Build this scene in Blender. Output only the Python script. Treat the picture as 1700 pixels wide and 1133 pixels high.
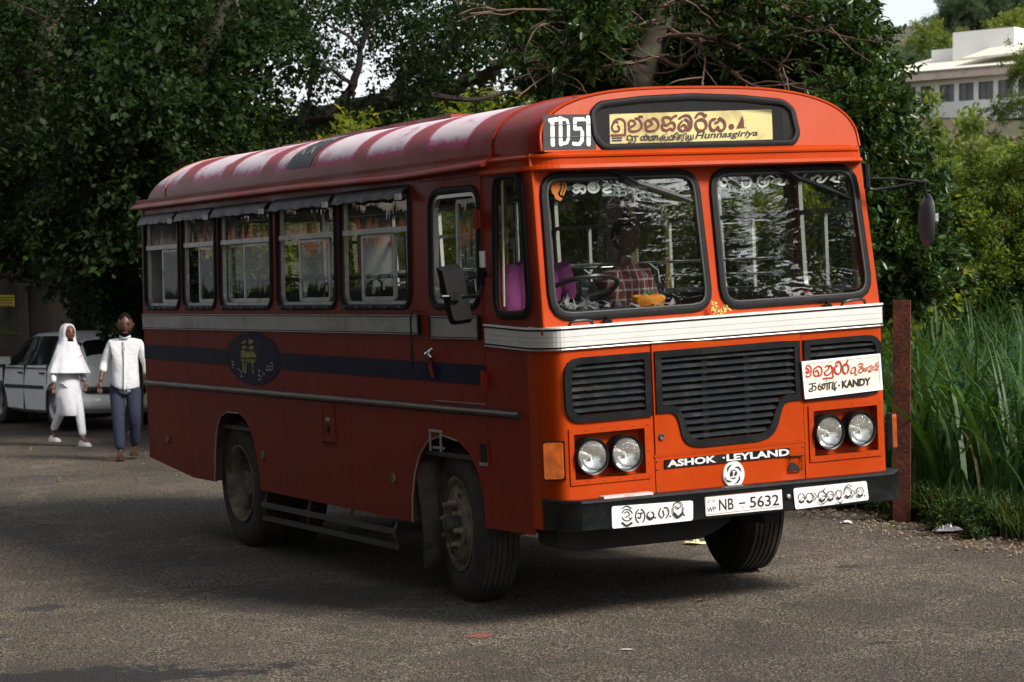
import bpy, bmesh, math, random
import numpy as np
from mathutils import Vector, Matrix
from math import radians as RAD, sin, cos, pi

random.seed(7)
np.random.seed(7)
for o in list(bpy.data.objects):
    bpy.data.objects.remove(o)
SC = bpy.context.scene
COL = SC.collection

# ------------------------------------------------------------------ camera
FOC = 3894.2
EYE = 2.168
cam = bpy.data.cameras.new('camera')
cam.sensor_width = 36.0
cam.lens = 36.0 * FOC / 1700.0
cam.clip_start = 0.5
cam.clip_end = 2000
cam.dof.use_dof = True
cam.dof.focus_distance = 15.5
cam.dof.aperture_fstop = 6.3
camo = bpy.data.objects.new('camera', cam)
COL.objects.link(camo)
camo.location = (0, 0, EYE)
camo.rotation_euler = (pi / 2, 0, 0)
SC.camera = camo

# ------------------------------------------------------------------ sky, sun, exposure
SUN_AZ, SUN_EL = RAD(128), RAD(38)         # azimuth clockwise from +Y
world = bpy.data.worlds.new('World')
SC.world = world
world.use_nodes = True
wn = world.node_tree
bgn = wn.nodes['Background']
sky = wn.nodes.new('ShaderNodeTexSky')
sky.sky_type = 'NISHITA'
sky.sun_disc = False
sky.sun_elevation = SUN_EL
sky.sun_rotation = SUN_AZ
sky.air_density = 1.0
sky.dust_density = 1.5
sky.ozone_density = 1.0
hs = wn.nodes.new('ShaderNodeHueSaturation')
hs.inputs['Saturation'].default_value = 0.28
wn.links.new(sky.outputs[0], hs.inputs['Color'])
wn.links.new(hs.outputs[0], bgn.inputs['Color'])
bgn.inputs['Strength'].default_value = 0.06
sl = bpy.data.lights.new('sun', 'SUN')
sl.energy = 1.5
sl.angle = RAD(14)
sl.color = (1.0, 0.93, 0.84)
so = bpy.data.objects.new('sun', sl)
COL.objects.link(so)
sdir = Vector((sin(SUN_AZ) * cos(SUN_EL), cos(SUN_AZ) * cos(SUN_EL), sin(SUN_EL)))
so.rotation_euler = sdir.to_track_quat('Z', 'Y').to_euler()
so.location = (10, -10, 20)
SC.view_settings.view_transform = 'Standard'
SC.view_settings.look = 'None'
SC.view_settings.exposure = 1.8
SC.view_settings.gamma = 1.0
SC.render.engine = 'CYCLES'
SC.cycles.max_bounces = 8
SC.cycles.diffuse_bounces = 3
SC.cycles.glossy_bounces = 4
SC.cycles.transmission_bounces = 6
SC.cycles.transparent_max_bounces = 16
SC.cycles.use_denoising = True

# ------------------------------------------------------------------ ground shape
def plane_z(x, y):
    return 0.0417 * x + 0.0339 * y
def ground_z(x, y):
    z = plane_z(x, y)
    if y > 42:
        k = min(1, max(0, (x - 1) / 9.0))
        z += (y - 42) * (0.015 + 0.115 * k * k * (3 - 2 * k))
    return z
def at(px, py, Y):
    """point at distance Y that the photograph shows at pixel (px, py)"""
    return Vector(((px - 850) / FOC * Y, Y, EYE - (py - 566.5) / FOC * Y))

# ------------------------------------------------------------------ helpers
def tag(o, label=None, cat=None, group=None, kind=None):
    if label: o['label'] = label
    if cat: o['category'] = cat
    if group: o['group'] = group
    if kind: o['kind'] = kind
    return o
def empty(name, loc=(0, 0, 0), rz=0.0, parent=None):
    o = bpy.data.objects.new(name, None)
    COL.objects.link(o)
    o.location = loc
    o.rotation_euler = (0, 0, rz)
    o.empty_display_size = 0.2
    if parent: o.parent = parent
    return o
def mesh(name, V, F, smooth=False, fix=True):
    me = bpy.data.meshes.new(name)
    me.from_pydata([tuple(v) for v in V], [], [tuple(f) for f in F])
    if fix:
        bm = bmesh.new(); bm.from_mesh(me)
        bmesh.ops.remove_doubles(bm, verts=bm.verts, dist=1e-6)
        bmesh.ops.recalc_face_normals(bm, faces=bm.faces)
        bm.to_mesh(me); bm.free()
    if smooth:
        me.shade_smooth()
        try: me.set_sharp_from_angle(angle=RAD(38))
        except Exception: pass
    return me
def obj(name, me, mat=None, parent=None, label=None, smooth=None):
    if isinstance(me, tuple): me = mesh(name, me[0], me[1], smooth=True if smooth is None else smooth)
    o = bpy.data.objects.new(name, me)
    COL.objects.link(o)
    if mat is not None and not me.materials: me.materials.append(mat)
    if parent is not None: o.parent = parent
    if label: o['label'] = label
    return o
class MB:
    """collects shapes into one mesh"""
    def __init__(s): s.V = []; s.F = []
    def add(s, V, F):
        n = len(s.V); s.V += [Vector(v) for v in V]; s.F += [[i + n for i in f] for f in F]; return s
    def box(s, x0, x1, y0, y1, z0, z1, fn=None):
        V = [(x, y, z) for x in (x0, x1) for y in (y0, y1) for z in (z0, z1)]
        if fn: V = [fn(*v) for v in V]
        return s.add(V, [(0, 1, 3, 2), (4, 6, 7, 5), (0, 4, 5, 1), (2, 3, 7, 6), (0, 2, 6, 4), (1, 5, 7, 3)])
    def cbox(s, c, size, rot=None):
        h = Vector(size) / 2
        V = [Vector((a * h.x, b * h.y, d * h.z)) for a in (-1, 1) for b in (-1, 1) for d in (-1, 1)]
        if rot is not None: V = [rot @ v for v in V]
        return s.add([Vector(c) + v for v in V], [(0, 1, 3, 2), (4, 6, 7, 5), (0, 4, 5, 1), (2, 3, 7, 6), (0, 2, 6, 4), (1, 5, 7, 3)])
    def tube(s, pts, r, n=8, closed=False, ref=(0, 0, 1), flat=1.0, cap=True):
        V, F = tube(pts, r, n, closed, ref, flat, cap); return s.add(V, F)
    def build(s, name, mat=None, parent=None, label=None, smooth=True):
        return obj(name, mesh(name, s.V, s.F, smooth=smooth), mat, parent, label)
def tube(pts, r, n=8, closed=False, ref=(0, 0, 1), flat=1.0, cap=True):
    P = [Vector(p) for p in pts]; m = len(P)
    if not hasattr(r, '__len__'): r = [r] * m
    V = []; F = []
    ref = Vector(ref).normalized()
    for i, p in enumerate(P):
        a = P[(i - 1) % m] if (closed or i > 0) else p
        b = P[(i + 1) % m] if (closed or i < m - 1) else p
        t = (b - a)
        t = t.normalized() if t.length > 1e-9 else Vector((0, 0, 1))
        u = ref - t * ref.dot(t)
        if u.length < 0.15:
            alt = Vector((1, 0, 0)) if abs(t.x) < .8 else Vector((0, 1, 0))
            u = alt - t * alt.dot(t)
        u.normalize(); w = t.cross(u)
        for k in range(n):
            an = 2 * pi * k / n
            V.append(p + u * (cos(an) * r[i]) + w * (sin(an) * r[i] * flat))
    for i in range(m if closed else m - 1):
        j = (i + 1) % m
        for k in range(n):
            l = (k + 1) % n
            F.append((i * n + k, i * n + l, j * n + l, j * n + k))
    if cap and not closed:
        F.append(tuple(range(n))[::-1]); F.append(tuple((m - 1) * n + k for k in range(n)))
    return V, F
def lathe(prof, n=32, axis='X', c=(0, 0, 0), rot=None):
    """prof: (along axis, radius)"""
    V = []; F = []; m = len(prof)
    for a, r in prof:
        for k in range(n):
            t = 2 * pi * k / n
            v = {'X': Vector((a, r * cos(t), r * sin(t))), 'Y': Vector((r * cos(t), a, r * sin(t))), 'Z': Vector((r * cos(t), r * sin(t), a))}[axis]
            if rot is not None: v = rot @ v
            V.append(v + Vector(c))
    for i in range(m - 1):
        for k in range(n):
            l = (k + 1) % n
            F.append((i * n + k, i * n + l, (i + 1) * n + l, (i + 1) * n + k))
    return V, F
def rrect(u0, u1, v0, v1, r=0.05, seg=5):
    if not hasattr(r, '__len__'): r = [r] * 4       # bottom-left, bottom-right, top-right, top-left
    out = []
    for (cx, cy, rr, a0) in ((u0 + r[0], v0 + r[0], r[0], pi), (u1 - r[1], v0 + r[1], r[1], 1.5 * pi), (u1 - r[2], v1 - r[2], r[2], 0), (u0 + r[3], v1 - r[3], r[3], .5 * pi)):
        if rr < 1e-4: out.append((cx, cy)); continue
        for i in range(seg + 1):
            a = a0 + .5 * pi * i / seg
            out.append((cx + rr * cos(a), cy + rr * sin(a)))
    return out
def roundpoly(pts, r, seg=4):
    out = []; n = len(pts)
    if not hasattr(r, '__len__'): r = [r] * n
    for i in range(n):
        p = Vector(pts[i]).to_2d(); a = Vector(pts[i - 1]).to_2d(); b = Vector(pts[(i + 1) % n]).to_2d()
        if r[i] <= 1e-5: out.append(tuple(p)); continue
        d1 = (a - p); d2 = (b - p)
        k1 = min(r[i], d1.length * .49); k2 = min(r[i], d2.length * .49)
        A = p + d1.normalized() * k1; B = p + d2.normalized() * k2
        for s in range(seg + 1):
            t = s / seg
            out.append(tuple(A * (1 - t) ** 2 + p * 2 * t * (1 - t) + B * t * t))
    return out
def fill2d(loops, depth):
    cu = bpy.data.curves.new('tmp', 'CURVE')
    cu.dimensions = '2D'; cu.fill_mode = 'BOTH'; cu.extrude = depth / 2
    for lp in loops:
        sp = cu.splines.new('POLY'); sp.points.add(len(lp) - 1)
        for i, p in enumerate(lp): sp.points[i].co = (p[0], p[1], 0, 1)
        sp.use_cyclic_u = True
    ob = bpy.data.objects.new('tmp', cu)
    me = bpy.data.meshes.new_from_object(ob)
    V = [v.co.copy() for v in me.vertices]; F = [list(p.vertices) for p in me.polygons]
    bpy.data.objects.remove(ob); bpy.data.curves.remove(cu); bpy.data.meshes.remove(me)
    return V, F
def plate(name, loops, depth, fn, mat, parent=None, label=None, w0=0.0):
    """flat shape with holes; fn(u, v, w) puts it in place, w runs outwards from w0-depth to w0"""
    V, F = fill2d(loops, depth)
    V = [fn(v.x, v.y, v.z - depth / 2 + w0) for v in V]
    return obj(name, mesh(name, V, F), mat, parent, label)
def textmesh(s, extrude=0.001, bold=0.0, shear=0.0, spacing=1.0):
    cu = bpy.data.curves.new('t', 'FONT')
    cu.body = s; cu.size = 1; cu.extrude = extrude / 2; cu.offset = bold; cu.shear = shear; cu.resolution_u = 4
    cu.space_character = spacing
    ob = bpy.data.objects.new('t', cu)
    me = bpy.data.meshes.new_from_object(ob)
    V = [v.co.copy() for v in me.vertices]; F = [list(p.vertices) for p in me.polygons]
    bpy.data.objects.remove(ob); bpy.data.curves.remove(cu); bpy.data.meshes.remove(me)
    return V, F

# ------------------------------------------------------------------ materials
def _bump(nt, height, strength, dist, bsdf):
    b = nt.nodes.new('ShaderNodeBump'); b.inputs['Strength'].default_value = strength; b.inputs['Distance'].default_value = dist
    nt.links.new(height, b.inputs['Height']); nt.links.new(b.outputs[0], bsdf.inputs['Normal']); return b
def _noise(nt, scale, detail=4, rough=.6, vec=None, stretch=None, dist=0.0):
    n = nt.nodes.new('ShaderNodeTexNoise'); n.inputs['Scale'].default_value = scale; n.inputs['Detail'].default_value = detail
    n.inputs['Roughness'].default_value = rough; n.inputs['Distortion'].default_value = dist
    if vec is None:
        tc = nt.nodes.new('ShaderNodeTexCoord'); vec = tc.outputs['Object']
    if stretch:
        mp = nt.nodes.new('ShaderNodeMapping'); mp.inputs['Scale'].default_value = stretch
        nt.links.new(vec, mp.inputs[0]); vec = mp.outputs[0]
    nt.links.new(vec, n.inputs['Vector']); return n
def _ramp(nt, src, stops):
    r = nt.nodes.new('ShaderNodeValToRGB'); e = r.color_ramp.elements
    while len(e) < len(stops): e.new(.5)
    for i, (p, c) in enumerate(stops):
        e[i].position = p; e[i].color = (c[0], c[1], c[2], 1) if hasattr(c, '__len__') else (c, c, c, 1)
    nt.links.new(src, r.inputs[0]); return r
def _mix(nt, fac, a, b, mode='MIX'):
    m = nt.nodes.new('ShaderNodeMix'); m.data_type = 'RGBA'; m.blend_type = mode
    for s, v in ((m.inputs['Factor'], fac), (m.inputs[6], a), (m.inputs[7], b)):
        if isinstance(v, (int, float)): s.default_value = v
        elif isinstance(v, tuple): s.default_value = (v[0], v[1], v[2], 1)
        else: nt.links.new(v, s)
    return m.outputs[2]
def _math(nt, op, a, b=0.0, c=None):
    m = nt.nodes.new('ShaderNodeMath'); m.operation = op
    for i, v in enumerate((a, b, c)):
        if v is None: continue
        if isinstance(v, (int, float)): m.inputs[i].default_value = v
        else: nt.links.new(v, m.inputs[i])
    return m.outputs[0]
MATS = {}
def M(name, col, rough=.5, metal=0.0, var=.12, vs=3.0, bump=0.0, bs=40.0, bd=.01, dirt=None, ds=2.5, dlo=.5, dhi=.7, coat=0.0, stretch=None, spec=.5):
    if name in MATS: return MATS[name]
    m = bpy.data.materials.new(name); m.use_nodes = True; nt = m.node_tree; b = nt.nodes['Principled BSDF']
    n = _noise(nt, vs, 5, .65, stretch=stretch)
    lo = tuple(c * (1 - var) for c in col); hi = tuple(min(1, c * (1 + var)) for c in col)
    c = _ramp(nt, n.outputs[0], [(.3, lo), (.7, hi)]).outputs[0]
    if dirt:
        dn = _noise(nt, ds, 8, .7, dist=.6)
        f = _ramp(nt, dn.outputs[0], [(dlo, 0), (dhi, 1)]).outputs[0]
        c = _mix(nt, f, c, tuple(dirt))
        rr = _ramp(nt, dn.outputs[0], [(dlo, rough), (dhi, min(1, rough + .3))]).outputs[0]
        nt.links.new(rr, b.inputs['Roughness'])
    else:
        b.inputs['Roughness'].default_value = rough
    nt.links.new(c, b.inputs['Base Color'])
    b.inputs['Metallic'].default_value = metal
    b.inputs['Coat Weight'].default_value = coat
    b.inputs['Specular IOR Level'].default_value = spec
    if bump > 0:
        bn = _noise(nt, bs, 4, .6)
        _bump(nt, bn.outputs[0], bump, bd, b)
    MATS[name] = m
    return m
def glass_mat(name, tint, refl=1.0, rough=.01, wav=0.0, ws=3.0, stretch=(1, 1, 1), dust=0.0):
    m = bpy.data.materials.new(name); m.use_nodes = True; nt = m.node_tree
    nt.nodes.remove(nt.nodes['Principled BSDF']); out = nt.nodes['Material Output']
    tr = nt.nodes.new('ShaderNodeBsdfTransparent'); tr.inputs[0].default_value = (*tint, 1)
    gl = nt.nodes.new('ShaderNodeBsdfGlossy'); gl.inputs['Roughness'].default_value = rough
    fr = nt.nodes.new('ShaderNodeFresnel'); fr.inputs['IOR'].default_value = 1.5
    ge = nt.nodes.new('ShaderNodeNewGeometry')
    f = _math(nt, 'MULTIPLY', _math(nt, 'MULTIPLY', fr.outputs[0], refl), _math(nt, 'SUBTRACT', 1.0, ge.outputs['Backfacing']))
    f = _math(nt, 'MINIMUM', f, 0.95)
    mx = nt.nodes.new('ShaderNodeMixShader')
    nt.links.new(f, mx.inputs[0]); nt.links.new(tr.outputs[0], mx.inputs[1]); nt.links.new(gl.outputs[0], mx.inputs[2])
    if wav > 0:
        n = _noise(nt, ws, 3, .55, stretch=stretch, dist=.5)
        b = nt.nodes.new('ShaderNodeBump'); b.inputs['Strength'].default_value = wav; b.inputs['Distance'].default_value = .05
        nt.links.new(n.outputs[0], b.inputs['Height']); nt.links.new(b.outputs[0], gl.inputs['Normal'])
    last = mx.outputs[0]
    if dust > 0:
        d = nt.nodes.new('ShaderNodeBsdfDiffuse'); d.inputs[0].default_value = (.35, .33, .3, 1)
        dn = _noise(nt, 4, 6, .7)
        df = _math(nt, 'MULTIPLY', _ramp(nt, dn.outputs[0], [(.35, .2), (.75, 1)]).outputs[0], dust)
        m2 = nt.nodes.new('ShaderNodeMixShader')
        nt.links.new(df, m2.inputs[0]); nt.links.new(last, m2.inputs[1]); nt.links.new(d.outputs[0], m2.inputs[2]); last = m2.outputs[0]
    nt.links.new(last, out.inputs[0])
    return m
def leaf_mat(name, dark, light, trans=.35, gloss=.35, brown=0.0, spec=.22):
    m = bpy.data.materials.new(name); m.use_nodes = True; nt = m.node_tree
    nt.nodes.remove(nt.nodes['Principled BSDF']); out = nt.nodes['Material Output']
    g = nt.nodes.new('ShaderNodeNewGeometry'); oi = nt.nodes.new('ShaderNodeObjectInfo')
    stops = [(0, dark), (.55, tuple((a + b) / 2 for a, b in zip(dark, light))), (.97, light)]
    if brown: stops.append((1.0, (.16, .09, .02)))
    c = _ramp(nt, g.outputs['Random Per Island'], stops).outputs[0]
    v = _ramp(nt, oi.outputs['Random'], [(0, (.7, .75, .7)), (1, (1.2, 1.15, 1.0))]).outputs[0]
    c = _mix(nt, 1.0, c, v, 'MULTIPLY')
    pb = nt.nodes.new('ShaderNodeBsdfPrincipled'); pb.inputs['Roughness'].default_value = gloss
    pb.inputs['Specular IOR Level'].default_value = spec
    nt.links.new(c, pb.inputs['Base Color'])
    tl = nt.nodes.new('ShaderNodeBsdfTranslucent')
    c2 = _mix(nt, 1.0, c, (1.9, 1.6, .5), 'MULTIPLY')
    nt.links.new(c2, tl.inputs[0])
    mx = nt.nodes.new('ShaderNodeMixShader'); mx.inputs[0].default_value = trans
    nt.links.new(pb.outputs[0], mx.inputs[1]); nt.links.new(tl.outputs[0], mx.inputs[2]); nt.links.new(mx.outputs[0], out.inputs[0])
    return m

# bus paint: old orange red enamel with brush marks, chips and dust
def paint_mat(name, col, chips=.66, rust=(.05, .02, .015), dust=(.20, .13, .10), rough=.42, dustamt=.25, spec=.28):
    m = bpy.data.materials.new(name); m.use_nodes = True; nt = m.node_tree; b = nt.nodes['Principled BSDF']
    n1 = _noise(nt, 1.3, 6, .65); n2 = _noise(nt, 9, 8, .75, dist=.8); n3 = _noise(nt, 2.0, 5, .7, stretch=(6, 6, .7))
    c = _ramp(nt, n1.outputs[0], [(.3, tuple(x * .84 for x in col)), (.7, tuple(x * 1.08 for x in col))]).outputs[0]
    f = _math(nt, 'MULTIPLY', _ramp(nt, n3.outputs[0], [(.45, 0), (.8, 1)]).outputs[0], dustamt)
    c = _mix(nt, f, c, dust)
    ch = _ramp(nt, n2.outputs[0], [(chips, 0), (chips + .03, 1)]).outputs[0]
    c = _mix(nt, ch, c, rust)
    nt.links.new(c, b.inputs['Base Color'])
    r = _ramp(nt, n1.outputs[0], [(.3, rough - .1), (.75, rough + .15)]).outputs[0]
    nt.links.new(r, b.inputs['Roughness'])
    b.inputs['Specular IOR Level'].default_value = spec
    nb = _noise(nt, 2.2, 2, .4)
    nf = _noise(nt, 30, 3, .5)
    h = _math(nt, 'ADD', nb.outputs[0], _math(nt, 'MULTIPLY', nf.outputs[0], .04))
    _bump(nt, h, .35, .02, b)
    MATS[name] = m
    return m
# ================================================================== BUS
BR = [[0.8906998657, -0.4526838538, -0.0416062224], [-0.0524121879, -0.0113482629, -0.9985610545], [0.4515603080, 0.8915988703, -0.0338340475]]
BT = [0.2915195580, 1.6944654122, 13.6322412044]
BRm = Matrix(BR); BC = -(BRm.transposed() @ Vector(BT))
bus = empty('bus')
bus.matrix_world = Matrix(((BR[0][0], BR[0][1], BR[0][2], BT[0]), (BR[2][0], BR[2][1], BR[2][2], BT[2]), (-BR[1][0], -BR[1][1], -BR[1][2], EYE - BT[1]), (0, 0, 0, 1)))
tag(bus, 'old orange-red passenger bus with white waist band and black front bumper turning on the road', 'bus')

def bp(px, py, n, c):
    """where the sight line of photo pixel meets the plane n.p = c of the bus"""
    r = BRm.transposed() @ Vector(((px - 850) / FOC, (py - 566.5) / FOC, 1))
    n = Vector(n); s = (c - n.dot(BC)) / n.dot(r)
    return BC + r * s
PY = lambda y: ((0, 1, 0), y)
PX = lambda x: ((1, 0, 0), x)
def rake(v): return 0.0 if v < 1.70 else .085 + (v - 1.7) * .125
def shear(v):
    return float(np.interp(v, [.76, 1.0, 1.8, 2.6, 2.8, 3.2], [0, .0165, .0165, .006, .005, .0]))
def tumble(v): return max(0.0, v - 1.8) * .03
def FR(u, v, w): return Vector((u, rake(v) - w, v + shear(v) * (u - 1.2)))
def SD(u, v, w): return Vector((-w + tumble(v), u, v))
def SR(u, v, w): return Vector((2.4 + w - tumble(v), u, v))
PW = ((0, 1, -.125), .085 - 1.7 * .125)           # windscreen plane

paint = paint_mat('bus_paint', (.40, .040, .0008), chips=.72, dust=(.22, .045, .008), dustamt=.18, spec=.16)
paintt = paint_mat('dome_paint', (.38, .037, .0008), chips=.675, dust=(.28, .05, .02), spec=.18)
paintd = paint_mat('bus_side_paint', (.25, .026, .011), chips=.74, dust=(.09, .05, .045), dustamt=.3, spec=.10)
black = M('black_rubber', (.005, .0055, .006), .55, spec=.2, var=.3, bump=.15, dirt=(.013, .0125, .012), ds=3, dlo=.45, dhi=.8)
blackp = M('black_paint', (.0045, .0055, .0068), .36, spec=.28, var=.2, dirt=(.012, .0115, .011), ds=5, dlo=.5, dhi=.8, bump=.2, bs=8)
alu = M('aluminium', (.42, .42, .40), .42, metal=.7, var=.15, dirt=(.16, .14, .12), ds=6, dlo=.5, dhi=.8)
whiteb = M('white_band', (.60, .595, .575), .38, var=.08, metal=.1, dirt=(.45, .30, .24), ds=7, dlo=.62, dhi=.72)
greyb = M('side_band_metal', (.40, .39, .36), .5, metal=.3, var=.12, dirt=(.2, .18, .16), ds=2, dlo=.45, dhi=.8, stretch=(1, .3, 4))
chrome = M('chrome', (.75, .75, .75), .15, metal=1, var=.05)
under = M('underbody', (.012, .011, .010), .9, var=.4)
inside = M('cabin_dark', (.16, .16, .15), .8, var=.3)
cream = M('cabin_cream', (.40, .33, .18), .6, var=.1)
seatm = M('seat_vinyl', (.02, .022, .025), .5, var=.3, bump=.2, bs=20)
rubber = M('tyre_rubber', (.024, .021, .019), .85, var=.3, dirt=(.07, .052, .04), ds=5, dlo=.4, dhi=.7, bump=.3)
rimm = M('wheel_rim_paint', (.20, .16, .115), .7, var=.3, dirt=(.07, .045, .03), ds=7, dlo=.4, dhi=.65, bump=.3, bs=30)
gside = glass_mat('side_glass', (.78, .81, .79), 2.0, wav=.24, ws=1.4, stretch=(3, 3, .5), dust=.015)
gfront = glass_mat('windscreen_glass', (.90, .92, .90), 4.5, wav=.06, ws=2.0, stretch=(1, 1, 3), dust=.006)
gplain = glass_mat('plain_glass', (.88, .90, .88), 1.0, dust=.01)
whitep = M('white_lettering', (.78, .78, .76), .6, var=.06, dirt=(.35, .33, .3), ds=30, dlo=.58, dhi=.7)
blackl = M('black_lettering', (.01, .01, .012), .6)
bluep = M('blue_stripe_paint', (.010, .011, .040), .5, spec=.10, var=.25, dirt=(.03, .025, .03), ds=4, dlo=.55, dhi=.8)

# roof paint: red, with sky sheen painted in white and magenta on the curve
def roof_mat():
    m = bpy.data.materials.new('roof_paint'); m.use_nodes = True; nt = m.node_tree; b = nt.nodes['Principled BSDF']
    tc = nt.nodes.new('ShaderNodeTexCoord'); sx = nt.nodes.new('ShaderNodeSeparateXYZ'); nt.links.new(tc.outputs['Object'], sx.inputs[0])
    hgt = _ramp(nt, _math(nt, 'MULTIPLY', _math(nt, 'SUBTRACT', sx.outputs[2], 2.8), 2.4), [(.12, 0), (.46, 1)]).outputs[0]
    # ribs every 0.95 m interrupt the painted sky sheen
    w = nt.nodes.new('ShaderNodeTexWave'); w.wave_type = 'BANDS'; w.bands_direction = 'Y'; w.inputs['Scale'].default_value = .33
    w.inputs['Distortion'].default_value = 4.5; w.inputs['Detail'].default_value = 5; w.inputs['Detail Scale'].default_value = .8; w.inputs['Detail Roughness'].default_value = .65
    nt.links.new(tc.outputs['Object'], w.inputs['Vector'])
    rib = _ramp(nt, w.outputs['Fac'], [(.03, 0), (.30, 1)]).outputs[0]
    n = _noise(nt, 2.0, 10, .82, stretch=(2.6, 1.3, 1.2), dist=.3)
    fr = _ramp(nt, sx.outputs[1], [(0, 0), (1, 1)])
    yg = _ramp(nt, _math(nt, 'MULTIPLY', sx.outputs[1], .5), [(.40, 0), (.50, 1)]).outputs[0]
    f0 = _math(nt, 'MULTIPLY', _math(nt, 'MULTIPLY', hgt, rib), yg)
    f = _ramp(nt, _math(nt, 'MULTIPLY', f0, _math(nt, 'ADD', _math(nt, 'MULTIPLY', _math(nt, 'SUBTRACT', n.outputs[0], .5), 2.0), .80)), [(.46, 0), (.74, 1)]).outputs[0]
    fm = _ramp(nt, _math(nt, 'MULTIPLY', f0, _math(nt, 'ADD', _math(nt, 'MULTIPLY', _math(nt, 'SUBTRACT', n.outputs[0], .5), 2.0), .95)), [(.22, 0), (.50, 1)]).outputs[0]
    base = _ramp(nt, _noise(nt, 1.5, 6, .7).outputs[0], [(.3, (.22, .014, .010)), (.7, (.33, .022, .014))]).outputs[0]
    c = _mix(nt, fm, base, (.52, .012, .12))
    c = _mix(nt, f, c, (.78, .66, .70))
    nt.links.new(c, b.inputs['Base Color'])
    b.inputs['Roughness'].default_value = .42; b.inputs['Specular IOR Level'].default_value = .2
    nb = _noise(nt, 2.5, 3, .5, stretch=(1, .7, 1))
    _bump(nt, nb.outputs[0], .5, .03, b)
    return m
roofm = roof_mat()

# ---- wall panels of the near side, between the seams, with the wheel arches cut out
side_low = [(.25, .54), (.95, .53), (.96, .70), (1.02, .86), (1.14, .98), (1.30, 1.05), (1.52, 1.075), (1.74, 1.03), (1.88, .93), (1.97, .80), (2.03, .62), (2.04, .477),
            (4.83, .497), (4.88, .70), (4.96, .90), (5.10, 1.02), (5.25, 1.07), (5.50, 1.07), (5.66, 1.03), (5.76, .93), (5.82, .75), (5.86, .494), (6.39, .494), (7.52, .60), (7.52, 1.722), (.25, 1.722)]
def clip(poly, a, b):
    def half(P, k, sgn):
        out = []
        for i in range(len(P)):
            p, q = P[i - 1], P[i]
            pi_, qi = sgn * (p[0] - k) >= 0, sgn * (q[0] - k) >= 0
            if pi_ != qi:
                t = (k - p[0]) / (q[0] - p[0]); out.append((k, p[1] + t * (q[1] - p[1])))
            if qi: out.append(q)
        return out
    return half(half(poly, a, 1), b, -1)
random.seed(3)
for a, b in ((.30, .862), (.868, 1.768), (1.774, 3.01), (3.016, 4.26), (4.266, 5.52), (5.526, 6.388), (6.394, 7.52)):
    dw = random.uniform(-.002, .002)
    poly = clip(side_low, a, b)
    nm = 'side_panel' if a != .868 else 'driver_door_panel'
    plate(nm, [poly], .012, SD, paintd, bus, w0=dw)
mb = MB()
mb.box(.03, .05, .3, 7.5, 1.1, 1.72); mb.box(.03, .05, 2.1, 4.8, .5, 1.72); mb.box(.03, .05, 5.9, 7.5, .62, 1.72)
mb.box(2.35, 2.37, .3, 7.5, 1.1, 1.72)
mb.build('inner_wall_lining', inside, bus)
# pale folded edges round the wheel arches
for pts in ([(2.036, .48), (2.03, .62), (1.97, .80), (1.88, .93), (1.74, 1.03), (1.52, 1.075), (1.30, 1.05)], [(5.86, .50), (5.82, .75), (5.76, .93), (5.66, 1.03), (5.5, 1.07), (5.25, 1.07)]):
    MB().tube([SD(u, v, .004) for u, v in pts], .006, 6).build('arch_edge', M('bare_edge', (.30, .26, .21), .6), bus)
# round inspection caps, fuel flap, slot
for (y, z) in ((7.0, .778), (4.755, .764), (2.318, .746)):
    V, F = lathe([(-.001, .0), (-.012, .02), (-.012, .030), (.0, .036), (.0, .0)][::-1], 20, 'X', (-.002, y, z))
    obj('side_marker', (V, F), M('marker_amber', (.13, .085, .035), .4), bus)
plate('fuel_flap_frame', [rrect(3.30, 3.545, .925, 1.21, .004), rrect(3.335, 3.52, .975, 1.195, .004)], .008, SD, paintd, bus, w0=.008)
fl = plate('fuel_flap', [rrect(3.338, 3.517, .978, 1.192, .004)], .006, SD, paintd, bus, w0=.003)
MB().box(-.006, -.002, 3.39, 3.46, 1.085, 1.112).build('flap_plate', alu, fl)
MB().box(-.012, -.002, 3.405, 3.44, 1.00, 1.055).box(-.014, -.004, 3.31, 3.53, .925, .94).build('flap_latch', black, fl)
plate('slot_frame', [rrect(.86, .99, .915, 1.06, .004), rrect(.872, .978, .935, 1.048, .004)], .006, SD, paintd, bus, w0=.008)
MB().box(-.0035, .004, .872, .978, .935, 1.048).build('slot_recess', under, bus)
MB().box(-.012, -.004, .866, .985, .915, .935).build('slot_sill', alu, bus)
# door outline, lower ledge
MB().box(-.006, .0, .875, 1.62, 1.292, 1.298).build('door_ledge', alu, bus)
# waist rail
V, F = tube([(-.004, .41, 1.245), (-.004, 7.5, 1.245)], .024, 10, flat=1.0)
obj('waist_rail', (V, F), M('rail_metal', (.10, .10, .092), .33, metal=.8, var=.2, dirt=(.05, .045, .04), ds=4), bus)
MB().box(-.030, -.02, .42, 7.49, 1.250, 1.262).build('waist_rail_cap', greyb, bus)
# painted blue stripe and round badge
V = []; F = []
ys = [.87, 1.77, 3.0, 4.3, 5.4, 6.4, 7.52]
for i, y in enumerate(ys):
    k = (y - .87) / 6.65
    V += [(-.0045, y, 1.412 + .045 * k), (-.0045, y, 1.535 + .045 * k)]
for i in range(len(ys) - 1): F.append((2 * i, 2 * i + 1, 2 * i + 3, 2 * i + 2))
obj('blue_stripe', (V, F), bluep, bus)
V = [(-.0055, 4.87, 1.508)] + [(-.0055, 4.87 + .575 * cos(t * pi / 24), 1.508 + .208 * sin(t * pi / 24)) for t in range(48)]
badge = obj('side_badge', (V, [(0, i, i % 48 + 1) for i in range(1, 49)]), bluep, bus)

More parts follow.
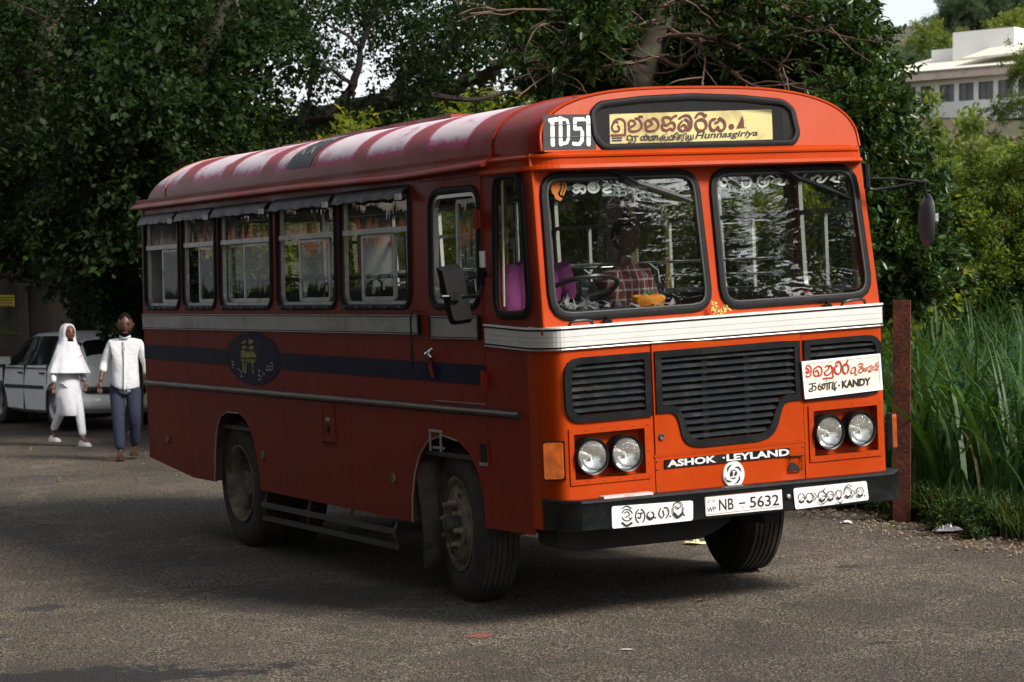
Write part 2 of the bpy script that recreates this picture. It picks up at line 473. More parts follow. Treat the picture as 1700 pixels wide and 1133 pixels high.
# ---- strokes and lettering
def catmull(P, k=5):
    if len(P) < 3: return P
    out = []
    for i in range(len(P) - 1):
        p0 = P[i - 1] if i > 0 else P[0] * 2 - P[1]; p1 = P[i]; p2 = P[i + 1]
        p3 = P[i + 2] if i + 2 < len(P) else P[-1] * 2 - P[-2]
        for s in range(k):
            t = s / k
            out.append(.5 * ((2 * p1) + (p2 - p0) * t + (2 * p0 - 5 * p1 + 4 * p2 - p3) * t * t + (3 * p1 - p0 - 3 * p2 + p3) * t ** 3))
    out.append(P[-1]); return out
SEQ = [0]
def strokes(name, plane, crop, sts, wpx, mat, parent, off=.002, smooth=True, label=None, lift=True):
    n, c = plane; nn = Vector(n).normalized()
    if nn.dot(BC - Vector((1.2, 3, 1.5))) < 0: nn = -nn
    V = []; F = []
    ox, oy, sc = crop
    for si, st in enumerate(sts):
        w = wpx
        if isinstance(st, tuple) and isinstance(st[0], list): st, w = st
        P = [bp(ox + x / sc, oy + y / sc, n, c) for x, y in st]
        if smooth: P = catmull(P)
        hw = w / sc * .0041 / 2
        base = len(V)
        rows = []
        m = len(P)
        for i, p in enumerate(P):
            t = (P[min(i + 1, m - 1)] - P[max(i - 1, 0)])
            if t.length < 1e-9: t = Vector((1, 0, 0))
            t.normalize(); s = nn.cross(t)
            k = off + .00035 * si + (.00002 * i)
            if i == 0: rows.append((p - t * hw * .6 + nn * k, s * hw * .55))
            rows.append((p + nn * k, s * hw))
            if i == m - 1: rows.append((p + t * hw * .6 + nn * k, s * hw * .55))
        for p, s in rows: V += [p - s, p + s]
        for i in range(len(rows) - 1): F.append((base + 2 * i, base + 2 * i + 1, base + 2 * i + 3, base + 2 * i + 2))
    me = mesh(name, V, F, fix=False)
    return obj(name, me, mat, parent, label)
def polys(name, plane, crop, pls, mat, parent, off=.002):
    n, c = plane; nn = Vector(n).normalized()
    if nn.dot(BC - Vector((1.2, 3, 1.5))) < 0: nn = -nn
    V = []; F = []; ox, oy, sc = crop
    for si, pl in enumerate(pls):
        P = [bp(ox + x / sc, oy + y / sc, n, c) + nn * (off + .0003 * si) for x, y in pl]
        F.append(tuple(range(len(V), len(V) + len(P)))); V += P
    return obj(name, mesh(name, V, F, fix=False), mat, parent)
def textq(name, s, plane, crop, quad, mat, parent, off=.002, bold=0.0, shear_=0.0, spacing=1.0):
    """quad: bottom-left, bottom-right, top-right, top-left in crop pixels"""
    V, F = textmesh(s, .001, bold, shear_, spacing)
    xs = [v.x for v in V]; ys = [v.y for v in V]; x0, x1, y0, y1 = min(xs), max(xs), min(ys), max(ys)
    n, c = plane; nn = Vector(n).normalized()
    if nn.dot(BC - Vector((1.2, 3, 1.5))) < 0: nn = -nn
    ox, oy, sc = crop; Q = [Vector(q) for q in quad]; out = []
    for v in V:
        a = (v.x - x0) / (x1 - x0); b = (v.y - y0) / max(1e-6, y1 - y0)
        q = (Q[0] * (1 - a) + Q[1] * a) * (1 - b) + (Q[3] * (1 - a) + Q[2] * a) * b
        out.append(bp(ox + q.x / sc, oy + q.y / sc, n, c) + nn * (off + v.z))
    return obj(name, mesh(name, out, F), mat, parent)
def ring(cx, cy, rx, ry, a0=0, a1=360, k=14):
    return [(cx + rx * cos(RAD(a0 + (a1 - a0) * i / k)), cy + ry * sin(RAD(a0 + (a1 - a0) * i / k))) for i in range(k + 1)]

yel = M('faded_yellow_paint', (.30, .27, .03), .6, dirt=(.05, .05, .03), ds=20, dlo=.5, dhi=.65)
cb = (370, 540, 10.305)
PS = PX(-.0055)
polys('badge_lion', PS, cb, [[(315, 440), (345, 430), (400, 460), (470, 460), (520, 450), (575, 520), (575, 560), (310, 570), (305, 500)],
    [(310, 590), (375, 590), (365, 700), (370, 820), (345, 815), (335, 700)], [(380, 600), (470, 590), (560, 600), (555, 640), (500, 670), (400, 620)],
    [(385, 650), (415, 650), (405, 760), (400, 850), (375, 850)], [(500, 670), (530, 670), (525, 760), (545, 835), (505, 835)],
    [(320, 320), (385, 230), (410, 240), (400, 310), (340, 330)], [(435, 240), (480, 235), (550, 260), (520, 300), (480, 345), (445, 320)],
    [(320, 400), (350, 360), (420, 370), (410, 420)], [(450, 370), (540, 365), (530, 420), (460, 430)]], yel, badge, .001)
strokes('badge_sword', PS, cb, [[(575, 215), (590, 610)]], 9, yel, badge, .001)
strokes('badge_lettering', PS, cb, [[(150, 640), (180, 630), (185, 680), (160, 690)], [(170, 700), (182, 750)], [(250, 750), (290, 780)], [(300, 790), (330, 820), (310, 890), (340, 885)],
    [(600, 780), (640, 790), (610, 870), (660, 880), (640, 950), (610, 930)], [(680, 790), (700, 860), (720, 840)], [(750, 720), (790, 700), (800, 770), (750, 780), (755, 740)], [(815, 665), (850, 655), (862, 740), (820, 785), (815, 720), (850, 700)]], 12, whitep, badge, .001)['kind'] = 'stuff'

# ---- side bands
def band(y0, y1, z0, z1, mat, name='side_band', zs=0.0):
    root = obj(name, mesh(name, *_boxes([(-.016, -.0, y0, y1, z0 + .012, z1 - .012)]), smooth=False), mat, bus)
    m2 = MB(); m2.box(-.022, -.0, y0, y1, z1 - .006, z1); m2.box(-.022, -.0, y0, y1, z0, z0 + .006)
    m2.build('band_bead', alu, root)
    m3 = MB(); m3.box(-.012, -.0, y0, y1, z1 - .012, z1 - .006); m3.box(-.012, .0, y0, y1, z0 + .006, z0 + .012); m3.build('band_gap', black, root)
    return root
def _boxes(L):
    m = MB()
    for b in L: m.box(*b)
    return m.V, m.F
band(1.79, 4.255, 1.723, 1.849, greyb); band(4.262, 7.5, 1.723, 1.849, greyb)
band(.91, 1.60, 1.700, 1.842, greyb, 'door_band')
MB().box(-.024, -.001, 1.772, 1.79, 1.718, 1.853).build('band_end_cap', black, bus)
MB().box(-.024, -.001, .892, .91, 1.695, 1.847).box(-.024, -.001, 1.60, 1.615, 1.695, 1.847).build('band_end_cap', black, bus)

# ---- near side upper wall with window openings
WIN = [(1.93, 3.10), (3.18, 4.31), (4.43, 5.57), (5.66, 6.46), (6.54, 7.44)]
WZ0, WZ1 = 1.90, 2.66
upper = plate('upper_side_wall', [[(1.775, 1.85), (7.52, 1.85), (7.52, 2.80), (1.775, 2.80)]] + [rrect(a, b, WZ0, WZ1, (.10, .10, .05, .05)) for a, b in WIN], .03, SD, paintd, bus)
MB().box(.0, .012, .30, 7.5, 1.715, 1.86).build('sill_wall', paintd, bus)
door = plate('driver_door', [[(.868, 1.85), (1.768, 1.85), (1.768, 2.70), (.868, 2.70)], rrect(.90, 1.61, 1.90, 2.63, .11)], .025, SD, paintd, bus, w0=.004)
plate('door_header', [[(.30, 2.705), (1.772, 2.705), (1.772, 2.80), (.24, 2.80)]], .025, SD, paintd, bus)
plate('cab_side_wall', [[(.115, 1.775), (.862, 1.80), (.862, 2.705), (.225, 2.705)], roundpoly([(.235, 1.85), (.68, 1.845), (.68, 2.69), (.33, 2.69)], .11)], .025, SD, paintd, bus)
def loop3(loop, fn, w): return [fn(u, v, w) for u, v in loop]
def seal(loop, fn, r, name='window_seal', w=.004, parent=bus, mat=black, flat=.7):
    P = loop3(loop, fn, w); n = (fn(0, 0, 1) - fn(0, 0, 0))
    V, F = tube(P, r, 8, True, ref=n, flat=1 / flat * 1.0)
    return obj(name, (V, F), mat, parent)
awm = M('awning_rubber', (.020, .021, .023), .5, var=.4, vs=8, dirt=(.10, .095, .09), ds=6, dlo=.5, dhi=.75, bump=.6, bs=9)
sash = [(.02, .50), (.30, .83), (.02, .60), (.02, .62), (.02, .60)]
sash = {0: (.25, .77), 1: (.14, .70), 2: (.02, .60), 3: (.04, .62), 4: (.04, .60)}
for i, (a, b) in enumerate(WIN):
    w = seal(rrect(a, b, WZ0, WZ1, (.10, .10, .05, .05)), SD, .014, 'window')
    lp = rrect(a + .015, b - .015, WZ0 + .015, WZ1 - .015, (.09, .09, .04, .04))
    li = rrect(a + .045, b - .045, WZ0 + .04, WZ1 - .04, (.07, .07, .03, .03))
    plate('window_frame', [lp, li], .03, SD, alu, w, w0=-.012)
    MB().box(.016, .045, a + .04, b - .04, 2.395, 2.43).build('window_bar', alu, w)
    L = b - a; s0, s1 = a + .045 + sash[i][0] * (L - .09), a + .045 + sash[i][1] * (L - .09)
    plate('sash_frame', [rrect(s0, s1, WZ0 + .042, 2.395, .03), rrect(s0 + .028, s1 - .028, WZ0 + .07, 2.37, .02)], .02, SD, alu, w, w0=-.03)
    plate('pane', [rrect(s0 + .029, s1 - .029, WZ0 + .071, 2.369, .02)], .004, SD, gside, w, w0=-.036)
    if i == 2:
        plate('sash_frame', [rrect(s1 + .004, b - .05, WZ0 + .042, 2.395, .03), rrect(s1 + .03, b - .078, WZ0 + .07, 2.37, .02)], .02, SD, alu, w, w0=-.05)
        plate('pane', [rrect(s1 + .031, b - .079, WZ0 + .071, 2.369, .02)], .004, SD, gside, w, w0=-.056)
    plate('pane', [rrect(a + .046, b - .046, 2.431, WZ1 - .041, .02)], .004, SD, gside, w, w0=-.028)
    # rubber rain flap hanging over the top of the window
    V = []; F = []; K = 16
    for k in range(K + 1):
        y = a + .005 + (b - a - .01) * k / K; j = .006 * sin(k * 2.1 + i) + .004 * sin(k * 5.3)
        for q, (xo, z) in enumerate(((.002, 2.700), (-.022, 2.690), (-.050 + j, 2.650), (-.066 + j, 2.615 + j), (-.062 + j, 2.610 + j), (-.03, 2.66), (.0, 2.675))):
            V.append((xo + .02, y, z))
    for k in range(K):
        for q in range(6): F.append((k * 7 + q, k * 7 + q + 1, (k + 1) * 7 + q + 1, (k + 1) * 7 + q))
    F += [tuple(range(7)), tuple(K * 7 + q for q in range(7))]
    obj('rain_flap', (V, F), awm, bus)
    MB().box(-.055, -.035, a - .01, a + .06, 2.60, 2.64).build('flap_clip', M('tape', (.5, .5, .48), .5), bus)
    for q in range(5):
        yy = a + .12 + (L - .24) * q / 4
        MB().box(-.022, -.002, yy, yy + .05, WZ0 - .004, WZ0 + .012).build('drain_slot', M('slot_grey', (.05, .05, .048), .6), w)
w = seal(rrect(.90, 1.61, 1.90, 2.63, .11), SD, .016, 'door_window', parent=door)
plate('door_window_frame', [rrect(.915, 1.595, 1.915, 2.615, .10), rrect(.945, 1.565, 1.945, 2.585, .08)], .035, SD, M('bright_frame', (.6, .6, .57), .3, metal=.8), door, w0=.0)
plate('sliding_frame', [rrect(.95, 1.30, 1.95, 2.57, .03), rrect(.975, 1.275, 1.975, 2.545, .02)], .02, SD, alu, door, w0=-.03)
plate('door_pane', [rrect(.976, 1.274, 1.976, 2.544, .02)], .004, SD, gside, door, w0=-.036)
w = seal(roundpoly([(.235, 1.85), (.68, 1.845), (.68, 2.69), (.33, 2.69)], .11), SD, .019, 'quarter_window')
plate('quarter_pane', [roundpoly([(.24, 1.855), (.675, 1.85), (.675, 2.685), (.335, 2.685)], .11)], .004, SD, gplain, w, w0=-.01)
MB().tube([SD(.62, 1.90, -.02), SD(.62, 2.66, -.02)], .008, 6).build('quarter_window_bar', M('bar_cream', (.55, .5, .4), .5), w)
# hinges, handle, grab rail on the door
for z in (2.44, 1.445):
    MB().box(-.02, .0, .845, .905, z - .06, z + .05).tube([(-.024, .86, z - .07), (-.024, .86, z + .06)], .010, 8).build('door_hinge', paintd, bus)
hd = MB(); hd.tube([SD(1.665, 1.59, .03), SD(1.63, 1.60, .035), SD(1.58, 1.565, .03)], .012, 8).tube([SD(1.62, 1.62, .0), SD(1.62, 1.60, .035)], .014, 8)
hd = hd.build('door_handle', chrome, door)
MB().tube([SD(1.64, 1.56, .01), SD(1.61, 1.50, .025), SD(1.60, 1.44, .01)], .012, 6).build('door_lever', paintd, door)
MB().tube([SD(1.775, 1.87, 0), SD(1.80, 1.88, .045), SD(1.83, 1.83, .05), SD(1.83, 1.50, .05), SD(1.80, 1.45, .045), SD(1.775, 1.46, 0)], .007, 8).build('grab_handle', blackp, bus)

# ---- front
def front_corner(z0, z1, mat, name, right=False, nz=2, extra=.30):
    V = []; F = []; pth = [(0, extra)] + [(.09 * (1 - cos(RAD(t))), .25 * (1 - sin(RAD(t)))) for t in range(0, 91, 10)]
    m = len(pth)
    for (off) in (0, .015):
        for z in (z0, z1):
            for (x, y) in pth:
                X = x + off; Y = y + off * .5
                if right: X = 2.4 - X
                V.append((X, Y, z + shear(z) * (X - 1.2)))
    for i in range(m - 1):
        F += [(i, i + 1, m + i + 1, m + i), (2 * m + i, 2 * m + i + 1, 3 * m + i + 1, 3 * m + i), (i, i + 1, 2 * m + i + 1, 2 * m + i), (m + i, m + i + 1, 3 * m + i + 1, 3 * m + i)]
    return obj(name, mesh(name, V, F, smooth=True), mat, bus)
front_corner(.580, 1.66, paint, 'front_corner_panel'); front_corner(.580, 1.66, paint, 'front_corner_panel', True)
GL = roundpoly([(.075, 1.225), (.655, 1.225), (.655, 1.605), (.075, 1.605)], [.11, 0, 0, .11])
GR = [(2.4 - u, v) for u, v in GL][::-1]
GC = roundpoly([(.685, 1.235), (.80, 1.235), (.835, 1.19), (.86, 1.05), (.95, 1.01), (1.43, 1.01), (1.52, 1.05), (1.565, 1.19), (1.60, 1.235), (1.715, 1.235), (1.715, 1.605), (.685, 1.605)], [0, .05, .08, .08, .06, .06, .08, .08, .05, 0, 0, 0])
HL = roundpoly([(.12, 1.265), (.612, 1.265), (.612, 1.565), (.12, 1.565)], [.075, 0, 0, .075]); HR = [(2.4 - u, v) for u, v in HL][::-1]
HC = roundpoly([(.728, 1.278), (.815, 1.278), (.868, 1.215), (.90, 1.085), (.965, 1.052), (1.415, 1.052), (1.48, 1.085), (1.532, 1.215), (1.585, 1.278), (1.672, 1.278), (1.672, 1.565), (.728, 1.565)], [0, .05, .07, .07, .05, .05, .07, .07, .05, 0, 0, 0])
def inset(loop, d):
    out = []; n = len(loop); area = sum(loop[i - 1][0] * loop[i][1] - loop[i][0] * loop[i - 1][1] for i in range(n))
    sg = 1 if area > 0 else -1
    L = []
    for p in loop:
        if not L or (Vector(p) - Vector(L[-1])).length > .002: L.append(p)
    n = len(L)
    for i in range(n):
        a, p, b = Vector(L[i - 1]), Vector(L[i]), Vector(L[(i + 1) % n])
        t1 = (p - a).normalized(); t2 = (b - p).normalized()
        n1 = Vector((-t1.y, t1.x)); n2 = Vector((-t2.y, t2.x)); m = (n1 + n2)
        m = m / max(.35, (1 + n1.dot(n2)))
        out.append(tuple(p + m * d * sg))
    return out
LB = rrect(.125, .60, .885, 1.158, .006); RB = [(2.4 - u, v) for u, v in LB][::-1]
HO = [(.672, .985), (1.728, .985), (1.728, 1.652), (.672, 1.652)]
plate('front_left_panel', [[(.09, .60), (.665, .60), (.665, 1.656), (.09, 1.656)], HL, LB], .012, FR, paint, bus)
plate('front_right_panel', [[(1.735, .60), (2.31, .60), (2.31, 1.656), (1.735, 1.656)], HR, RB], .012, FR, paint, bus)
bonnet = plate('bonnet', [HO, HC], .014, FR, paint, bus, w0=.006)
V = []; F = []; NX, NZ = 40, 18                       # lower front skin, with the dent by the towing hole
for j in range(NZ + 1):
    for i in range(NX + 1):
        u = .67 + 1.06 * i / NX; v = .60 + .378 * j / NZ
        d2 = ((u - 1.64) / .085) ** 2 + ((v - .80) / .10) ** 2
        w = -.022 * math.exp(-d2) + .006 * math.exp(-(((u - 1.60) / .05) ** 2 + ((v - .70) / .05) ** 2)) + .001 * sin(9 * u)
        V.append(FR(u, v, w + .002))
for j in range(NZ):
    for i in range(NX):
        F.append((j * (NX + 1) + i, j * (NX + 1) + i + 1, (j + 1) * (NX + 1) + i + 1, (j + 1) * (NX + 1) + i))
obj('lower_front_panel', (V, F), paint, bus)
MB().box(.66, 1.74, .0, .012, .975, .988, fn=lambda x, y, z: FR(x, z, -y + .006)).build('bonnet_lip', paint, bus)
MB().box(1.618, 1.70, .012, .02, .815, .905).tube([(1.618, .0, .815), (1.618, -.006, .905), (1.70, -.004, .90), (1.70, -.01, .82), (1.618, .0, .815)], .006, 6).build('towing_hole', under, bus)
# grilles
def grille(loop, hole, name, n, mesh_back, z0, z1):
    g = plate(name, [loop, hole], .022, FR, blackp, bus, w0=.018)
    V = []
    for k in range(n):
        v = z1 - (z1 - z0) * (k + .5) / n
        xs = []
        for i in range(len(hole)):
            p, q = hole[i - 1], hole[i]
            if (p[1] - v) * (q[1] - v) < 0: xs.append(p[0] + (v - p[1]) / (q[1] - p[1]) * (q[0] - p[0]))
        if len(xs) < 2: continue
        xs = sorted(xs)
        a, b = min(xs), max(xs)
        m = MB(); vv = [(-.004, .006), (.012, -.001), (.012, -.006), (-.004, -.001), (-.020, .015), (-.020, .018)]
        P = []
        for u in (a, b):
            for (w, dz) in ((.012, .000), (.012, -.007), (-.018, .010), (-.018, .016)): P.append(FR(u, v + dz, w))
        m.add(P, [(0, 1, 5, 4), (1, 2, 6, 5), (2, 3, 7, 6), (3, 0, 4, 7), (0, 1, 2, 3), (4, 5, 6, 7)])
        m.build('slat', M('slat_paint', (.020, .023, .027), .30, dirt=(.04, .038, .036), ds=9), g, smooth=False)
    return g, hole
g1, h1 = grille(GL, HL, 'grille', 7, True, 1.272, 1.562)
g2, h2 = grille(GR, HR, 'grille', 7, True, 1.272, 1.562)
g3, h3 = grille(GC, HC, 'grille', 12, False, 1.055, 1.565)
for g, (a, b) in ((g1, (.09, .64)), (g2, (1.76, 2.31))):
    m = MB(); st = .022; k = 0
    u = a - .3
    while u < b + .3:
        for sg in (1, -1):
            p0 = (u, 1.24); p1 = (u + sg * .36, 1.60)
            q = [p0, p1]
            lo, hi = max(0, (a - u) / (sg * .36) if sg > 0 else (b - u) / (sg * .36)), min(1, (b - u) / (sg * .36) if sg > 0 else (a - u) / (sg * .36))
            if hi > lo: m.tube([FR(u + sg * .36 * t, 1.24 + .36 * t, -.03 - .001 * sg) for t in (lo, hi)], .0028, 4, cap=False)
        u += st
    m.build('wire_mesh', M('mesh_wire', (.05, .05, .05), .5), g)['kind'] = 'stuff'
m = MB()
for u in (.72, 1.05, 1.35, 1.66): m.box(u - .018, u + .018, -.05, -.03, 1.24 if u in (.72, 1.66) else 1.02, 1.6, fn=lambda x, y, z: FR(x, z, y))
m.build('grille_upright', M('grille_steel', (.03, .032, .034), .6), g3)
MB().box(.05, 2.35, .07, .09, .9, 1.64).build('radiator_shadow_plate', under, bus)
# bonnet latch, rivets
V, F = lathe([(.0, .0), (-.012, .012), (-.012, .018), (.0, .022)], 16, 'Y', FR(.715, 1.095, .006)); obj('bonnet_latch', (V, F), M('latch', (.06, .06, .06), .4), bus)
rv = MB()
def rivet(u, v, w=.002, r=.0055):
    c = FR(u, v, w); V = [c + Vector((0, -r * .7, 0))] + [c + Vector((r * cos(t * pi / 3), 0, r * sin(t * pi / 3))) for t in range(6)]
    rv.add(V, [(0, i + 1, (i + 1) % 6 + 1) for i in range(6)])
for sgn in (0, 1):
    X = (lambda u: 2.4 - u) if sgn else (lambda u: u)
    fr_ = plate('headlight_surround', [[(X(u), v) for u, v in rrect(.0935, .635, .852, 1.193, .004)][::(-1 if sgn else 1)], [(X(u), v) for u, v in rrect(.125, .60, .885, 1.158, .004)][::(-1 if sgn else 1)]], .010, FR, paint, bus, w0=.010)
    for k in range(6):
        u = .105 + .52 * k / 5; rivet(X(u), 1.176, .011); rivet(X(u), .868, .011)
    for k in range(1, 4):
        v = .868 + .308 * k / 4; rivet(X(.109), v, .011); rivet(X(.618), v, .011)
    bx = MB(); a, b = sorted((X(.125), X(.60)))
    for (u0, u1, v0, v1) in ((a - .004, b + .004, .880, .885), (a - .004, b + .004, 1.158, 1.163), (a - .004, a, .885, 1.158), (b, b + .004, .885, 1.158)):
        bx.box(u0, u1, -.062, -.001, v0, v1, fn=lambda x, y, z: FR(x, z, y))
    bx.box(a, b, -.066, -.062, .882, 1.162, fn=lambda x, y, z: FR(x, z, y))
    bx.build('headlight_recess', paint, bus, smooth=False)
for v in (.70, .76, .90, .95): rivet(.682, v, .004, .008); rivet(1.716, v, .004, .007); rivet(1.38 if v < .8 else 1.716, v, .004, .007)
for k in range(14): rivet(.2 + k * .155, 2.74, .028, .006)
rv.build('rivets', M('rivet_red', (.10, .014, .006), .5), bus)['kind'] = 'stuff'
# headlights
lensm = glass_mat('headlight_lens', (.93, .94, .93), 2.2, rough=.03, wav=.8, ws=9, stretch=(6, 1, 1), dust=.45)
for (u, v) in ((.232, 1.023), (.462, 1.020), (1.900, 1.020), (2.135, 1.020)):
    c = FR(u, v, 0)
    V, F = lathe([(.055, .02), (.055, .108), (.0, .112), (-.035, .110), (-.042, .106), (-.038, .098), (-.02, .094)], 36, 'Y', c)
    h = obj('headlight', (V, F), blackp, bus)
    V, F = lathe([(-.022, .095), (.0, .080), (.018, .055), (.028, .025), (.030, .0)], 32, 'Y', c); obj('reflector', (V, F), M('reflector', (.85, .86, .86), .12, metal=1, var=.02), h)
    V, F = lathe([(.028, .012), (.006, .014), (-.004, .008), (-.006, .0)], 12, 'Y', c); obj('bulb', (V, F), M('bulb_glass', (.7, .68, .6), .2), h)
    V, F = lathe([(-.020, .096), (-.028, .092), (-.037, .078), (-.043, .055), (-.046, .03), (-.047, .0)], 32, 'Y', c); obj('headlight_lens', (V, F), lensm, h)
# corner indicators
amber = M('amber_lens', (.55, .11, .01), .25, var=.35, vs=12, dirt=(.2, .06, .02), ds=14, dlo=.4, dhi=.7)
for sgn in (0, 1):
    c = Vector((.028, .055, .995)) if not sgn else Vector((2.405, .06, 1.0)); ang = RAD(-40 if not sgn else 58)
    rot = Matrix.Rotation(ang, 3, 'Z')
    m = MB(); m.cbox(c + rot @ Vector((0, -.006, 0)), (.128, .03, .226), rot); i_ = m.build('indicator', blackp, bus, smooth=False)
    V, F = fill2d([rrect(-.056, .056, -.105, .105, .012)], .03)
    V = [c + rot @ Vector((v.x * (1 if abs(v.z) < .0 else 1), -.034 + v.z, v.y)) for v in V]
    obj('indicator_lens', (V, F), amber, i_, smooth=False)
# white waist band wrapping the front
def wrap_path():
    P = [((0, .83), (-1, 0))] + [((0, .28), (-1, 0))]
    for t in range(0, 91, 10):
        P.append(((.09 * (1 - cos(RAD(t))), .25 * (1 - sin(RAD(t)))), Vector((-cos(RAD(t)) * .25, -sin(RAD(t)) * .09)).normalized()))
    for u in (.5, .9, 1.3, 1.7, 2.1): P.append(((u, 0), (0, -1)))
    for t in range(90, -1, -10):
        P.append(((2.4 - .09 * (1 - cos(RAD(t))), .25 * (1 - sin(RAD(t)))), Vector((cos(RAD(t)) * .25, -sin(RAD(t)) * .09)).normalized()))
    P.append(((2.4, 3.0), (1, 0)))
    return P
WP = wrap_path()
def wrap(prof, mat, name, parent=bus, path=None, smooth=False, shf=shear):
    V = []; F = []; path = path or WP; m = len(prof)
    for (p, n) in path:
        for (o_, z) in prof:
            x = p[0] + n[0] * o_; y = p[1] + n[1] * o_; V.append((x, y, z + shf(z) * (x - 1.2) * (1 if y < .35 else max(0, (.83 - y) / .48) if y < .83 else 0)))
    for i in range(len(path) - 1):
        for k in range(m): F.append((i * m + k, i * m + (k + 1) % m, (i + 1) * m + (k + 1) % m, (i + 1) * m + k))
    F += [tuple(range(m)), tuple((len(path) - 1) * m + k for k in range(m))[::-1]]
    return obj(name, mesh(name, V, F, smooth=smooth), mat, parent)
wb = wrap([(-.02, 1.672), (.014, 1.672), (.014, 1.700), (.010, 1.7015), (.014, 1.703), (.014, 1.733), (.010, 1.7345), (.014, 1.736), (.014, 1.772), (-.02, 1.772)], whiteb, 'waist_band')
wrap([(-.02, 1.7725), (.009, 1.7725), (.009, 1.782), (-.02, 1.782)], black, 'band_gap', wb)
wrap([(-.12, 1.7825), (.020, 1.7825), (.023, 1.787), (.020, 1.7945), (-.12, 1.7965)], whiteb, 'band_bead', wb)
wrap([(-.02, 1.662), (.012, 1.662), (.012, 1.6715), (-.02, 1.6715)], black, 'band_gap', wb)
wrap([(-.02, 1.652), (.018, 1.652), (.020, 1.657), (.018, 1.6615), (-.02, 1.6615)], alu, 'band_bead', wb)
# upper front wall, windscreens
W1_ = roundpoly([(.062, 1.832), (1.165, 1.832), (1.155, 2.675), (.085, 2.675)], [.15, .13, .13, .12])
W2_ = roundpoly([(1.238, 1.832), (2.345, 1.832), (2.318, 2.675), (1.248, 2.675)], [.13, .15, .13, .13])
plate('windscreen_surround', [[(.0, 1.75), (2.4, 1.75), (2.375, 2.80), (.028, 2.80)], W1_, W2_], .02, FR, paint, bus)
V = [FR(.0, 1.75, .001), FR(.028, 2.8, .001), (0, .30, 1.75), (.028, .30, 2.8)]
MB().tube([FR(.012, 1.80, .004), FR(.036, 2.70, .004)], .010, 8).build('corner_seam', paint, bus)
for loop in (W1_, W2_):
    s = seal(inset(loop, .010), FR, .019, 'windscreen', w=.006, flat=.8)
    seal(inset(loop, .030), FR, .008, 'seal_strip', w=.012, parent=s, mat=M('seal_grey', (.02, .021, .022), .35))
    plate('windscreen_glass', [inset(loop, .014)], .005, FR, gfront, s, w0=-.004)

# destination dome and roof
RA, RBh, RN = 1.145, .385, 2.85
def sec(t, sa=1.0, sb=1.0):
    c, s = cos(t), sin(t)
    x = abs(c) ** (2 / RN) * (1 if c > 0 else -1); z = abs(s) ** (2 / RN)
    return 1.2 - x * RA * sa, 2.80 + z * RBh * sb
TS = [pi * i / 36 for i in range(37)]
def dome_y(z): return .145 + (z - 2.8) * .22
st = []
for k, (y, sa, sb) in enumerate([(-1, .975, .965), (-2, .992, .99), (.30, 1.0, 1.0)] + [(.4 + .3 * i, 1, 1) for i in range(21)] + [(6.75, 1, 1)] + [(6.75 + .83 * sin(RAD(a)), 1 - .05 * (1 - cos(RAD(a))), max(.02, cos(RAD(a)) ** .55)) for a in range(10, 91, 8)]):
    ring_ = []
    for t in TS:
        x, z = sec(t, sa, sb)
        yy = dome_y(z) if y == -1 else (dome_y(z) + .045 if y == -2 else y)
        if y == .30: yy = .30 + (z - 2.8) * .18
        ring_.append((x, yy, z))
    st.append(ring_)
V = [p for r in st for p in r]; n = len(TS); F = []
for i in range(len(st) - 1):
    for k in range(n - 1): F.append((i * n + k, i * n + k + 1, (i + 1) * n + k + 1, (i + 1) * n + k))
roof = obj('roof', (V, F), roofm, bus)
V2 = [(1.2 + (x - 1.2) * .97, y, z - .03) for (x, y, z) in V]
obj('ceiling', (V2, F), M('ceiling_panel', (.50, .49, .44), .7), bus)
face = [sec(t, .972, .962) for t in TS]
DW = [(.435, 2.875), (.437, 3.03), (.50, 3.085), (.80, 3.115), (1.15, 3.13), (1.5, 3.118), (1.80, 3.09), (1.868, 3.04), (1.88, 2.88), (1.83, 2.822), (.49, 2.81)][::-1]
DW = roundpoly(DW, .03)
def DF(u, v, w): return Vector((u, dome_y(v) - w, v))
plate('dome_front', [face, DW], .02, DF, paintt, roof, w0=.002)
ds_ = seal(inset(DW, .008), DF, .016, 'destination_window', w=.006)
plate('destination_glass', [inset(DW, .012)], .004, DF, glass_mat('sign_glass', (.92, .93, .90), .35, dust=.006), ds_, w0=-.004)
MB().tube([p for p in [(x, dome_y(z) + .005, z + .004) for x, z in [sec(t, .985, .978) for t in TS]]], .009, 6).build('dome_seam', paint, roof)
MB().tube([(x, .76, z + .002) for x, z in [sec(t, 1.002, 1.002) for t in TS]], .007, 6).build('roof_seam', paintd, roof)
MB().tube([(x, 6.95, z * 1 - .004) for x, z in [sec(t, 1.002, 1.002) for t in TS]], .008, 6).build('roof_seam', M('seam_pale', (.42, .20, .17), .5), roof)
# dark patch painted on the roof
Vp = []; Fp = []
for i, y in enumerate((3.72, 4.18)):
    for k in range(2, 13): x, z = sec(TS[k], 1.003, 1.006); Vp.append((x, y, z))
for k in range(10): Fp.append((k, k + 1, 11 + k + 1, 11 + k))
patch = obj('roof_number_patch', (Vp, Fp), M('worn_black', (.016, .016, .018), .5, var=.4, dirt=(.08, .06, .06), ds=9, dlo=.5, dhi=.7), roof)
m = MB(); random.seed(5)
for row, (k0, k1) in enumerate(((5, 7), (9, 11))):
    for j in range(4):
        y = 4.10 - j * .09
        (xa, za), (xb, zb) = sec(TS[k0], 1.006, 1.012), sec(TS[k1], 1.006, 1.012)
        m.tube([(xa, y, za), ((xa + xb) / 2, y + (.02 if j % 2 else -.02), (za + zb) / 2 + .004), (xb, y - .01, zb)], .005, 4)
m.build('worn_roof_numbers', M('worn_white', (.14, .14, .14), .7), patch)['kind'] = 'stuff'
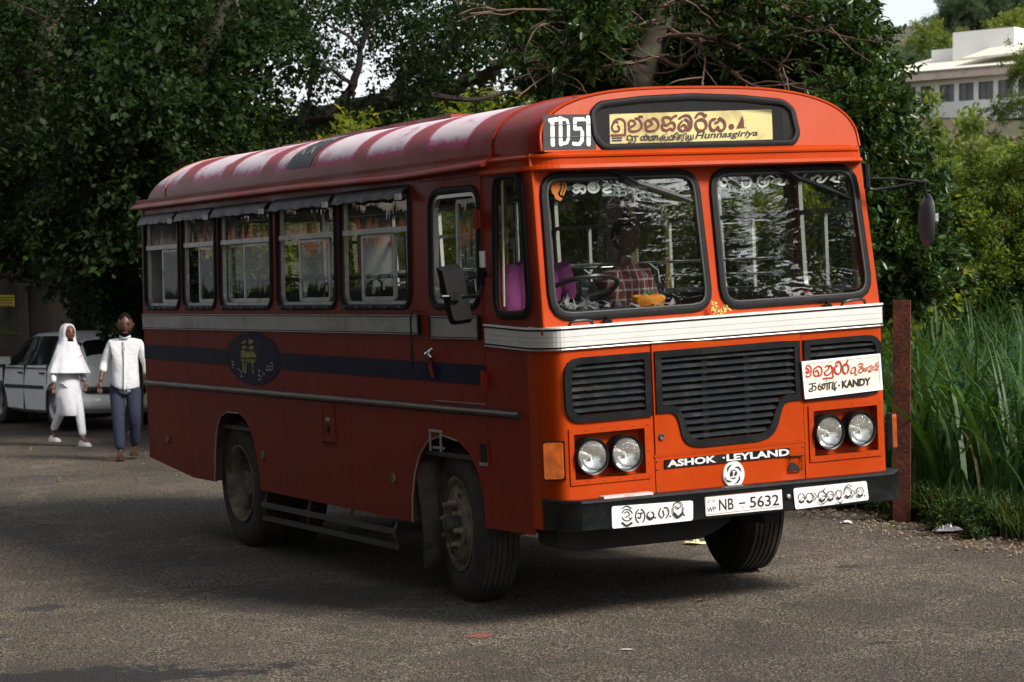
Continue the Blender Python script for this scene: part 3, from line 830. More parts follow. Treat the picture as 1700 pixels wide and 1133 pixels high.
# roof ventilation strips along the top
for (y0, y1, z0) in ((4.85, 5.9, 3.17), (3.75, 4.84, 3.18), (2.7, 3.74, 3.185)):
    MB().box(.72, 1.68, y0, y1, z0 - .04, z0 + .022).build('roof_vent_cover', M('vent_paint', (.30, .022, .035), .4, dirt=(.45, .3, .3), ds=4, dlo=.5, dhi=.75), bus, smooth=False)
# gutters
gutter_path = [((0.02, y), (-1, 0)) for y in (7.62, 6.0, 4.0, 2.0, .74)]
V = []; F = []
pr_ = [(-.01, 2.832), (.012, 2.828), (.012, 2.80), (.022, 2.795), (.060, 2.772), (.066, 2.758), (.058, 2.748), (-.01, 2.765)]
gutter = None
for (p, n_) in gutter_path:
    for (o_, z) in pr_: V.append((.03 - o_ + (0 if p[1] > 1.2 else 0), p[1], z - (.018 * math.exp(-((p[1] - 2.0) / .8) ** 2) if o_ > .02 else 0)))
m_ = len(pr_)
for i in range(len(gutter_path) - 1):
    for k in range(m_): F.append((i * m_ + k, i * m_ + (k + 1) % m_, (i + 1) * m_ + (k + 1) % m_, (i + 1) * m_ + k))
F += [tuple(range(m_)), tuple((len(gutter_path) - 1) * m_ + k for k in range(m_))[::-1]]
obj('rain_gutter', mesh('rain_gutter', V, F), paintd, bus)
def gp(r=.16, x0=.035, yf=.125):
    P = [((x0, .83), (-1, 0)), ((x0, .45), (-1, 0))]
    for t in range(0, 91, 10): P.append(((x0 + r * (1 - cos(RAD(t))), yf + .2 * (1 - sin(RAD(t)))), (-cos(RAD(t)), -sin(RAD(t)))))
    for u in (.6, 1.0, 1.4, 1.8): P.append(((u, yf - .01), (0, -1)))
    for t in range(90, -1, -10): P.append(((2.4 - x0 - r * (1 - cos(RAD(t))), yf + .2 * (1 - sin(RAD(t)))), (cos(RAD(t)), -sin(RAD(t)))))
    P.append(((2.4 - x0, 7.5), (1, 0))); return P
wrap([(-.04, 2.70), (.035, 2.695), (.045, 2.705), (.040, 2.725), (.015, 2.73), (.015, 2.765), (.026, 2.77), (.028, 2.782), (.012, 2.795), (-.04, 2.815)], paint, 'front_gutter', path=gp(), shf=lambda z: .004)
# far side: lower wall, upper wall with windows, seals
SRr = lambda u, v, w: SR(u, v, w)
plate('far_side_wall', [[(.25, .54), (.95, .53), (1.0, 1.0), (1.5, 1.07), (1.97, .95), (2.04, .5), (4.83, .5), (4.95, .95), (5.3, 1.07), (5.8, .95), (5.86, .5), (7.52, .6), (7.52, 1.86), (.25, 1.86)]], .012, SR, paint, bus)
FW = [(1.0, 1.9), (2.0, 3.10), (3.18, 4.31), (4.43, 5.57), (5.66, 6.46), (6.54, 7.44)]
plate('far_upper_wall', [[(.16, 1.85), (7.52, 1.85), (7.52, 2.80), (.24, 2.80)], roundpoly([(.25, 1.88), (.9, 1.88), (.9, 2.66), (.33, 2.66)], .08)] + [rrect(a, b, WZ0, WZ1, .06) for a, b in FW], .025, SR, paint, bus)
plate('far_wall_lining', [[(.94, 1.86), (7.45, 1.86), (7.45, 2.78), (.94, 2.78)]] + [rrect(a, b, WZ0, WZ1, .06) for a, b in FW], .01, SR, inside, bus, w0=-.055)
for a, b in FW + [(.28, .9)]:
    w = plate('window', [rrect(a, b, WZ0, WZ1, .06), rrect(a + .03, b - .03, WZ0 + .03, WZ1 - .03, .04)], .03, SR, alu, bus, w0=-.005)
    MB().box(2.33, 2.36, a + .03, b - .03, 2.395, 2.425).box(2.335, 2.36, (a + b) / 2 - .015, (a + b) / 2 + .015, 1.93, 2.40).build('window_bar', alu, w)
    plate('pane', [rrect(a + .031, b - .031, WZ0 + .031, WZ1 - .031, .04)], .004, SR, gplain, w, w0=-.04)
# rear wall
plate('rear_wall', [[(0, .6), (2.4, .6), (2.4, 1.8), (2.35, 2.8), (.05, 2.8), (0, 1.8)], rrect(.35, 2.05, 1.95, 2.6, .1)], .03, lambda u, v, w: Vector((u, 7.52 + w, v)), paintd, bus)
plate('rear_window', [rrect(.36, 2.04, 1.96, 2.59, .09)], .004, lambda u, v, w: Vector((u, 7.50 + w, v)), gplain, bus)

MB().box(.02, 2.38, 7.45, 7.48, .95, 1.94).box(.02, 2.38, 7.45, 7.48, 2.61, 2.79).build('rear_wall_lining', inside, bus)
for a_, b_ in ((.02, .35), (2.05, 2.38)): MB().box(a_, b_, 7.44, 7.48, 1.94, 2.61).build('rear_wall_lining', inside, bus)
# ---- bumper
BP = [((-.012, .16), (-1, 0)), ((-.012, .05), (-1, -.1)), ((.02, -.04), (-.8, -.6)), ((.10, -.118), (-.35, -.95)), ((.25, -.125), (0, -1)), ((.8, -.125), (0, -1)), ((1.45, -.121), (0, -1)), ((1.9, -.125), (0, -1)), ((2.31, -.118), (.2, -.98)), ((2.39, -.05), (.8, -.6)), ((2.42, .05), (1, 0)), ((2.42, .16), (1, 0))]
bumper = wrap([(-.10, .588), (-.008, .585), (.0, .592), (.0, .735), (.007, .748), (.004, .762), (-.008, .766), (-.10, .762)], blackp, 'front_bumper', path=BP, smooth=True, shf=lambda z: .0)
MB().box(.245, .575, -.126, -.06, .764, .778).build('bumper_step_strip', M('pinkish_paint', (.62, .50, .48), .5, dirt=(.4, .2, .18), ds=12), bumper)
for u in (1.515,): 
    V, F = lathe([(-.0, .016), (-.010, .013), (-.014, .0)], 8, 'Y', (u, -.125, .675)); obj('bumper_bolt', (V, F), alu, bumper)
PB = PY(-.127)
def bumper_plate(quad, mat, name, cut=.014, label=None):
    P = [bp(x, y, *PB) for x, y in quad]; us = [(p.x, p.z) for p in P]
    return plate(name, [roundpoly(us, cut, 2)], .004, lambda u, v, w: Vector((u, -.127 - w, v)), mat, bumper, w0=.004, label=label)
whp = M('plate_white', (.72, .71, .68), .5, var=.05, dirt=(.4, .38, .35), ds=8, dlo=.58, dhi=.8)
p1_ = bumper_plate([(1015, 842), (1016, 879), (1150, 865), (1150, 832)], whp, 'painted_name_panel')
p2_ = bumper_plate([(1169.5, 826.5), (1171.5, 858), (1299, 846), (1297, 813.5)], whp, 'number_plate', .006)
p3_ = bumper_plate([(1316.5, 812), (1320, 847), (1442, 831), (1438, 799.5)], whp, 'painted_name_panel')
PBo = PY(-.1315)
c3 = (860, 760, 4.722)
st_ = [ring(855, 455, 42, 45, 20, 160), ring(855, 455, 42, 45, 200, 340), [(832, 440), (858, 428), (872, 455), (842, 472)], [(870, 475), (882, 485), (868, 497)], ([(815, 515), (850, 538), (892, 515)], 16), [(815, 405), (850, 384), (888, 402)],
    ring(957, 462, 36, 55, -80, 60), ring(957, 462, 36, 55, 110, 250), [(938, 440), (978, 438)], [(962, 440), (958, 478), (938, 470)], ring(1037, 455, 27, 28, -70, 60), ring(1037, 455, 27, 28, 120, 250), ([(1012, 468), (1036, 484), (1062, 468)], 18),
    [(1118, 398), (1102, 440), (1122, 474), (1142, 455), (1132, 415)], [(1142, 394), (1168, 398), (1180, 438), (1160, 476)], ring(1250, 410, 40, 60, -150, -30), ring(1250, 410, 40, 60, -20, 60), ring(1250, 410, 40, 60, 120, 200), [(1230, 382), (1250, 402), (1272, 385)], ([(1220, 442), (1250, 468), (1288, 440)], 20)]
strokes('stencil_lettering', PBo, c3, st_, 8, blackl, p1_, .0005)
dots = [ring(x, y, 5, 5, 0, 330, 8) for x, y in ((1078, 476), (1193, 464), (1303, 456))]
polys('stencil_dots', PBo, c3, [ring(x, y, 8, 8, 0, 330, 9) for x, y in ((1078, 476), (1193, 464), (1303, 456))], blackl, p1_, .0005)
c4 = (1160, 740, 4.722)
st_ = []
for (cx, cy, rx, ry) in ((805, 415, 26, 34), (868, 412, 28, 36), (965, 400, 30, 38), (1030, 395, 27, 36), (1095, 385, 22, 34), (1165, 370, 28, 38), (1258, 365, 28, 34)):
    st_ += [ring(cx, cy, rx, ry, -160, -100, 6), ring(cx, cy, rx, ry, -80, 20, 8), ring(cx, cy, rx, ry, 160, 220, 6), (ring(cx, cy + 6, rx * .8, ry * .8, 35, 145, 8), 15)]
st_ += [[(895, 375), (915, 400), (903, 432)], [(932, 432), (965, 458), (1005, 430)], [(970, 358), (984, 338)], [(1078, 442), (1105, 455), (1118, 430)], [(1143, 332), (1165, 310), (1190, 327)], [(1196, 350), (1210, 378), (1190, 415)], [(1228, 365), (1250, 365)], [(800, 405), (815, 415)], [(1020, 385), (1042, 392)], [(955, 398), (978, 400)]]
strokes('stencil_lettering', PBo, c4, st_, 6.5, blackl, p3_, .0005)
polys('stencil_dots', PBo, c4, [ring(1300, 398, 6, 7, 0, 330, 9)], blackl, p3_, .0005)
def seg_text(name, s, boxes, crop, w, mat, parent, plane):
    pass
textq('plate_number', 'NB', PBo, c4, [(160, 515), (275, 503), (272, 415), (157, 427)], blackl, p2_, .0005, bold=.012)
strokes('plate_dash', PBo, c4, [[(318, 458), (362, 453)]], 11, blackl, p2_, .0005)
textq('plate_number', '5632', PBo, c4, [(402, 493), (632, 472), (628, 385), (399, 405)], blackl, p2_, .0005, bold=.012)
textq('plate_province', 'WP', PBo, c4, [(68, 530), (135, 518), (134, 480), (67, 490)], blackl, p2_, .0005, bold=.01)
strokes('plate_symbols', PBo, c4, [ring(80, 440, 9, 11), ring(118, 438, 7, 9), [(345, 480), (345, 500)], [(338, 482), (352, 481)]], 5, M('grey_mark', (.3, .3, .29), .6), p2_, .0005)
strokes('plate_border', PBo, c4, [[(52, 408), (640, 350), (652, 480), (62, 548), (52, 408)]], 4, M('plate_edge', (.25, .08, .06), .6), p2_, .0005, smooth=False)

# ---- maker's name strip and badge
PN = PY(-.012)
cn = (1180, 740, 11.333)
P = [bp(x, y, *PN) for x, y in ((1104, 765), (1311, 744.5), (1311, 758.5), (1104, 779))]
ns = plate('name_strip', [[(p.x, p.z) for p in P]], .01, lambda u, v, w: Vector((u, -.012 - w, v)), blackp, bus, w0=.001)
PN2 = PY(-.0145)
cz = (880, 560, 4.722)
silver = M('silver_letters', (.75, .75, .75), .35, metal=.3)
textq('name_letters', 'ASHOK', PN2, cz, [(1078, 1024), (1460, 986), (1458, 932), (1076, 970)], silver, ns, .0005, bold=.035)
textq('name_letters', 'LEYLAND', PN2, cn, [(298, 306), (1480, 196), (1472, 66), (292, 176)], silver, ns, .0005, bold=.035)
polys('name_dot', PN2, cn, [[(222, 225), (262, 222), (263, 252), (223, 255)]], silver, ns, .001)
cen = bp(1216.6, 789, *PY(0)); 
V, F = lathe([(.0, .083), (-.010, .083), (-.016, .077), (-.014, .0)], 40, 'Y', (cen.x, 0, cen.z)); V = [Vector((cen.x + (v.x - cen.x) * .93, v.y, v.z)) for v in V]
lg = obj('maker_badge', (V, F), M('badge_silver', (.72, .72, .70), .4, metal=.2), bus)
PL = PY(-.0165)
polys('badge_swirl', PL, cn, [[(400, 365), (345, 378), (302, 440), (318, 520), (332, 470), (350, 425)], [(445, 432), (485, 402), (525, 405), (560, 440), (580, 515), (545, 465), (505, 430)], [(262, 590), (300, 650), (350, 668), (405, 680), (355, 705), (305, 695), (275, 650)], [(540, 565), (555, 640), (520, 705), (440, 748), (480, 700), (525, 640)]], blackl, lg, .001)
polys('badge_centre', PL, cn, [ring(430, 550, 70, 90, 0, 345, 23)], blackl, lg, .001)
strokes('badge_letter', PL, cn, [[(412, 500), (455, 496)], [(436, 500), (418, 600)], [(378, 606), (478, 594)], [(478, 594), (492, 560)]], 24, silver, lg, .0018, smooth=False)

# ---- destination board with hand-painted writing
PD = PY(.25)
q = [bp(x, y, *PD) for x, y in ((1012, 189), (1281, 181), (1283, 233), (1013, 240.5))]
board = plate('destination_board', [[(p.x, p.z) for p in q]], .006, lambda u, v, w: Vector((u, .25 - w, v)), M('board_cream', (.85, .70, .34), .55, var=.14, vs=4, dirt=(.35, .22, .06), ds=3, dlo=.5, dhi=.75), bus, w0=0)
cd = (1000, 175, 5.862)
maroon = M('maroon_paint', (.16, .018, .012), .6)
g2_ = [[(265, 215), (300, 195), (320, 180), (305, 150), (275, 145), (255, 170), (262, 205)], [(258, 215), (270, 245), (310, 250), (350, 240), (380, 210), (378, 165), (350, 130), (320, 125)]]
st_ = [[(150, 165), (122, 158), (98, 190), (95, 225), (115, 250), (150, 250), (165, 225), (150, 195)], [(105, 165), (130, 140), (175, 130), (210, 150), (222, 190), (221, 285)], [(222, 286), (160, 288), (85, 290)]] + g2_ + [[(350, 128), (362, 105), (388, 110)]]
st_ += [[(x + 163, y - 2) for x, y in s] for s in g2_]
st_ += [[(600, 165), (585, 135), (600, 115), (650, 115), (665, 135)], [(665, 135), (690, 110), (722, 95)], [(590, 168), (622, 192), (660, 165), (692, 168), (705, 198), (690, 235), (655, 225), (628, 240), (592, 232), (580, 205), (588, 172)],
    [(745, 125), (800, 95), (845, 105), (866, 150), (862, 210), (840, 240)], [(775, 150), (745, 185), (745, 222), (775, 245), (805, 235), (810, 205), (790, 185), (768, 200)], [(800, 130), (830, 150), (842, 200), (826, 242)],
    [(905, 115), (930, 80), (970, 75), (1000, 105)], [(1000, 108), (1006, 88)], [(965, 128), (918, 148), (905, 190), (928, 235), (970, 242), (1005, 212), (1005, 165), (978, 135), (945, 138)],
    [(1095, 130), (1058, 140), (1045, 190), (1060, 230), (1095, 236), (1120, 205), (1132, 232), (1165, 240), (1190, 205), (1185, 160), (1155, 130), (1130, 120)], [(1100, 165), (1130, 152)]]
PD2 = PY(.249)
strokes('painted_place_name', PD2, cd, st_, 21, maroon, board, .001)
polys('painted_marks', PD2, cd, [ring(1255, 205, 28, 30, 0, 340, 16), [(1362, 95), (1375, 140), (1380, 210), (1412, 216), (1300, 224)]], maroon, board, .001)
st_ = [([(95, 316), (190, 314)], 14), ([(95, 340), (186, 338)], 14),
    [(240, 300), (270, 290), (290, 315), (265, 335), (240, 325), (250, 300)], [(290, 300), (290, 345), (255, 358)], [(300, 300), (350, 296)], [(320, 298), (320, 345), (300, 362)],
    [(380, 300), (372, 325), (390, 335), (405, 310), (392, 295)], [(405, 320), (420, 335), (435, 310), (425, 296)], [(400, 297), (445, 296), (445, 335)], [(422, 275), (428, 280)],
    [(460, 300), (452, 325), (475, 335), (488, 310), (475, 296)], [(488, 318), (505, 333), (515, 300)], [(480, 296), (540, 294)], [(535, 294), (535, 332)],
    [(560, 305), (556, 330), (580, 335), (600, 300), (585, 290), (575, 320)], [(605, 300), (605, 333), (635, 328), (630, 296)], [(618, 268), (622, 276)],
    [(650, 300), (650, 330), (675, 325), (700, 300), (660, 290)], [(690, 285), (690, 335)], [(700, 300), (735, 325), (738, 285), (715, 262), (700, 285)], [(750, 285), (750, 330)], [(755, 285), (780, 283)], [(782, 285), (778, 335), (765, 345)], [(790, 275), (808, 268), (815, 290)], [(815, 285), (815, 328)], [(830, 285), (828, 328), (870, 324)], [(850, 284), (850, 326)], [(876, 280), (876, 326)]]
strokes('painted_tamil_name', PD2, cd, st_, 11, blackl, board, .001)
textq('painted_latin_name', 'Hunnasgiriya', PD2, cd, [(900, 345), (1510, 310), (1515, 235), (905, 255)], blackl, board, .001, bold=.022, shear_=.25)
MB().box(.42, 1.9, .36, .38, 2.79, 3.14).build('sign_box_back', M('sign_back', (.03, .032, .034), .7), bus)
# route number patch
c5 = (860, 140, 4.722)
def ondome(z): return dome_y(z)
PDm = ((0, 1, -.22), .145 - 2.8 * .22 - .004)
patchq = polys('route_number_panel', PDm, c5, [[(196, 236), (598, 232), (612, 505), (198, 512)]], M('panel_black', (.010, .011, .013), .5, spec=.2, dirt=(.05, .02, .015), ds=9, dlo=.55, dhi=.75), bus, .0005)
st_ = [[(268, 290), (272, 476)], ([(245, 283), (306, 272)], 30), ([(331, 258), (334, 474)], 27), ([(340, 268), (384, 280), (394, 320), (394, 420), (382, 456), (342, 466)], 22),
       ([(514, 272), (440, 274)], 28), ([(443, 274), (445, 352)], 26), ([(440, 348), (490, 345), (502, 375), (500, 440), (478, 468), (430, 464)], 26), ([(548, 254), (551, 474)], 30), ([(528, 285), (548, 262)], 16)]
strokes('route_number', PDm, c5, st_, 30, whitep, patchq, .0015, smooth=False)
strokes('stencil_gap', PDm, c5, [[(240, 318), (575, 312)], [(240, 414), (575, 410)]], 5, M('panel_black2', (.010, .011, .013), .5), patchq, .006, smooth=False)

# ---- town board hung on the grille
q = [bp(x, y, *PY(-.03)) for x, y in ((1330, 601.5), (1460.5, 588), (1465, 648), (1335.5, 664))]
fq = [(p.x, p.z) for p in q][::-1]
tb = plate('town_board', [fq], .008, lambda u, v, w: Vector((u, -.032 - w, v)), M('board_white', (.80, .70, .55), .5, var=.06, dirt=(.5, .4, .3), ds=6, dlo=.6, dhi=.8), bus, w0=0)
plate('board_frame', [fq, inset(fq, .016)], .012, lambda u, v, w: Vector((u, -.032 - w, v)), whitep, tb, w0=.004)
ck = (1320, 585, 11.333)
PK = PY(-.033)
redp = M('red_paint', (.40, .012, .004), .6)
st_ = [[(200, 300), (240, 258), (290, 290), (302, 360), (290, 440), (240, 478), (200, 450)], [(200, 330), (232, 320), (250, 345), (225, 370), (200, 385), (240, 405), (272, 365)],
    [(400, 300), (360, 320), (345, 380), (362, 448), (410, 460), (440, 420), (430, 370), (400, 350), (382, 380)], [(400, 290), (450, 275), (495, 310), (502, 380), (480, 440), (440, 460)],
    [(560, 380), (610, 340), (640, 290), (600, 262), (565, 290)], [(550, 390), (572, 440), (630, 430), (690, 370), (692, 300), (662, 262), (632, 262)], [(706, 290), (711, 485)], [(711, 487), (525, 507)],
    [(755, 275), (785, 272), (800, 250)], [(760, 232), (790, 190), (840, 200), (866, 260), (862, 350), (830, 410), (780, 415), (747, 370), (745, 300), (762, 262)],
    [(988, 160), (965, 215), (920, 240), (895, 300), (905, 380), (945, 410), (990, 372), (1002, 290), (972, 242), (935, 246)],
    ([(1055, 345), (1048, 400), (1090, 398), (1132, 355), (1130, 300), (1095, 290), (1062, 320)], 20), ([(1132, 300), (1128, 425), (1165, 428)], 20),
    ([(1190, 250), (1212, 220), (1258, 224), (1275, 258)], 20), ([(1202, 290), (1232, 270), (1260, 298), (1225, 320), (1192, 342), (1195, 380), (1240, 388), (1272, 350), (1270, 300)], 20),
    ([(1312, 300), (1302, 348), (1330, 358), (1352, 322), (1332, 290)], 20), ([(1370, 290), (1420, 262), (1450, 290), (1402, 330), (1382, 370), (1440, 352), (1480, 300)], 20), ([(1502, 222), (1558, 200)], 18), ([(1490, 270), (1540, 250), (1550, 290), (1502, 328), (1556, 340)], 20)]
strokes('painted_town_name', PK, ck, st_, 28, redp, tb, .001)
st_ = [[(262, 612), (392, 590)], [(322, 602), (322, 680), (280, 700), (262, 738), (318, 745), (322, 690)], [(322, 652), (380, 648), (392, 705), (352, 730)],
    [(472, 600), (440, 640), (442, 700), (482, 718), (492, 670), (462, 642)], [(502, 622), (540, 602), (562, 640), (542, 698), (512, 680), (522, 632)], [(556, 600), (602, 592)], [(602, 592), (602, 718)], [(588, 540), (594, 548)],
    [(642, 580), (642, 706)], [(618, 588), (688, 574)], [(712, 560), (702, 690), (782, 680)], [(772, 562), (742, 602), (746, 735)]]
strokes('painted_tamil_name', PK, ck, st_, 22, blackl, tb, .001)
polys('board_dot', PK, ck, [[(806, 640), (826, 605), (850, 632), (830, 662)]], blackl, tb, .001)
textq('painted_latin_name', 'KANDY', PK, ck, [(880, 690), (1425, 628), (1425, 478), (876, 542)], blackl, tb, .001, bold=.05)

# ---- windscreen stickers (on the inside face of the glass)
PG = ((0, 1, -.125), .085 - 1.7 * .125 + .012)
cw = (900, 280, 6.071)
dimp = M('sticker_white_dimmed', (.13, .16, .15), .6)  # white letters; their duller shading under reflections is put into this grey
midp = M('sticker_white', (.62, .64, .62), .6)
st_ = [[(325, 168), (362, 160), (400, 172)], [(320, 172), (345, 196), (385, 182), (425, 172), (437, 205), (420, 236), (380, 216), (345, 240), (315, 214)], ring(520, 187, 52, 46, -60, 280), ring(515, 182, 20, 18, 0, 330), [(620, 165), (660, 150), (692, 172), (652, 195), (618, 214), (640, 236), (700, 226)]]
strokes('windscreen_lettering', PG, cw, st_, 24, midp, bus, -.004)
st_ = [[(470, 118), (520, 102), (570, 120)], [(690, 128), (733, 160), (737, 205), (722, 262)], [(610, 262), (740, 262)], [(765, 152), (792, 132), (842, 150), (790, 180), (772, 222), (848, 216)], [(846, 216), (850, 262)], [(850, 264), (755, 266)],
    [(930, 180), (960, 212), (1040, 210)], [(1095, 150), (1150, 92)], [(1090, 162), (1130, 150), (1162, 182)], [(1210, 190), (1240, 140), (1280, 120)], [(1220, 195), (1260, 207), (1300, 160), (1350, 142), (1370, 200)], [(1400, 112), (1450, 82), (1510, 92), (1522, 140)], [(1412, 150), (1470, 122), (1440, 160), (1420, 196), (1490, 202), (1522, 162)]]
strokes('windscreen_lettering', PG, cw, st_, 20, dimp, bus, -.004)
orange = M('orange_sticker', (.75, .22, .015), .6)
polys('head_sticker', PG, cw, [[(100, 112), (140, 95), (175, 115), (190, 160), (180, 210), (160, 250), (175, 275), (210, 295), (190, 325), (135, 300), (125, 260), (105, 242), (94, 205), (98, 160)]], orange, bus, -.004)
strokes('head_sticker_crest', PG, cw, [[(150, 90), (200, 120), (212, 180), (192, 255)], [(185, 90), (230, 130), (240, 190), (214, 262)]], 16, orange, bus, -.0045)
cw2 = (1180, 260, 6.8)
st_ = [[(112, 292), (150, 252), (190, 290), (150, 328), (118, 312)], [(340, 215), (400, 190), (442, 210)], [(350, 242), (370, 330), (420, 340), (455, 292), (442, 242), (392, 230)], [(530, 290), (550, 230), (602, 190)], [(535, 302), (582, 335), (642, 310), (662, 252)], [(622, 240), (690, 190)],
    [(682, 290), (740, 250), (800, 262), (762, 300), (820, 312), (862, 262)], [(880, 192), (930, 180), (990, 222)], [(1050, 222), (1100, 172)], [(1050, 232), (1082, 280), (1130, 270), (1142, 230)], [(1160, 242), (1202, 212), (1250, 232), (1202, 270), (1260, 282), (1322, 222)], [(1332, 182), (1400, 160), (1442, 192)], [(1352, 262), (1402, 222), (1382, 270), (1450, 282)]]
strokes('windscreen_lettering', PG, cw2, st_, 22, midp, bus, -.004)
polys('windscreen_sticker', PG, cw2, [[(1435, 125), (1575, 122), (1580, 228), (1445, 232)]], midp, bus, -.003)
# ---- wipers, handles, mirrors
def P3(px, py, pl): return bp(px, py, *pl)
WO = ((0, 1, -.125), .085 - 1.7 * .125 - .035)
WO2 = ((0, 1, -.125), .085 - 1.7 * .125 - .022)
for A, B, Cc, D in (((992, 268), (1060, 305), (1040, 297), (1150, 333)), ((1264, 259), (1330, 298), (1283, 279), (1415, 330))):
    m = MB()
    a, b = P3(*A, WO), P3(*B, WO)
    m.tube([a + Vector((0, .05, .01)), a, a.lerp(b, .5) + Vector((0, -.012, 0)), b], [.020, .018, .014, .009], 8)
    m.cbox(a + Vector((0, .02, 0)), (.05, .06, .04))
    wp = m.build('wiper', blackp, bus)
    c, d = P3(*Cc, WO2), P3(*D, WO2)
    MB().tube([c, c.lerp(d, .3) + Vector((0, -.01, .004)), c.lerp(d, .7) + Vector((0, -.01, .004)), d], [.005, .013, .013, .004], 6).tube([c + Vector((0, .014, -.004)), d + Vector((0, .014, -.004))], .006, 6).build('wiper_blade', M('wiper_metal', (.16, .16, .17), .35, metal=.5) if A[0] < 1000 else blackp, wp)
for x0, x1, zz in ((943, 985, 0), (1395, 1437, 0)):
    y0 = 546 if x0 < 1000 else 512; y1 = 543 if x0 < 1000 else 507
    WH = ((0, 1, 0), .04)
    a, b = P3(x0, y0, WH), P3(x1, y1, WH)
    m = MB(); up = Vector((0, -.01, .045))
    m.tube([a, a + up * .8 + (b - a) * .08, a + up + (b - a) * .3, a + up + (b - a) * .7, b + up * .8 - (b - a) * .08, b], .009, 8)
    m.build('front_grab_handle', blackp, bus)
for px, py in ((1008, 534), (1374, 508)):
    MB().cbox(P3(px, py, PY(.055)), (.05, .03, .025)).cbox(P3(px, py - 4, PY(.055)), (.02, .03, .03)).build('windscreen_clip', blackp, bus)
# near mirror: black housing seen from its back, on a bent arm
PMn = ((0, 1, 0), .60)
def mq(px, py, y=.60): return bp(px, py, 0, 0) if False else bp(px, py, (0, 1, 0), y)
q = [mq(x, y) for x, y in ((727, 444), (766, 436), (773, 470), (785, 535), (750, 540), (741, 505))]
loop = roundpoly([(p.x, p.z) for p in q][::-1], [.03, .03, .004, .03, .03, .004])
V, F = fill2d([loop], .05); cxm = sum(p.x for p in q) / 6; czm = sum(p.z for p in q) / 6
mV = []
for v in V:
    k = 1.0 if v.z > 0 else .86
    mV.append(Vector((cxm + (v.x - cxm) * k, .60 + v.z, czm + (v.y - czm) * k)))
mir = obj('side_mirror', (mV, F), black, bus)
V, F = fill2d([loop], .004); obj('mirror_face', ([Vector((cxm + (v.x - cxm) * .93, .628 + v.z, czm + (v.y - czm) * .95)) for v in V], F), chrome, mir)
m = MB()
a0 = Vector((-.03, .80, mq(795, 443, .8).z)); 
m.tube([Vector((-.02, .80, 2.24)), Vector((-.02, .80, 2.14))], .020, 10)
wm = m.build('mirror_pivot', M('pivot_white', (.6, .58, .55), .5), bus)
m = MB(); e = mq(758, 491, .56)
m.tube([Vector((-.02, .80, 2.15)), Vector((-.03, .79, 2.03)), Vector((-.10, .72, 1.965)), e + Vector((.10, .02, -.005)), e, e + Vector((-.10, 0, 0))], .011, 8)
m.cbox(e, (.045, .04, .05)).tube([Vector((-.02, .80, 2.10)), Vector((0.0, .80, 2.10))], .02, 8)
m.build('mirror_arm', blackp, mir)
MB().cbox(e + Vector((-.035, -.015, 0)), (.02, .01, .05)).build('mirror_clamp', chrome, mir)
# far mirror
q1 = mq(1437, 272, .10); q2 = mq(1440, 312, .10); q3 = mq(1527, 301, -.05); q4 = mq(1541, 338, -.05); q5 = mq(1440, 296, .10)
m = MB(); m.tube([q1 + Vector((-.0, 0, .0)), q2], .022, 8)
m.tube([q2, q2 + Vector((.05, -.01, -.012)), (q2 + q3) / 2 + Vector((0, 0, -.015)), q3 + Vector((.03, 0, -.0)), q4, mq(1547, 380, -.05)], .010, 8)
m.tube([q5, (q5 + q3) / 2 + Vector((0, 0, .01)), q3], .007, 8)
fa = m.build('far_mirror_arm', blackp, bus)
cm = mq(1537, 366, -.02); rot = Matrix.Rotation(RAD(-99), 3, 'Z') @ Matrix.Rotation(RAD(7), 3, 'Y')
prof = [(-.045, .0), (-.042, .3), (-.02, .42), (.01, .49), (.025, .5)]
V, F = lathe([(-.040, .0), (-.034, .05), (-.015, .085), (.012, .10), (.02, .10), (.02, .0)], 28, 'Y')
V = [cm + rot @ Vector((v.x * .95, v.y * .85, v.z * 1.70)) for v in V]
fm_ = obj('side_mirror', (V, F), M('mirror_grey', (.045, .048, .052), .45), bus)
MB().cbox(cm + Vector((.055, -.03, .02)), (.03, .02, .05)).build('mirror_clamp', chrome, fm_)

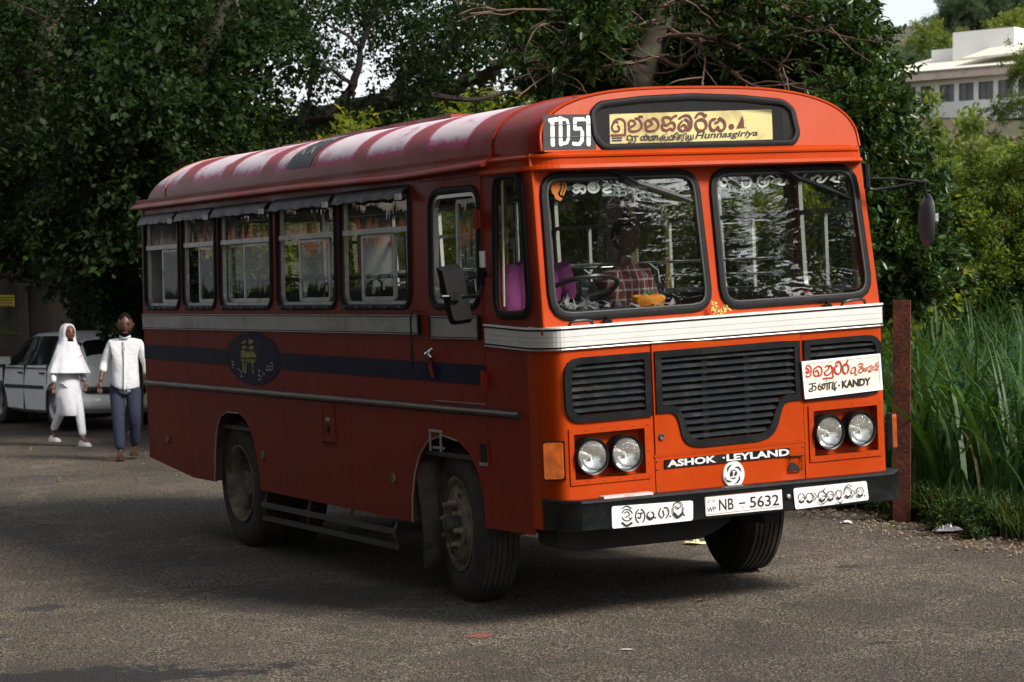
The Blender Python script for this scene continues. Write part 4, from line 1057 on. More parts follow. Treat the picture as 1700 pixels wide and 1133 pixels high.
# ---- wheels
def wheel(front, loc, steer=0.0, flip=False, name='wheel'):
    root = empty(name, loc, steer, bus)
    sx = 1 if not flip else -1
    R_ = .502; W_ = .245
    prof = [(.0, .29), (-.012, .33), (-.018, .38), (-.012, .43), (.004, .468), (.018, .486), (.030, .494)]
    nr = 6
    for k in range(nr):
        a = .034 + (W_ - .068) * k / (nr - 1)
        prof += [(a - .013, .500), (a + .010, .502), (a + .0125, .490), (a + .016, .490)]
    prof += [(W_ - .018, .486), (W_ - .004, .468), (W_ + .012, .43), (W_ + .018, .38), (W_, .29), (.0, .29)]
    V, F = lathe([(a * sx, r) for a, r in prof], 56); obj('tyre', (V, F), rubber, root)
    if front:
        pr = [(.004, .300), (-.014, .305), (-.016, .288), (.002, .278), (.020, .262), (.012, .250), (-.012, .235), (-.028, .19), (-.030, .14), (-.020, .105)]
    else:
        pr = [(.0, .300), (-.020, .305), (-.022, .292), (-.004, .282), (.016, .272), (.05, .262), (.11, .250), (.135, .235), (.14, .12)]
    V, F = lathe([(a * sx, r) for a, r in pr], 48); rim = obj('rim', (V, F), rimm, root)
    if front:
        V, F = lathe([(a * sx, r) for a, r in [(-.020, .108), (-.018, .086), (-.05, .082), (-.055, .06), (-.095, .052), (-.102, .040), (-.104, .0)]], 24); obj('hub', (V, F), M('hub_dark', (.05, .045, .04), .8, var=.4), rim)
        for k in range(8):
            a = 2 * pi * k / 8 + .2; y, z = .142 * cos(a), .142 * sin(a)
            V, F = lathe([(x * sx, r) for x, r in [(-.02, .026), (-.045, .024), (-.047, .017), (-.085, .014), (-.087, .0)]], 8, 'X', (0, y, z)); obj('wheel_nut', (V, F), rimm, rim)
        for k in range(4):
            a = 2 * pi * (k + .3) / 4; y, z = .205 * cos(a), .205 * sin(a)
            V, F = lathe([(x * sx, r) for x, r in [(-.0235, .026), (-.0235, .0)]], 12, 'X', (0, y, z)); obj('rim_hole', ([(v[0] - .003 * sx, v[1], v[2]) for v in V], F), under, rim)
    else:
        V, F = lathe([(a * sx, r) for a, r in [(.14, .13), (.10, .12), (.085, .10), (.05, .095), (.045, .0)]], 24); obj('hub', (V, F), rimm, rim)
        for k in range(10):
            a = 2 * pi * k / 10; y, z = .155 * cos(a), .155 * sin(a)
            V, F = lathe([(x * sx, r) for x, r in [(.14, .022), (.105, .02), (.104, .0)]], 6, 'X', (0, y, z)); obj('wheel_nut', (V, F), rimm, rim)
        V, F = lathe([((a + .30) * sx, r) for a, r in prof], 40); obj('inner_tyre', (V, F), rubber, root)
    return root
wheel(True, (.09, 1.515, .502), RAD(-8))
wheel(True, (2.33, 1.515, .502), RAD(-8), True)
wheel(False, (.08, 5.46, .502)); wheel(False, (2.32, 5.46, .502), 0, True)
# ---- underside
m = MB()
m.box(.35, 2.05, .35, 7.3, .62, 1.0); m.box(.15, 2.25, .10, .5, .56, .9)
m.box(.75, .85, .2, 7.2, .48, .62).box(1.55, 1.65, .2, 7.2, .48, .62)
m.tube([(.3, 1.515, .46), (2.1, 1.515, .46)], .07, 8).tube([(.4, 5.46, .502), (2.0, 5.46, .502)], .09, 8)
m.tube([(1.2, 5.1, .5), (1.2, 5.75, .5)], .2, 12)
m.box(.30, 1.15, .30, .7, .45, .60)
m.box(1.5, 2.2, 2.6, 4.2, .42, .8)
m.build('chassis', under, bus)
V, F = fill2d([roundpoly([(.06, .47), (.2, .44), (1.05, .44), (1.25, .52), (1.3, .60), (.06, .60)], .06)], .25)
obj('front_undertray', ([Vector((v.x, .25 + v.z, v.y)) for v in V], F), under, bus)
# wheel wells
for y0, y1 in ((.93, 2.06), (4.81, 5.88)):
    V = []; F = []; K = 12
    for x in (.02, .62):
        for k in range(K + 1):
            a = pi * k / K; V.append((x, (y0 + y1) / 2 - cos(a) * (y1 - y0) / 2, .5 + sin(a) ** .6 * .60))
    for k in range(K): F.append((k, k + 1, K + 1 + k + 1, K + 1 + k))
    obj('wheel_well', mesh('wheel_well', V, F, smooth=True), M('well_dust', (.05, .042, .034), .95, var=.4, vs=6), bus)
# mud flap behind the front wheel
V = []; F = []
for j in range(7):
    z = .92 - .74 * j / 6
    for i in range(4):
        x = .015 + .30 * i / 3; V.append((x, 2.02 - .05 * sin(j * .5) + .012 * sin(i * 2 + j) - .012 * j, z + .01 * i))
for j in range(6):
    for i in range(3): F.append((j * 4 + i, j * 4 + i + 1, j * 4 + 5 + i, j * 4 + 4 + i))
fl_ = obj('mud_flap', mesh('mud_flap', V, F, smooth=True), M('muddy_flap', (.075, .06, .045), .95, var=.35, vs=7, bump=.5, bs=14, dirt=(.02, .018, .016), ds=5), bus)
md = fl_.modifiers.new('s', 'SOLIDIFY'); md.thickness = .012
MB().box(-.012, .0, 1.50, 1.66, .985, 1.00, ).tube([(-.02, 1.68, 1.10), (-.02, 1.50, 1.10)], .009, 6).tube([(-.02, 1.51, 1.10), (-.022, 1.51, .97)], .008, 6).tube([(-.02, 1.67, 1.10), (-.022, 1.67, .97)], .008, 6).build('arch_step', alu, bus)
# side guard under the middle of the bus
m = MB()
gm = M('guard_metal', (.060, .058, .052), .6, var=.3, dirt=(.13, .07, .03), ds=6, dlo=.6, dhi=.7)
for (x, z, y0, y1) in ((-.02, .395, 2.31, 4.78), (.02, .285, 2.34, 4.86)):
    m.cbox(((x), (y0 + y1) / 2, z), (.012, y1 - y0, .040))
sg = m.build('side_guard', gm, bus, smooth=False)
for y, y2 in ((2.33, 2.38), (3.10, 3.18), (3.88, 3.96), (4.76, 4.84)):
    MB().tube([(.03, y, .50), (-.012, y, .395), (.028, y2, .285)], .013, 6).build('guard_strut', gm, sg)

# ---- cabin
MB().box(.04, 2.36, .35, 7.45, .93, .96).build('floor', M('cabin_floor', (.07, .065, .06), .8), bus)
V, F = [], []
m = MB(); m.box(.10, 2.30, .17, .62, 1.72, 1.80); m.box(.12, .95, .20, .58, 1.78, 1.86)
m.build('dashboard', M('dash', (.03, .03, .032), .6, dirt=(.1, .1, .1), ds=12, dlo=.55, dhi=.7), bus)
m = MB(); m.box(.95, 1.75, .45, 1.45, .96, 1.62); m.build('engine_cover', M('engine_cover_vinyl', (.16, .12, .06), .6, var=.3), bus)
# steering wheel
sc_ = bp(962, 482, (0, 1, 0), .52)
rot = Matrix.Rotation(RAD(-22), 3, 'X')
pts = [sc_ + rot @ Vector((.235 * cos(2 * pi * k / 28), .235 * sin(2 * pi * k / 28), 0)) for k in range(28)]
m = MB(); m.tube(pts, .015, 8, True)
for k in (0, 9, 19): m.tube([sc_ + rot @ Vector((0, 0, -.05)), pts[k]], .012, 6)
m.tube([sc_ + rot @ Vector((0, 0, -.02)), sc_ + rot @ Vector((0, 0, -.6))], .03, 8).build('steering_wheel', M('wheel_plastic', (.02, .02, .02), .35), bus)
# poles, seats, rails
pole = M('yellow_pole', (.42, .31, .06), .5, dirt=(.1, .08, .05), ds=10)
m_c = M('cabin_rail', (.5, .5, .5), .25, metal=.9)
for x, y in ((.62, 1.75), (1.32, 2.5), (.75, 3.6), (1.65, 3.6), (.75, 5.2), (1.65, 5.2)):
    MB().tube([(x, y, .95), (x, y, 2.95)], .020, 8).build('pole', pole if y < 2 else m_c, bus)
for x in (.78, 1.62): MB().tube([(x, 1.6, 2.62), (x, 7.2, 2.62)], .014, 6).build('ceiling_rail', m_c, bus)
def seat(x0, x1, y, z=1.0, parent=bus):
    r = empty('seat', (0, 0, 0), 0, parent)
    MB().box(x0, x1, y - .42, y, z + .38, z + .48).build('seat_cushion', seatm, r)
    V, F = fill2d([rrect(x0, x1, z + .48, z + 1.0, (.02, .02, .10, .10))], .07)
    obj('seat_back', ([Vector((v.x, y + .02 + v.z + (v.y - z) * .1, v.y)) for v in V], F), seatm, r)
    MB().tube([(x0 + .02, y + .1, z + .9), (x0 + .03, y + .11, z + 1.05), (x0 + .10, y + .12, z + 1.10), (x1 - .10, y + .12, z + 1.10), (x1 - .03, y + .11, z + 1.05), (x1 - .02, y + .1, z + .9)], .012, 8).build('seat_rail', m_c, r)
    MB().tube([(x0 + .05, y - .1, .95), (x0 + .05, y - .1, z + .4)], .015, 6).tube([(x1 - .05, y - .1, .95), (x1 - .05, y - .1, z + .4)], .015, 6).build('seat_leg', under, r)
for k in range(6):
    y = 2.75 + .8 * k
    seat(.08, .95, y); seat(1.50, 2.32, y)
seat(1.30, 1.86, 1.75, 1.02)
seat(.22, .72, 1.55, .98)
MB().box(.06, 1.0, 1.95, 1.98, .95, 1.75).build('partition', seatm, bus)
for z in (1.95, 2.08): MB().tube([(.1, 1.96, z), (1.0, 1.96, z)], .011, 6).build('partition_rail', m_c, bus)
for z in (2.02, 2.12): MB().tube([(2.30, 1.0, z), (2.30, 7.4, z)], .009, 6).build('window_guard_rail', m_c, bus)
MB().box(.12, 1.14, .23, .25, 2.575, 2.60).build('visor_bar', M('visor_grey', (.18, .2, .2), .5), bus)
MB().box(1.25, 1.30, 1.2, 1.25, 1.8, 2.7).build('cabin_post', cream, bus)
# clutter behind the glass: folded cloth and papers, garland
tm = MB(); random.seed(11)
for k in range(60):
    x = random.uniform(.10, .55); y = random.uniform(.20, .5)
    if k > 34: x = random.uniform(.35, 1.0); y = random.uniform(.19, .3)
    c = Vector((x, y, 1.865 + random.uniform(0, .05 if k <= 34 else .02)))
    e1 = Vector((random.uniform(-1, 1), random.uniform(-1, 1), random.uniform(-.5, .8))).normalized() * random.uniform(.02, .05)
    e2 = Vector((random.uniform(-1, 1), random.uniform(-1, 1), random.uniform(-.3, .8))).normalized() * random.uniform(.006, .014)
    tm.add([c - e1 - e2, c + e1 - e2, c + e1 + e2 + Vector((0, 0, .012)), c - e1 + e2], [(0, 1, 2, 3)])
o_ = tm.build('tinsel_garland', M('tinsel', (.45, .42, .46), .35, metal=.4), None, smooth=False)
tag(o_, 'crumpled silvery tinsel and ribbons on the dashboard inside the driver corner window', 'tinsel'); o_.matrix_world = bus.matrix_world.copy()
# offering bowl, orange cloth
bc = bp(1077, 503, (0, 1, 0), .28)
V, F = lathe([(-.035, .055), (-.03, .075), (.0, .088), (.03, .095), (.045, .090), (.05, .06), (.052, .0)], 28, 'Z')
V = [bc + Vector((v.x * 1.12 * (1 + .05 * sin(9 * math.atan2(v.y, v.x))), v.y * .8, v.z + .006 * sin(5 * math.atan2(v.y, v.x)))) for v in V]
ob = empty('cloth_bundle'); ob.matrix_world = bus.matrix_world.copy(); tag(ob, 'orange cloth wrapped bundle with green tie on the dashboard behind the left windscreen', 'bundle')
obj('wrapped_cloth', (V, F), M('orange_cloth', (.80, .27, .02), .7, var=.15, bump=.5, bs=12), ob)
m = MB(); random.seed(4)
for k in range(9):
    a = random.uniform(0, 6.3); p = bc + Vector((.0, 0, .045)); d = Vector((cos(a) * .05, sin(a) * .03, random.uniform(.0, .035)))
    m.tube([p, p + d * .5 + Vector((0, 0, .01)), p + d], [.008, .007, .003], 5)
m.build('cloth_tie', M('green_tie', (.05, .22, .08), .6), ob)
m = MB(); fp = bp(1200, 513, (0, 1, 0), .055); random.seed(9)
for k in range(46):
    c = fp + Vector((random.uniform(-.075, .06), random.uniform(-.02, .0), random.uniform(-.045, .035)))
    if random.random() < .3: c = fp + Vector((random.uniform(-.08, -.05), -.01, random.uniform(.0, .05)))
    a, b = Vector((random.uniform(-1, 1), -.3, random.uniform(-1, 1))).normalized() * .016, Vector((random.uniform(-1, 1), .2, random.uniform(-1, 1))).normalized() * .010
    m.add([c - a, c - b, c + a, c + b], [(0, 1, 2, 3)])
fo = m.build('flower_offering', M('petal_yellow', (.62, .50, .16), .7, var=.4, vs=60), None, smooth=False)
fo.matrix_world = bus.matrix_world.copy(); tag(fo, 'small cluster of yellow flowers tucked at the foot of the pillar between the windscreens', 'flowers')
m = MB(); random.seed(12)
gp0 = bp(1104, 330, (0, 1, 0), .45)
for k in range(30): m.cbox(gp0 + Vector((.003 * sin(k), 0, -.013 * k)), (.012 + .006 * (k % 3), .012, .010))
m.tube([gp0 + Vector((0, 0, .35)), gp0], .003, 4)
m.tube([gp0 + Vector((0, 0, -.39)), gp0 + Vector((0, 0, -.55))], [.010, .026], 8)
go = m.build('hanging_garland', M('garland_yellow', (.5, .38, .12), .6, var=.4, vs=60), None, smooth=False)
go.matrix_world = bus.matrix_world.copy(); tag(go, 'thin yellow beaded garland hanging from the ceiling behind the left windscreen', 'garland')

# ================================================================== people
def skin_body(name, joints, edges, radii, mat, parent, root=0, sub=2):
    me = bpy.data.meshes.new(name); me.from_pydata([tuple(j) for j in joints], edges, [])
    o = bpy.data.objects.new(name, me); COL.objects.link(o); me.materials.append(mat)
    if parent: o.parent = parent
    md = o.modifiers.new('Skin', 'SKIN'); md.use_smooth_shade = True
    for i, v in enumerate(me.skin_vertices[0].data):
        r = radii[i]; v.radius = (r, r) if not hasattr(r, '__len__') else r
        v.use_root = (i == root)
    s = o.modifiers.new('Sub', 'SUBSURF'); s.levels = sub; s.render_levels = sub
    return o
def head(parent, c, rz, skin, scale=1.0, tilt=0.0, beard=None, hair=None, name='head'):
    """face looks along local -Y before rotation"""
    rot = Matrix.Rotation(rz, 3, 'Z') @ Matrix.Rotation(tilt, 3, 'X')
    c = Vector(c); V = []; F = []; N, K = 20, 16
    def shape(th, ph):
        x = sin(ph) * cos(th); y = sin(ph) * sin(th); z = cos(ph)
        w = .076 * (1 - .10 * max(0, -z) ** 1.5 * 2.2) ; d = .096 * (1 - .05 * max(0, -z))
        X = x * w; Y = y * d; Z = z * .118
        if y < 0:   # face
            Y -= .012 * math.exp(-((x / .16) ** 2) - ((z + .12) / .20) ** 2) * 1.6       # nose
            Y += .008 * math.exp(-(((abs(x) - .38) / .2) ** 2) - ((z - .12) / .12) ** 2)      # eye sockets
            Y -= .007 * math.exp(-((x / .25) ** 2) - ((z + .50) / .10) ** 2)                  # lips
            Y -= .008 * math.exp(-((x / .3) ** 2) - ((z + .86) / .16) ** 2)                  # chin
        return Vector((X, Y, Z))
    for i in range(K + 1):
        for j in range(N): V.append(c + rot @ (shape(2 * pi * j / N, pi * i / K) * scale))
    for i in range(K):
        for j in range(N): F.append((i * N + j, i * N + (j + 1) % N, (i + 1) * N + (j + 1) % N, (i + 1) * N + j))
    h = obj(name, (V, F), skin, parent)
    m = MB()
    for s in (-1, 1):
        m.cbox(c + rot @ (Vector((s * .029, -.083, .012)) * scale), (.022 * scale, .01, .008 * scale), rot)
        m.tube([c + rot @ (Vector((s * .012, -.090, .030)) * scale), c + rot @ (Vector((s * .032, -.088, .036)) * scale), c + rot @ (Vector((s * .048, -.074, .030)) * scale)], .0045 * scale, 5)
    m.build('brow_and_eye', M('eye_dark', (.012, .008, .006), .4), h)
    MB().tube([c + rot @ (Vector((-.022, -.090, -.062)) * scale), c + rot @ (Vector((0, -.097, -.060)) * scale), c + rot @ (Vector((.022, -.090, -.062)) * scale)], .006 * scale, 6).build('lips', M('lips', (.16, .05, .04), .5), h)
    m = MB()
    for s in (-1, 1): m.tube([c + rot @ (Vector((s * .074, .005, .02)) * scale), c + rot @ (Vector((s * .083, .012, .0)) * scale), c + rot @ (Vector((s * .074, .004, -.03)) * scale)], [.010 * scale, .015 * scale, .008 * scale], 6)
    m.build('ear', skin, h)
    def shell(cond, k, nm, mat):
        V = []; F = []; idx = {}
        for i in range(K + 1):
            for j in range(N):
                v = shape(2 * pi * j / N, pi * i / K)
                idx[(i, j)] = len(V); V.append(c + rot @ (v * scale * k))
        for i in range(K):
            for j in range(N):
                vm = shape(2 * pi * (j + .5) / N, pi * (i + .5) / K)
                if cond(vm): F.append((idx[(i, j)], idx[(i, (j + 1) % N)], idx[(i + 1, (j + 1) % N)], idx[(i + 1, j)]))
        me = mesh(nm, V, F, smooth=True); o = obj(nm, me, mat, h); md = o.modifiers.new('s', 'SOLIDIFY'); md.thickness = -.012 * scale; md.offset = 1; return o
    if hair: shell(lambda v: (v.z > .060 and v.y > -.055) or v.z > .092 or (v.y > .01 and v.z > -.05), 1.06, 'hair', hair)
    if beard: shell(lambda v: v.z < -.035 and v.y < .03 and not (abs(v.x) < .028 and v.y < -.05 and v.z > -.070), 1.06, 'beard', beard)
    return h
def hand(parent, wrist, direction, palm_n, skin, curl=.5, s=1.0, side=1):
    d = Vector(direction).normalized(); n = Vector(palm_n); n = (n - d * n.dot(d)).normalized(); w = d.cross(n)
    J = [Vector(wrist)]; E = []; R_ = [.021 * s]
    J.append(J[0] + d * .045 * s); R_.append((.030 * s, .018 * s)); E.append((0, 1))
    J.append(J[0] + d * .085 * s); R_.append((.034 * s, .015 * s)); E.append((1, 2))
    o = skin_body('hand', J, E, R_, skin, parent, 0, 2)
    fl = [.068, .078, .072, .056]
    for k in range(4):
        b = Vector(wrist) + d * .080 * s + w * (.026 - .0175 * k) * s
        p = [b]; dd = d.copy()
        for q in range(3):
            dd = (dd + n * curl * (.35 + .15 * q)).normalized(); p.append(p[-1] + dd * fl[k] / 3 * 1.05 * s)
        skin_body('finger', p, [(0, 1), (1, 2), (2, 3)], [.0095 * s, .009 * s, .0085 * s, .007 * s], skin, o, 0, 1)
    b = Vector(wrist) + d * .03 * s + w * .026 * s * side
    dd = (d * .7 + w * .7 * side + n * .3).normalized()
    skin_body('thumb', [b, b + dd * .035 * s, b + dd * .035 * s + (dd + n * .6 + d * .4).normalized() * .03 * s], [(0, 1), (1, 2)], [.012 * s, .0105 * s, .008 * s], skin, o, 0, 1)
    return o
def loft(secs, n=24, fold=0.0, nf=7, seed=0, cap=True):
    V = []; F = []; rnd = random.Random(seed); ph = [rnd.uniform(0, 6.28) for _ in range(4)]
    for i, (cx, cy, z, rx, ry, *rest) in enumerate(secs):
        rot = rest[0] if rest else 0
        for k in range(n):
            a = 2 * pi * k / n
            f = 1 + fold * (sin(nf * a + ph[0] + i * .35) * .6 + sin((nf * 2 - 3) * a + ph[1] - i * .5) * .4) * min(1, i / 2)
            x, y = cos(a) * rx * f, sin(a) * ry * f
            V.append((cx + x * cos(rot) - y * sin(rot), cy + x * sin(rot) + y * cos(rot), z))
    m = len(secs)
    for i in range(m - 1):
        for k in range(n): F.append((i * n + k, i * n + (k + 1) % n, (i + 1) * n + (k + 1) % n, (i + 1) * n + k))
    if cap: F += [tuple(range(n))[::-1], tuple((m - 1) * n + k for k in range(n))]
    return V, F
skin1 = M('skin_warm_brown', (.15, .065, .036), .5, var=.08)
skin2 = M('skin_deep_brown', (.085, .036, .020), .5, var=.08)
hairm = M('black_hair', (.005, .004, .004), .8, var=.3, bump=.4, bs=80, spec=.1)
white1 = M('white_cotton', (.62, .62, .67), .85, var=.03, bump=.45, bs=5, bd=.05)
white2 = M('white_linen', (.62, .63, .65), .85, var=.04, bump=.5, bs=6, bd=.05)
navy = M('navy_trousers', (.020, .027, .055), .85, var=.2, bump=.45, bs=5, bd=.05)
def full_body(parent, J, skin, scale=1.0):
    names_ = ['pelvis', 'spine', 'chest', 'neck', 'skull', 'lsh', 'lel', 'lwr', 'rsh', 'rel', 'rwr', 'lhip', 'lkn', 'lank', 'ltoe', 'rhip', 'rkn', 'rank', 'rtoe']
    E = [(0, 1), (1, 2), (2, 3), (3, 4), (2, 5), (5, 6), (6, 7), (2, 8), (8, 9), (9, 10), (0, 11), (11, 12), (12, 13), (13, 14), (0, 15), (15, 16), (16, 17), (17, 18)]
    R_ = [(.13, .10), (.11, .085), (.12, .09), .045, .06, .055, .040, .024, .055, .040, .024, .085, .055, .036, .03, .085, .055, .036, .03]
    return skin_body('body', [J[k] for k in names_], E, [tuple(q * scale for q in r) if hasattr(r, '__len__') else r * scale for r in R_], skin, parent)
def sc(J, s): return {k: Vector(v) * s for k, v in J.items()}

# -- girl in white uniform and long head covering; figure faces local -Y
gz = lambda x, y: ground_z(x, y) + .004
g0 = (-5.79, 30.6)
girl = empty('person', (g0[0], g0[1], gz(*g0)), RAD(38))
tag(girl, 'girl in white school uniform and long white head covering walking past the pale car', 'person')
J = sc(dict(pelvis=(0, 0, .84), spine=(0, 0, 1.0), chest=(0, .0, 1.18), neck=(0, .01, 1.34), skull=(0, -.005, 1.42), lsh=(.125, .0, 1.27), lel=(.19, .06, 1.03), lwr=(.225, -.02, .82), rsh=(-.125, .0, 1.27), rel=(-.21, .0, 1.03), rwr=(-.26, -.10, .80),
          lhip=(.08, 0, .80), lkn=(.075, -.16, .46), lank=(.06, -.30, .09), ltoe=(.065, -.43, .05), rhip=(-.08, 0, .80), rkn=(-.08, .03, .45), rank=(-.08, .27, .16), rtoe=(-.08, .16, .05)), 1.0)
full_body(girl, J, skin1, .82)
head(girl, (0, -.028, 1.475), RAD(-8), skin1, .97)
for s, W in ((1, J['lwr']), (-1, J['rwr'])): hand(girl, W, (s * .05, -.12, -1), (0, -1, 0), skin1, .35, .80, -s)
# long head covering, open at the face
secs = [(0, .01, 1.605, .03, .03), (0, .015, 1.595, .062, .068), (0, .02, 1.56, .092, .102), (0, .02, 1.50, .102, .112), (0, .02, 1.43, .104, .11), (0, .01, 1.36, .112, .115), (0, .005, 1.28, .150, .130), (0, 0, 1.20, .185, .150), (0, 0, 1.10, .225, .175), (0, -.005, 1.0, .275, .205), (0, -.01, .94, .300, .220)]
V, F = loft(secs, 48, .06, 7, 2, cap=False)
Fo = []
for f in F:
    c = sum((Vector(V[i]) for i in f), Vector()) / 4
    v = Matrix.Rotation(RAD(8), 3, 'Z') @ Vector(c)
    if v.y < -.03 and ((v.x / .068) ** 2 + ((v.z - 1.470) / .092) ** 2) < 1: continue
    Fo.append(f)
hj = obj('head_covering', mesh('head_covering', V, Fo, smooth=True), white1, girl); md = hj.modifiers.new('s', 'SOLIDIFY'); md.thickness = .006; s_ = hj.modifiers.new('u', 'SUBSURF'); s_.levels = 1; s_.render_levels = 1
V, F = lathe([(-.008, .012), (-.012, .0)], 8, 'Y', (.095, -.17, 1.17)); obj('school_badge', (V, F), M('badge_pink', (.5, .08, .2), .5), girl)
V, F = loft([(0, 0, 1.30, .12, .09), (0, 0, 1.15, .135, .105), (0, 0, 1.0, .125, .10), (0, 0, .88, .15, .115), (0, -.01, .75, .155, .125), (.0, -.02, .62, .148, .135), (.01, -.03, .50, .14, .15), (.01, -.04, .42, .135, .165), (.01, -.04, .39, .125, .16)], 28, .035, 5, 5)
obj('tunic', (V, F), white1, girl)
def cloth(name, J, E, R_, mat, parent, sub=2):
    return skin_body(name, J, E, R_, mat, parent, 0, sub)
cloth('trousers', [(0, 0, .84), (.09, 0, .72), J['lkn'] , J['lank'] + Vector((0, 0, .03)), (-.09, 0, .72), J['rkn'], J['rank'] + Vector((0, 0, .03))], [(0, 1), (1, 2), (2, 3), (0, 4), (4, 5), (5, 6)], [(.13, .10), .095, .068, .048, .095, .068, .048], white1, girl)
cloth('tunic_top', [(0, 0, 1.0), (0, 0, 1.22), J['lsh'], J['lel'], J['lwr'] + Vector((0, 0, .02)), J['rsh'], J['rel'], J['rwr'] + Vector((0, 0, .02))], [(0, 1), (1, 2), (2, 3), (3, 4), (1, 5), (5, 6), (6, 7)], [(.13, .10), (.12, .09), .055, .045, .036, .055, .045, .036], white1, girl)
def shoe(p, toe, parent, mat, name='shoe', up=0.0, s=1.0):
    p, toe = Vector(p), Vector(toe); d = (toe - p); d.z = 0; L = .26 * s; d.normalize(); w = Vector((d.y, -d.x, 0))
    V = []; F = []; S = [(-.07, .03, .07), (-.03, .038, .085), (.04, .040, .075), (.10, .044, .055), (.155, .040, .045), (.185, .022, .03)]
    z0 = up
    for (a, hw, h) in S:
        for k in range(10):
            t = pi * k / 9; zz = sin(t) * h
            V.append(Vector((p.x, p.y, 0)) + d * a * s + w * cos(t) * hw * s + Vector((0, 0, z0 + zz * s)))
    for i in range(len(S) - 1):
        for k in range(9): F.append((i * 10 + k, i * 10 + k + 1, (i + 1) * 10 + k + 1, (i + 1) * 10 + k))
        F.append((i * 10, i * 10 + 9, (i + 1) * 10 + 9, (i + 1) * 10))
    F += [tuple(range(10)), tuple(50 + k for k in range(10))]
    return obj(name, (V, F), mat, parent)
sh = M('white_shoe', (.66, .66, .64), .5, dirt=(.3, .28, .25), ds=20)
shoe(J['lank'], J['ltoe'], girl, sh); shoe(J['rank'], J['rtoe'], girl, sh, up=.045)

# -- man in white shirt
m0 = (-4.60, 27.9)
man = empty('person', (m0[0], m0[1], gz(*m0)), RAD(6))
tag(man, 'bearded man in white shirt and navy trousers walking beside the rear of the bus', 'person')
J = dict(pelvis=(0, 0, .90), spine=(0, 0, 1.08), chest=(0, .0, 1.28), neck=(0, .0, 1.46), skull=(0, -.03, 1.53), lsh=(.18, .0, 1.39), lel=(.25, .04, 1.12), lwr=(.27, -.04, .88), rsh=(-.18, .0, 1.39), rel=(-.25, .03, 1.13), rwr=(-.29, -.08, .92),
         lhip=(.09, 0, .87), lkn=(.11, -.06, .49), lank=(.10, .14, .13), ltoe=(.10, .02, .05), rhip=(-.09, 0, .87), rkn=(-.07, -.09, .48), rank=(-.05, -.14, .09), rtoe=(-.04, -.27, .03))
J = {k: Vector(v) for k, v in J.items()}
full_body(man, J, skin2, .92)
head(man, (.0, -.055, 1.61), RAD(4), skin2, 1.16, RAD(14), beard=hairm, hair=hairm)
for s, W in ((1, J['lwr']), (-1, J['rwr'])): hand(man, W, (s * .06, -.22, -1), (s * -.6, -1, 0), skin2, .6, 1.0, -s)
cloth('shirt', [(0, -.01, .745), (0, 0, 1.10), (0, .005, 1.33), J['lsh'] + Vector((-.02, 0, -.01)), J['lel'], J['lel'].lerp(J['lwr'], .5), J['rsh'] + Vector((.02, 0, -.01)), J['rel'], J['rel'].lerp(J['rwr'], .5), (0, -.005, 1.455)],
      [(0, 1), (1, 2), (2, 3), (3, 4), (4, 5), (2, 6), (6, 7), (7, 8), (2, 9)], [(.200, .160), (.166, .130), (.142, .110), .070, .056, .049, .070, .056, .049, .058], white2, man)
MB().tube([(.0, -.105, 1.42), (.0, -.125, 1.3), (.0, -.135, 1.1), (.0, -.150, .95), (.0, -.163, .83)], .010, 6).build('button_placket', M('placket', (.7, .7, .7), .8), man)
MB().tube([(-.06, -.05, 1.475), (-.03, -.085, 1.455), (.03, -.085, 1.455), (.06, -.05, 1.475)], .014, 6).build('collar', white2, man)
cloth('trousers', [(0, 0, .95), (.095, 0, .80), (.115, -.05, .50), (.105, .12, .16), (-.095, 0, .80), (-.075, -.09, .49), (-.05, -.145, .10)], [(0, 1), (1, 2), (2, 3), (0, 4), (4, 5), (5, 6)], [(.15, .12), .108, .080, .064, .108, .080, .066], navy, man)
sd = M('dark_sandal', (.045, .02, .014), .6)
for a, t, u in (('lank', 'ltoe', .04), ('rank', 'rtoe', 0)):
    p = J[a]; d = (J[t] - p); d.z = 0; d.normalize(); w = Vector((d.y, -d.x, 0)); c = Vector((p.x, p.y, u + .012)) + d * .06
    V, F = fill2d([roundpoly([(-.13, -.04), (-.13, .04), (.13, .05), (.15, 0), (.13, -.05)], .035)], .022)
    so_ = obj('sandal', ([c + d * v.x + w * v.y + Vector((0, 0, v.z)) for v in V], F), sd, man)
    MB().tube([c + w * .045 + d * .03, c + d * .03 + Vector((0, 0, .055)), c - w * .045 + d * .03], .012, 6).build('strap', sd, so_)
    MB().tube([c - d * .09 + Vector((0, 0, .04)), c + d * .02 + Vector((0, 0, .035)), c + d * .10 + Vector((0, 0, .022))], [.036, .036, .03], 10).build('foot', skin2, man)

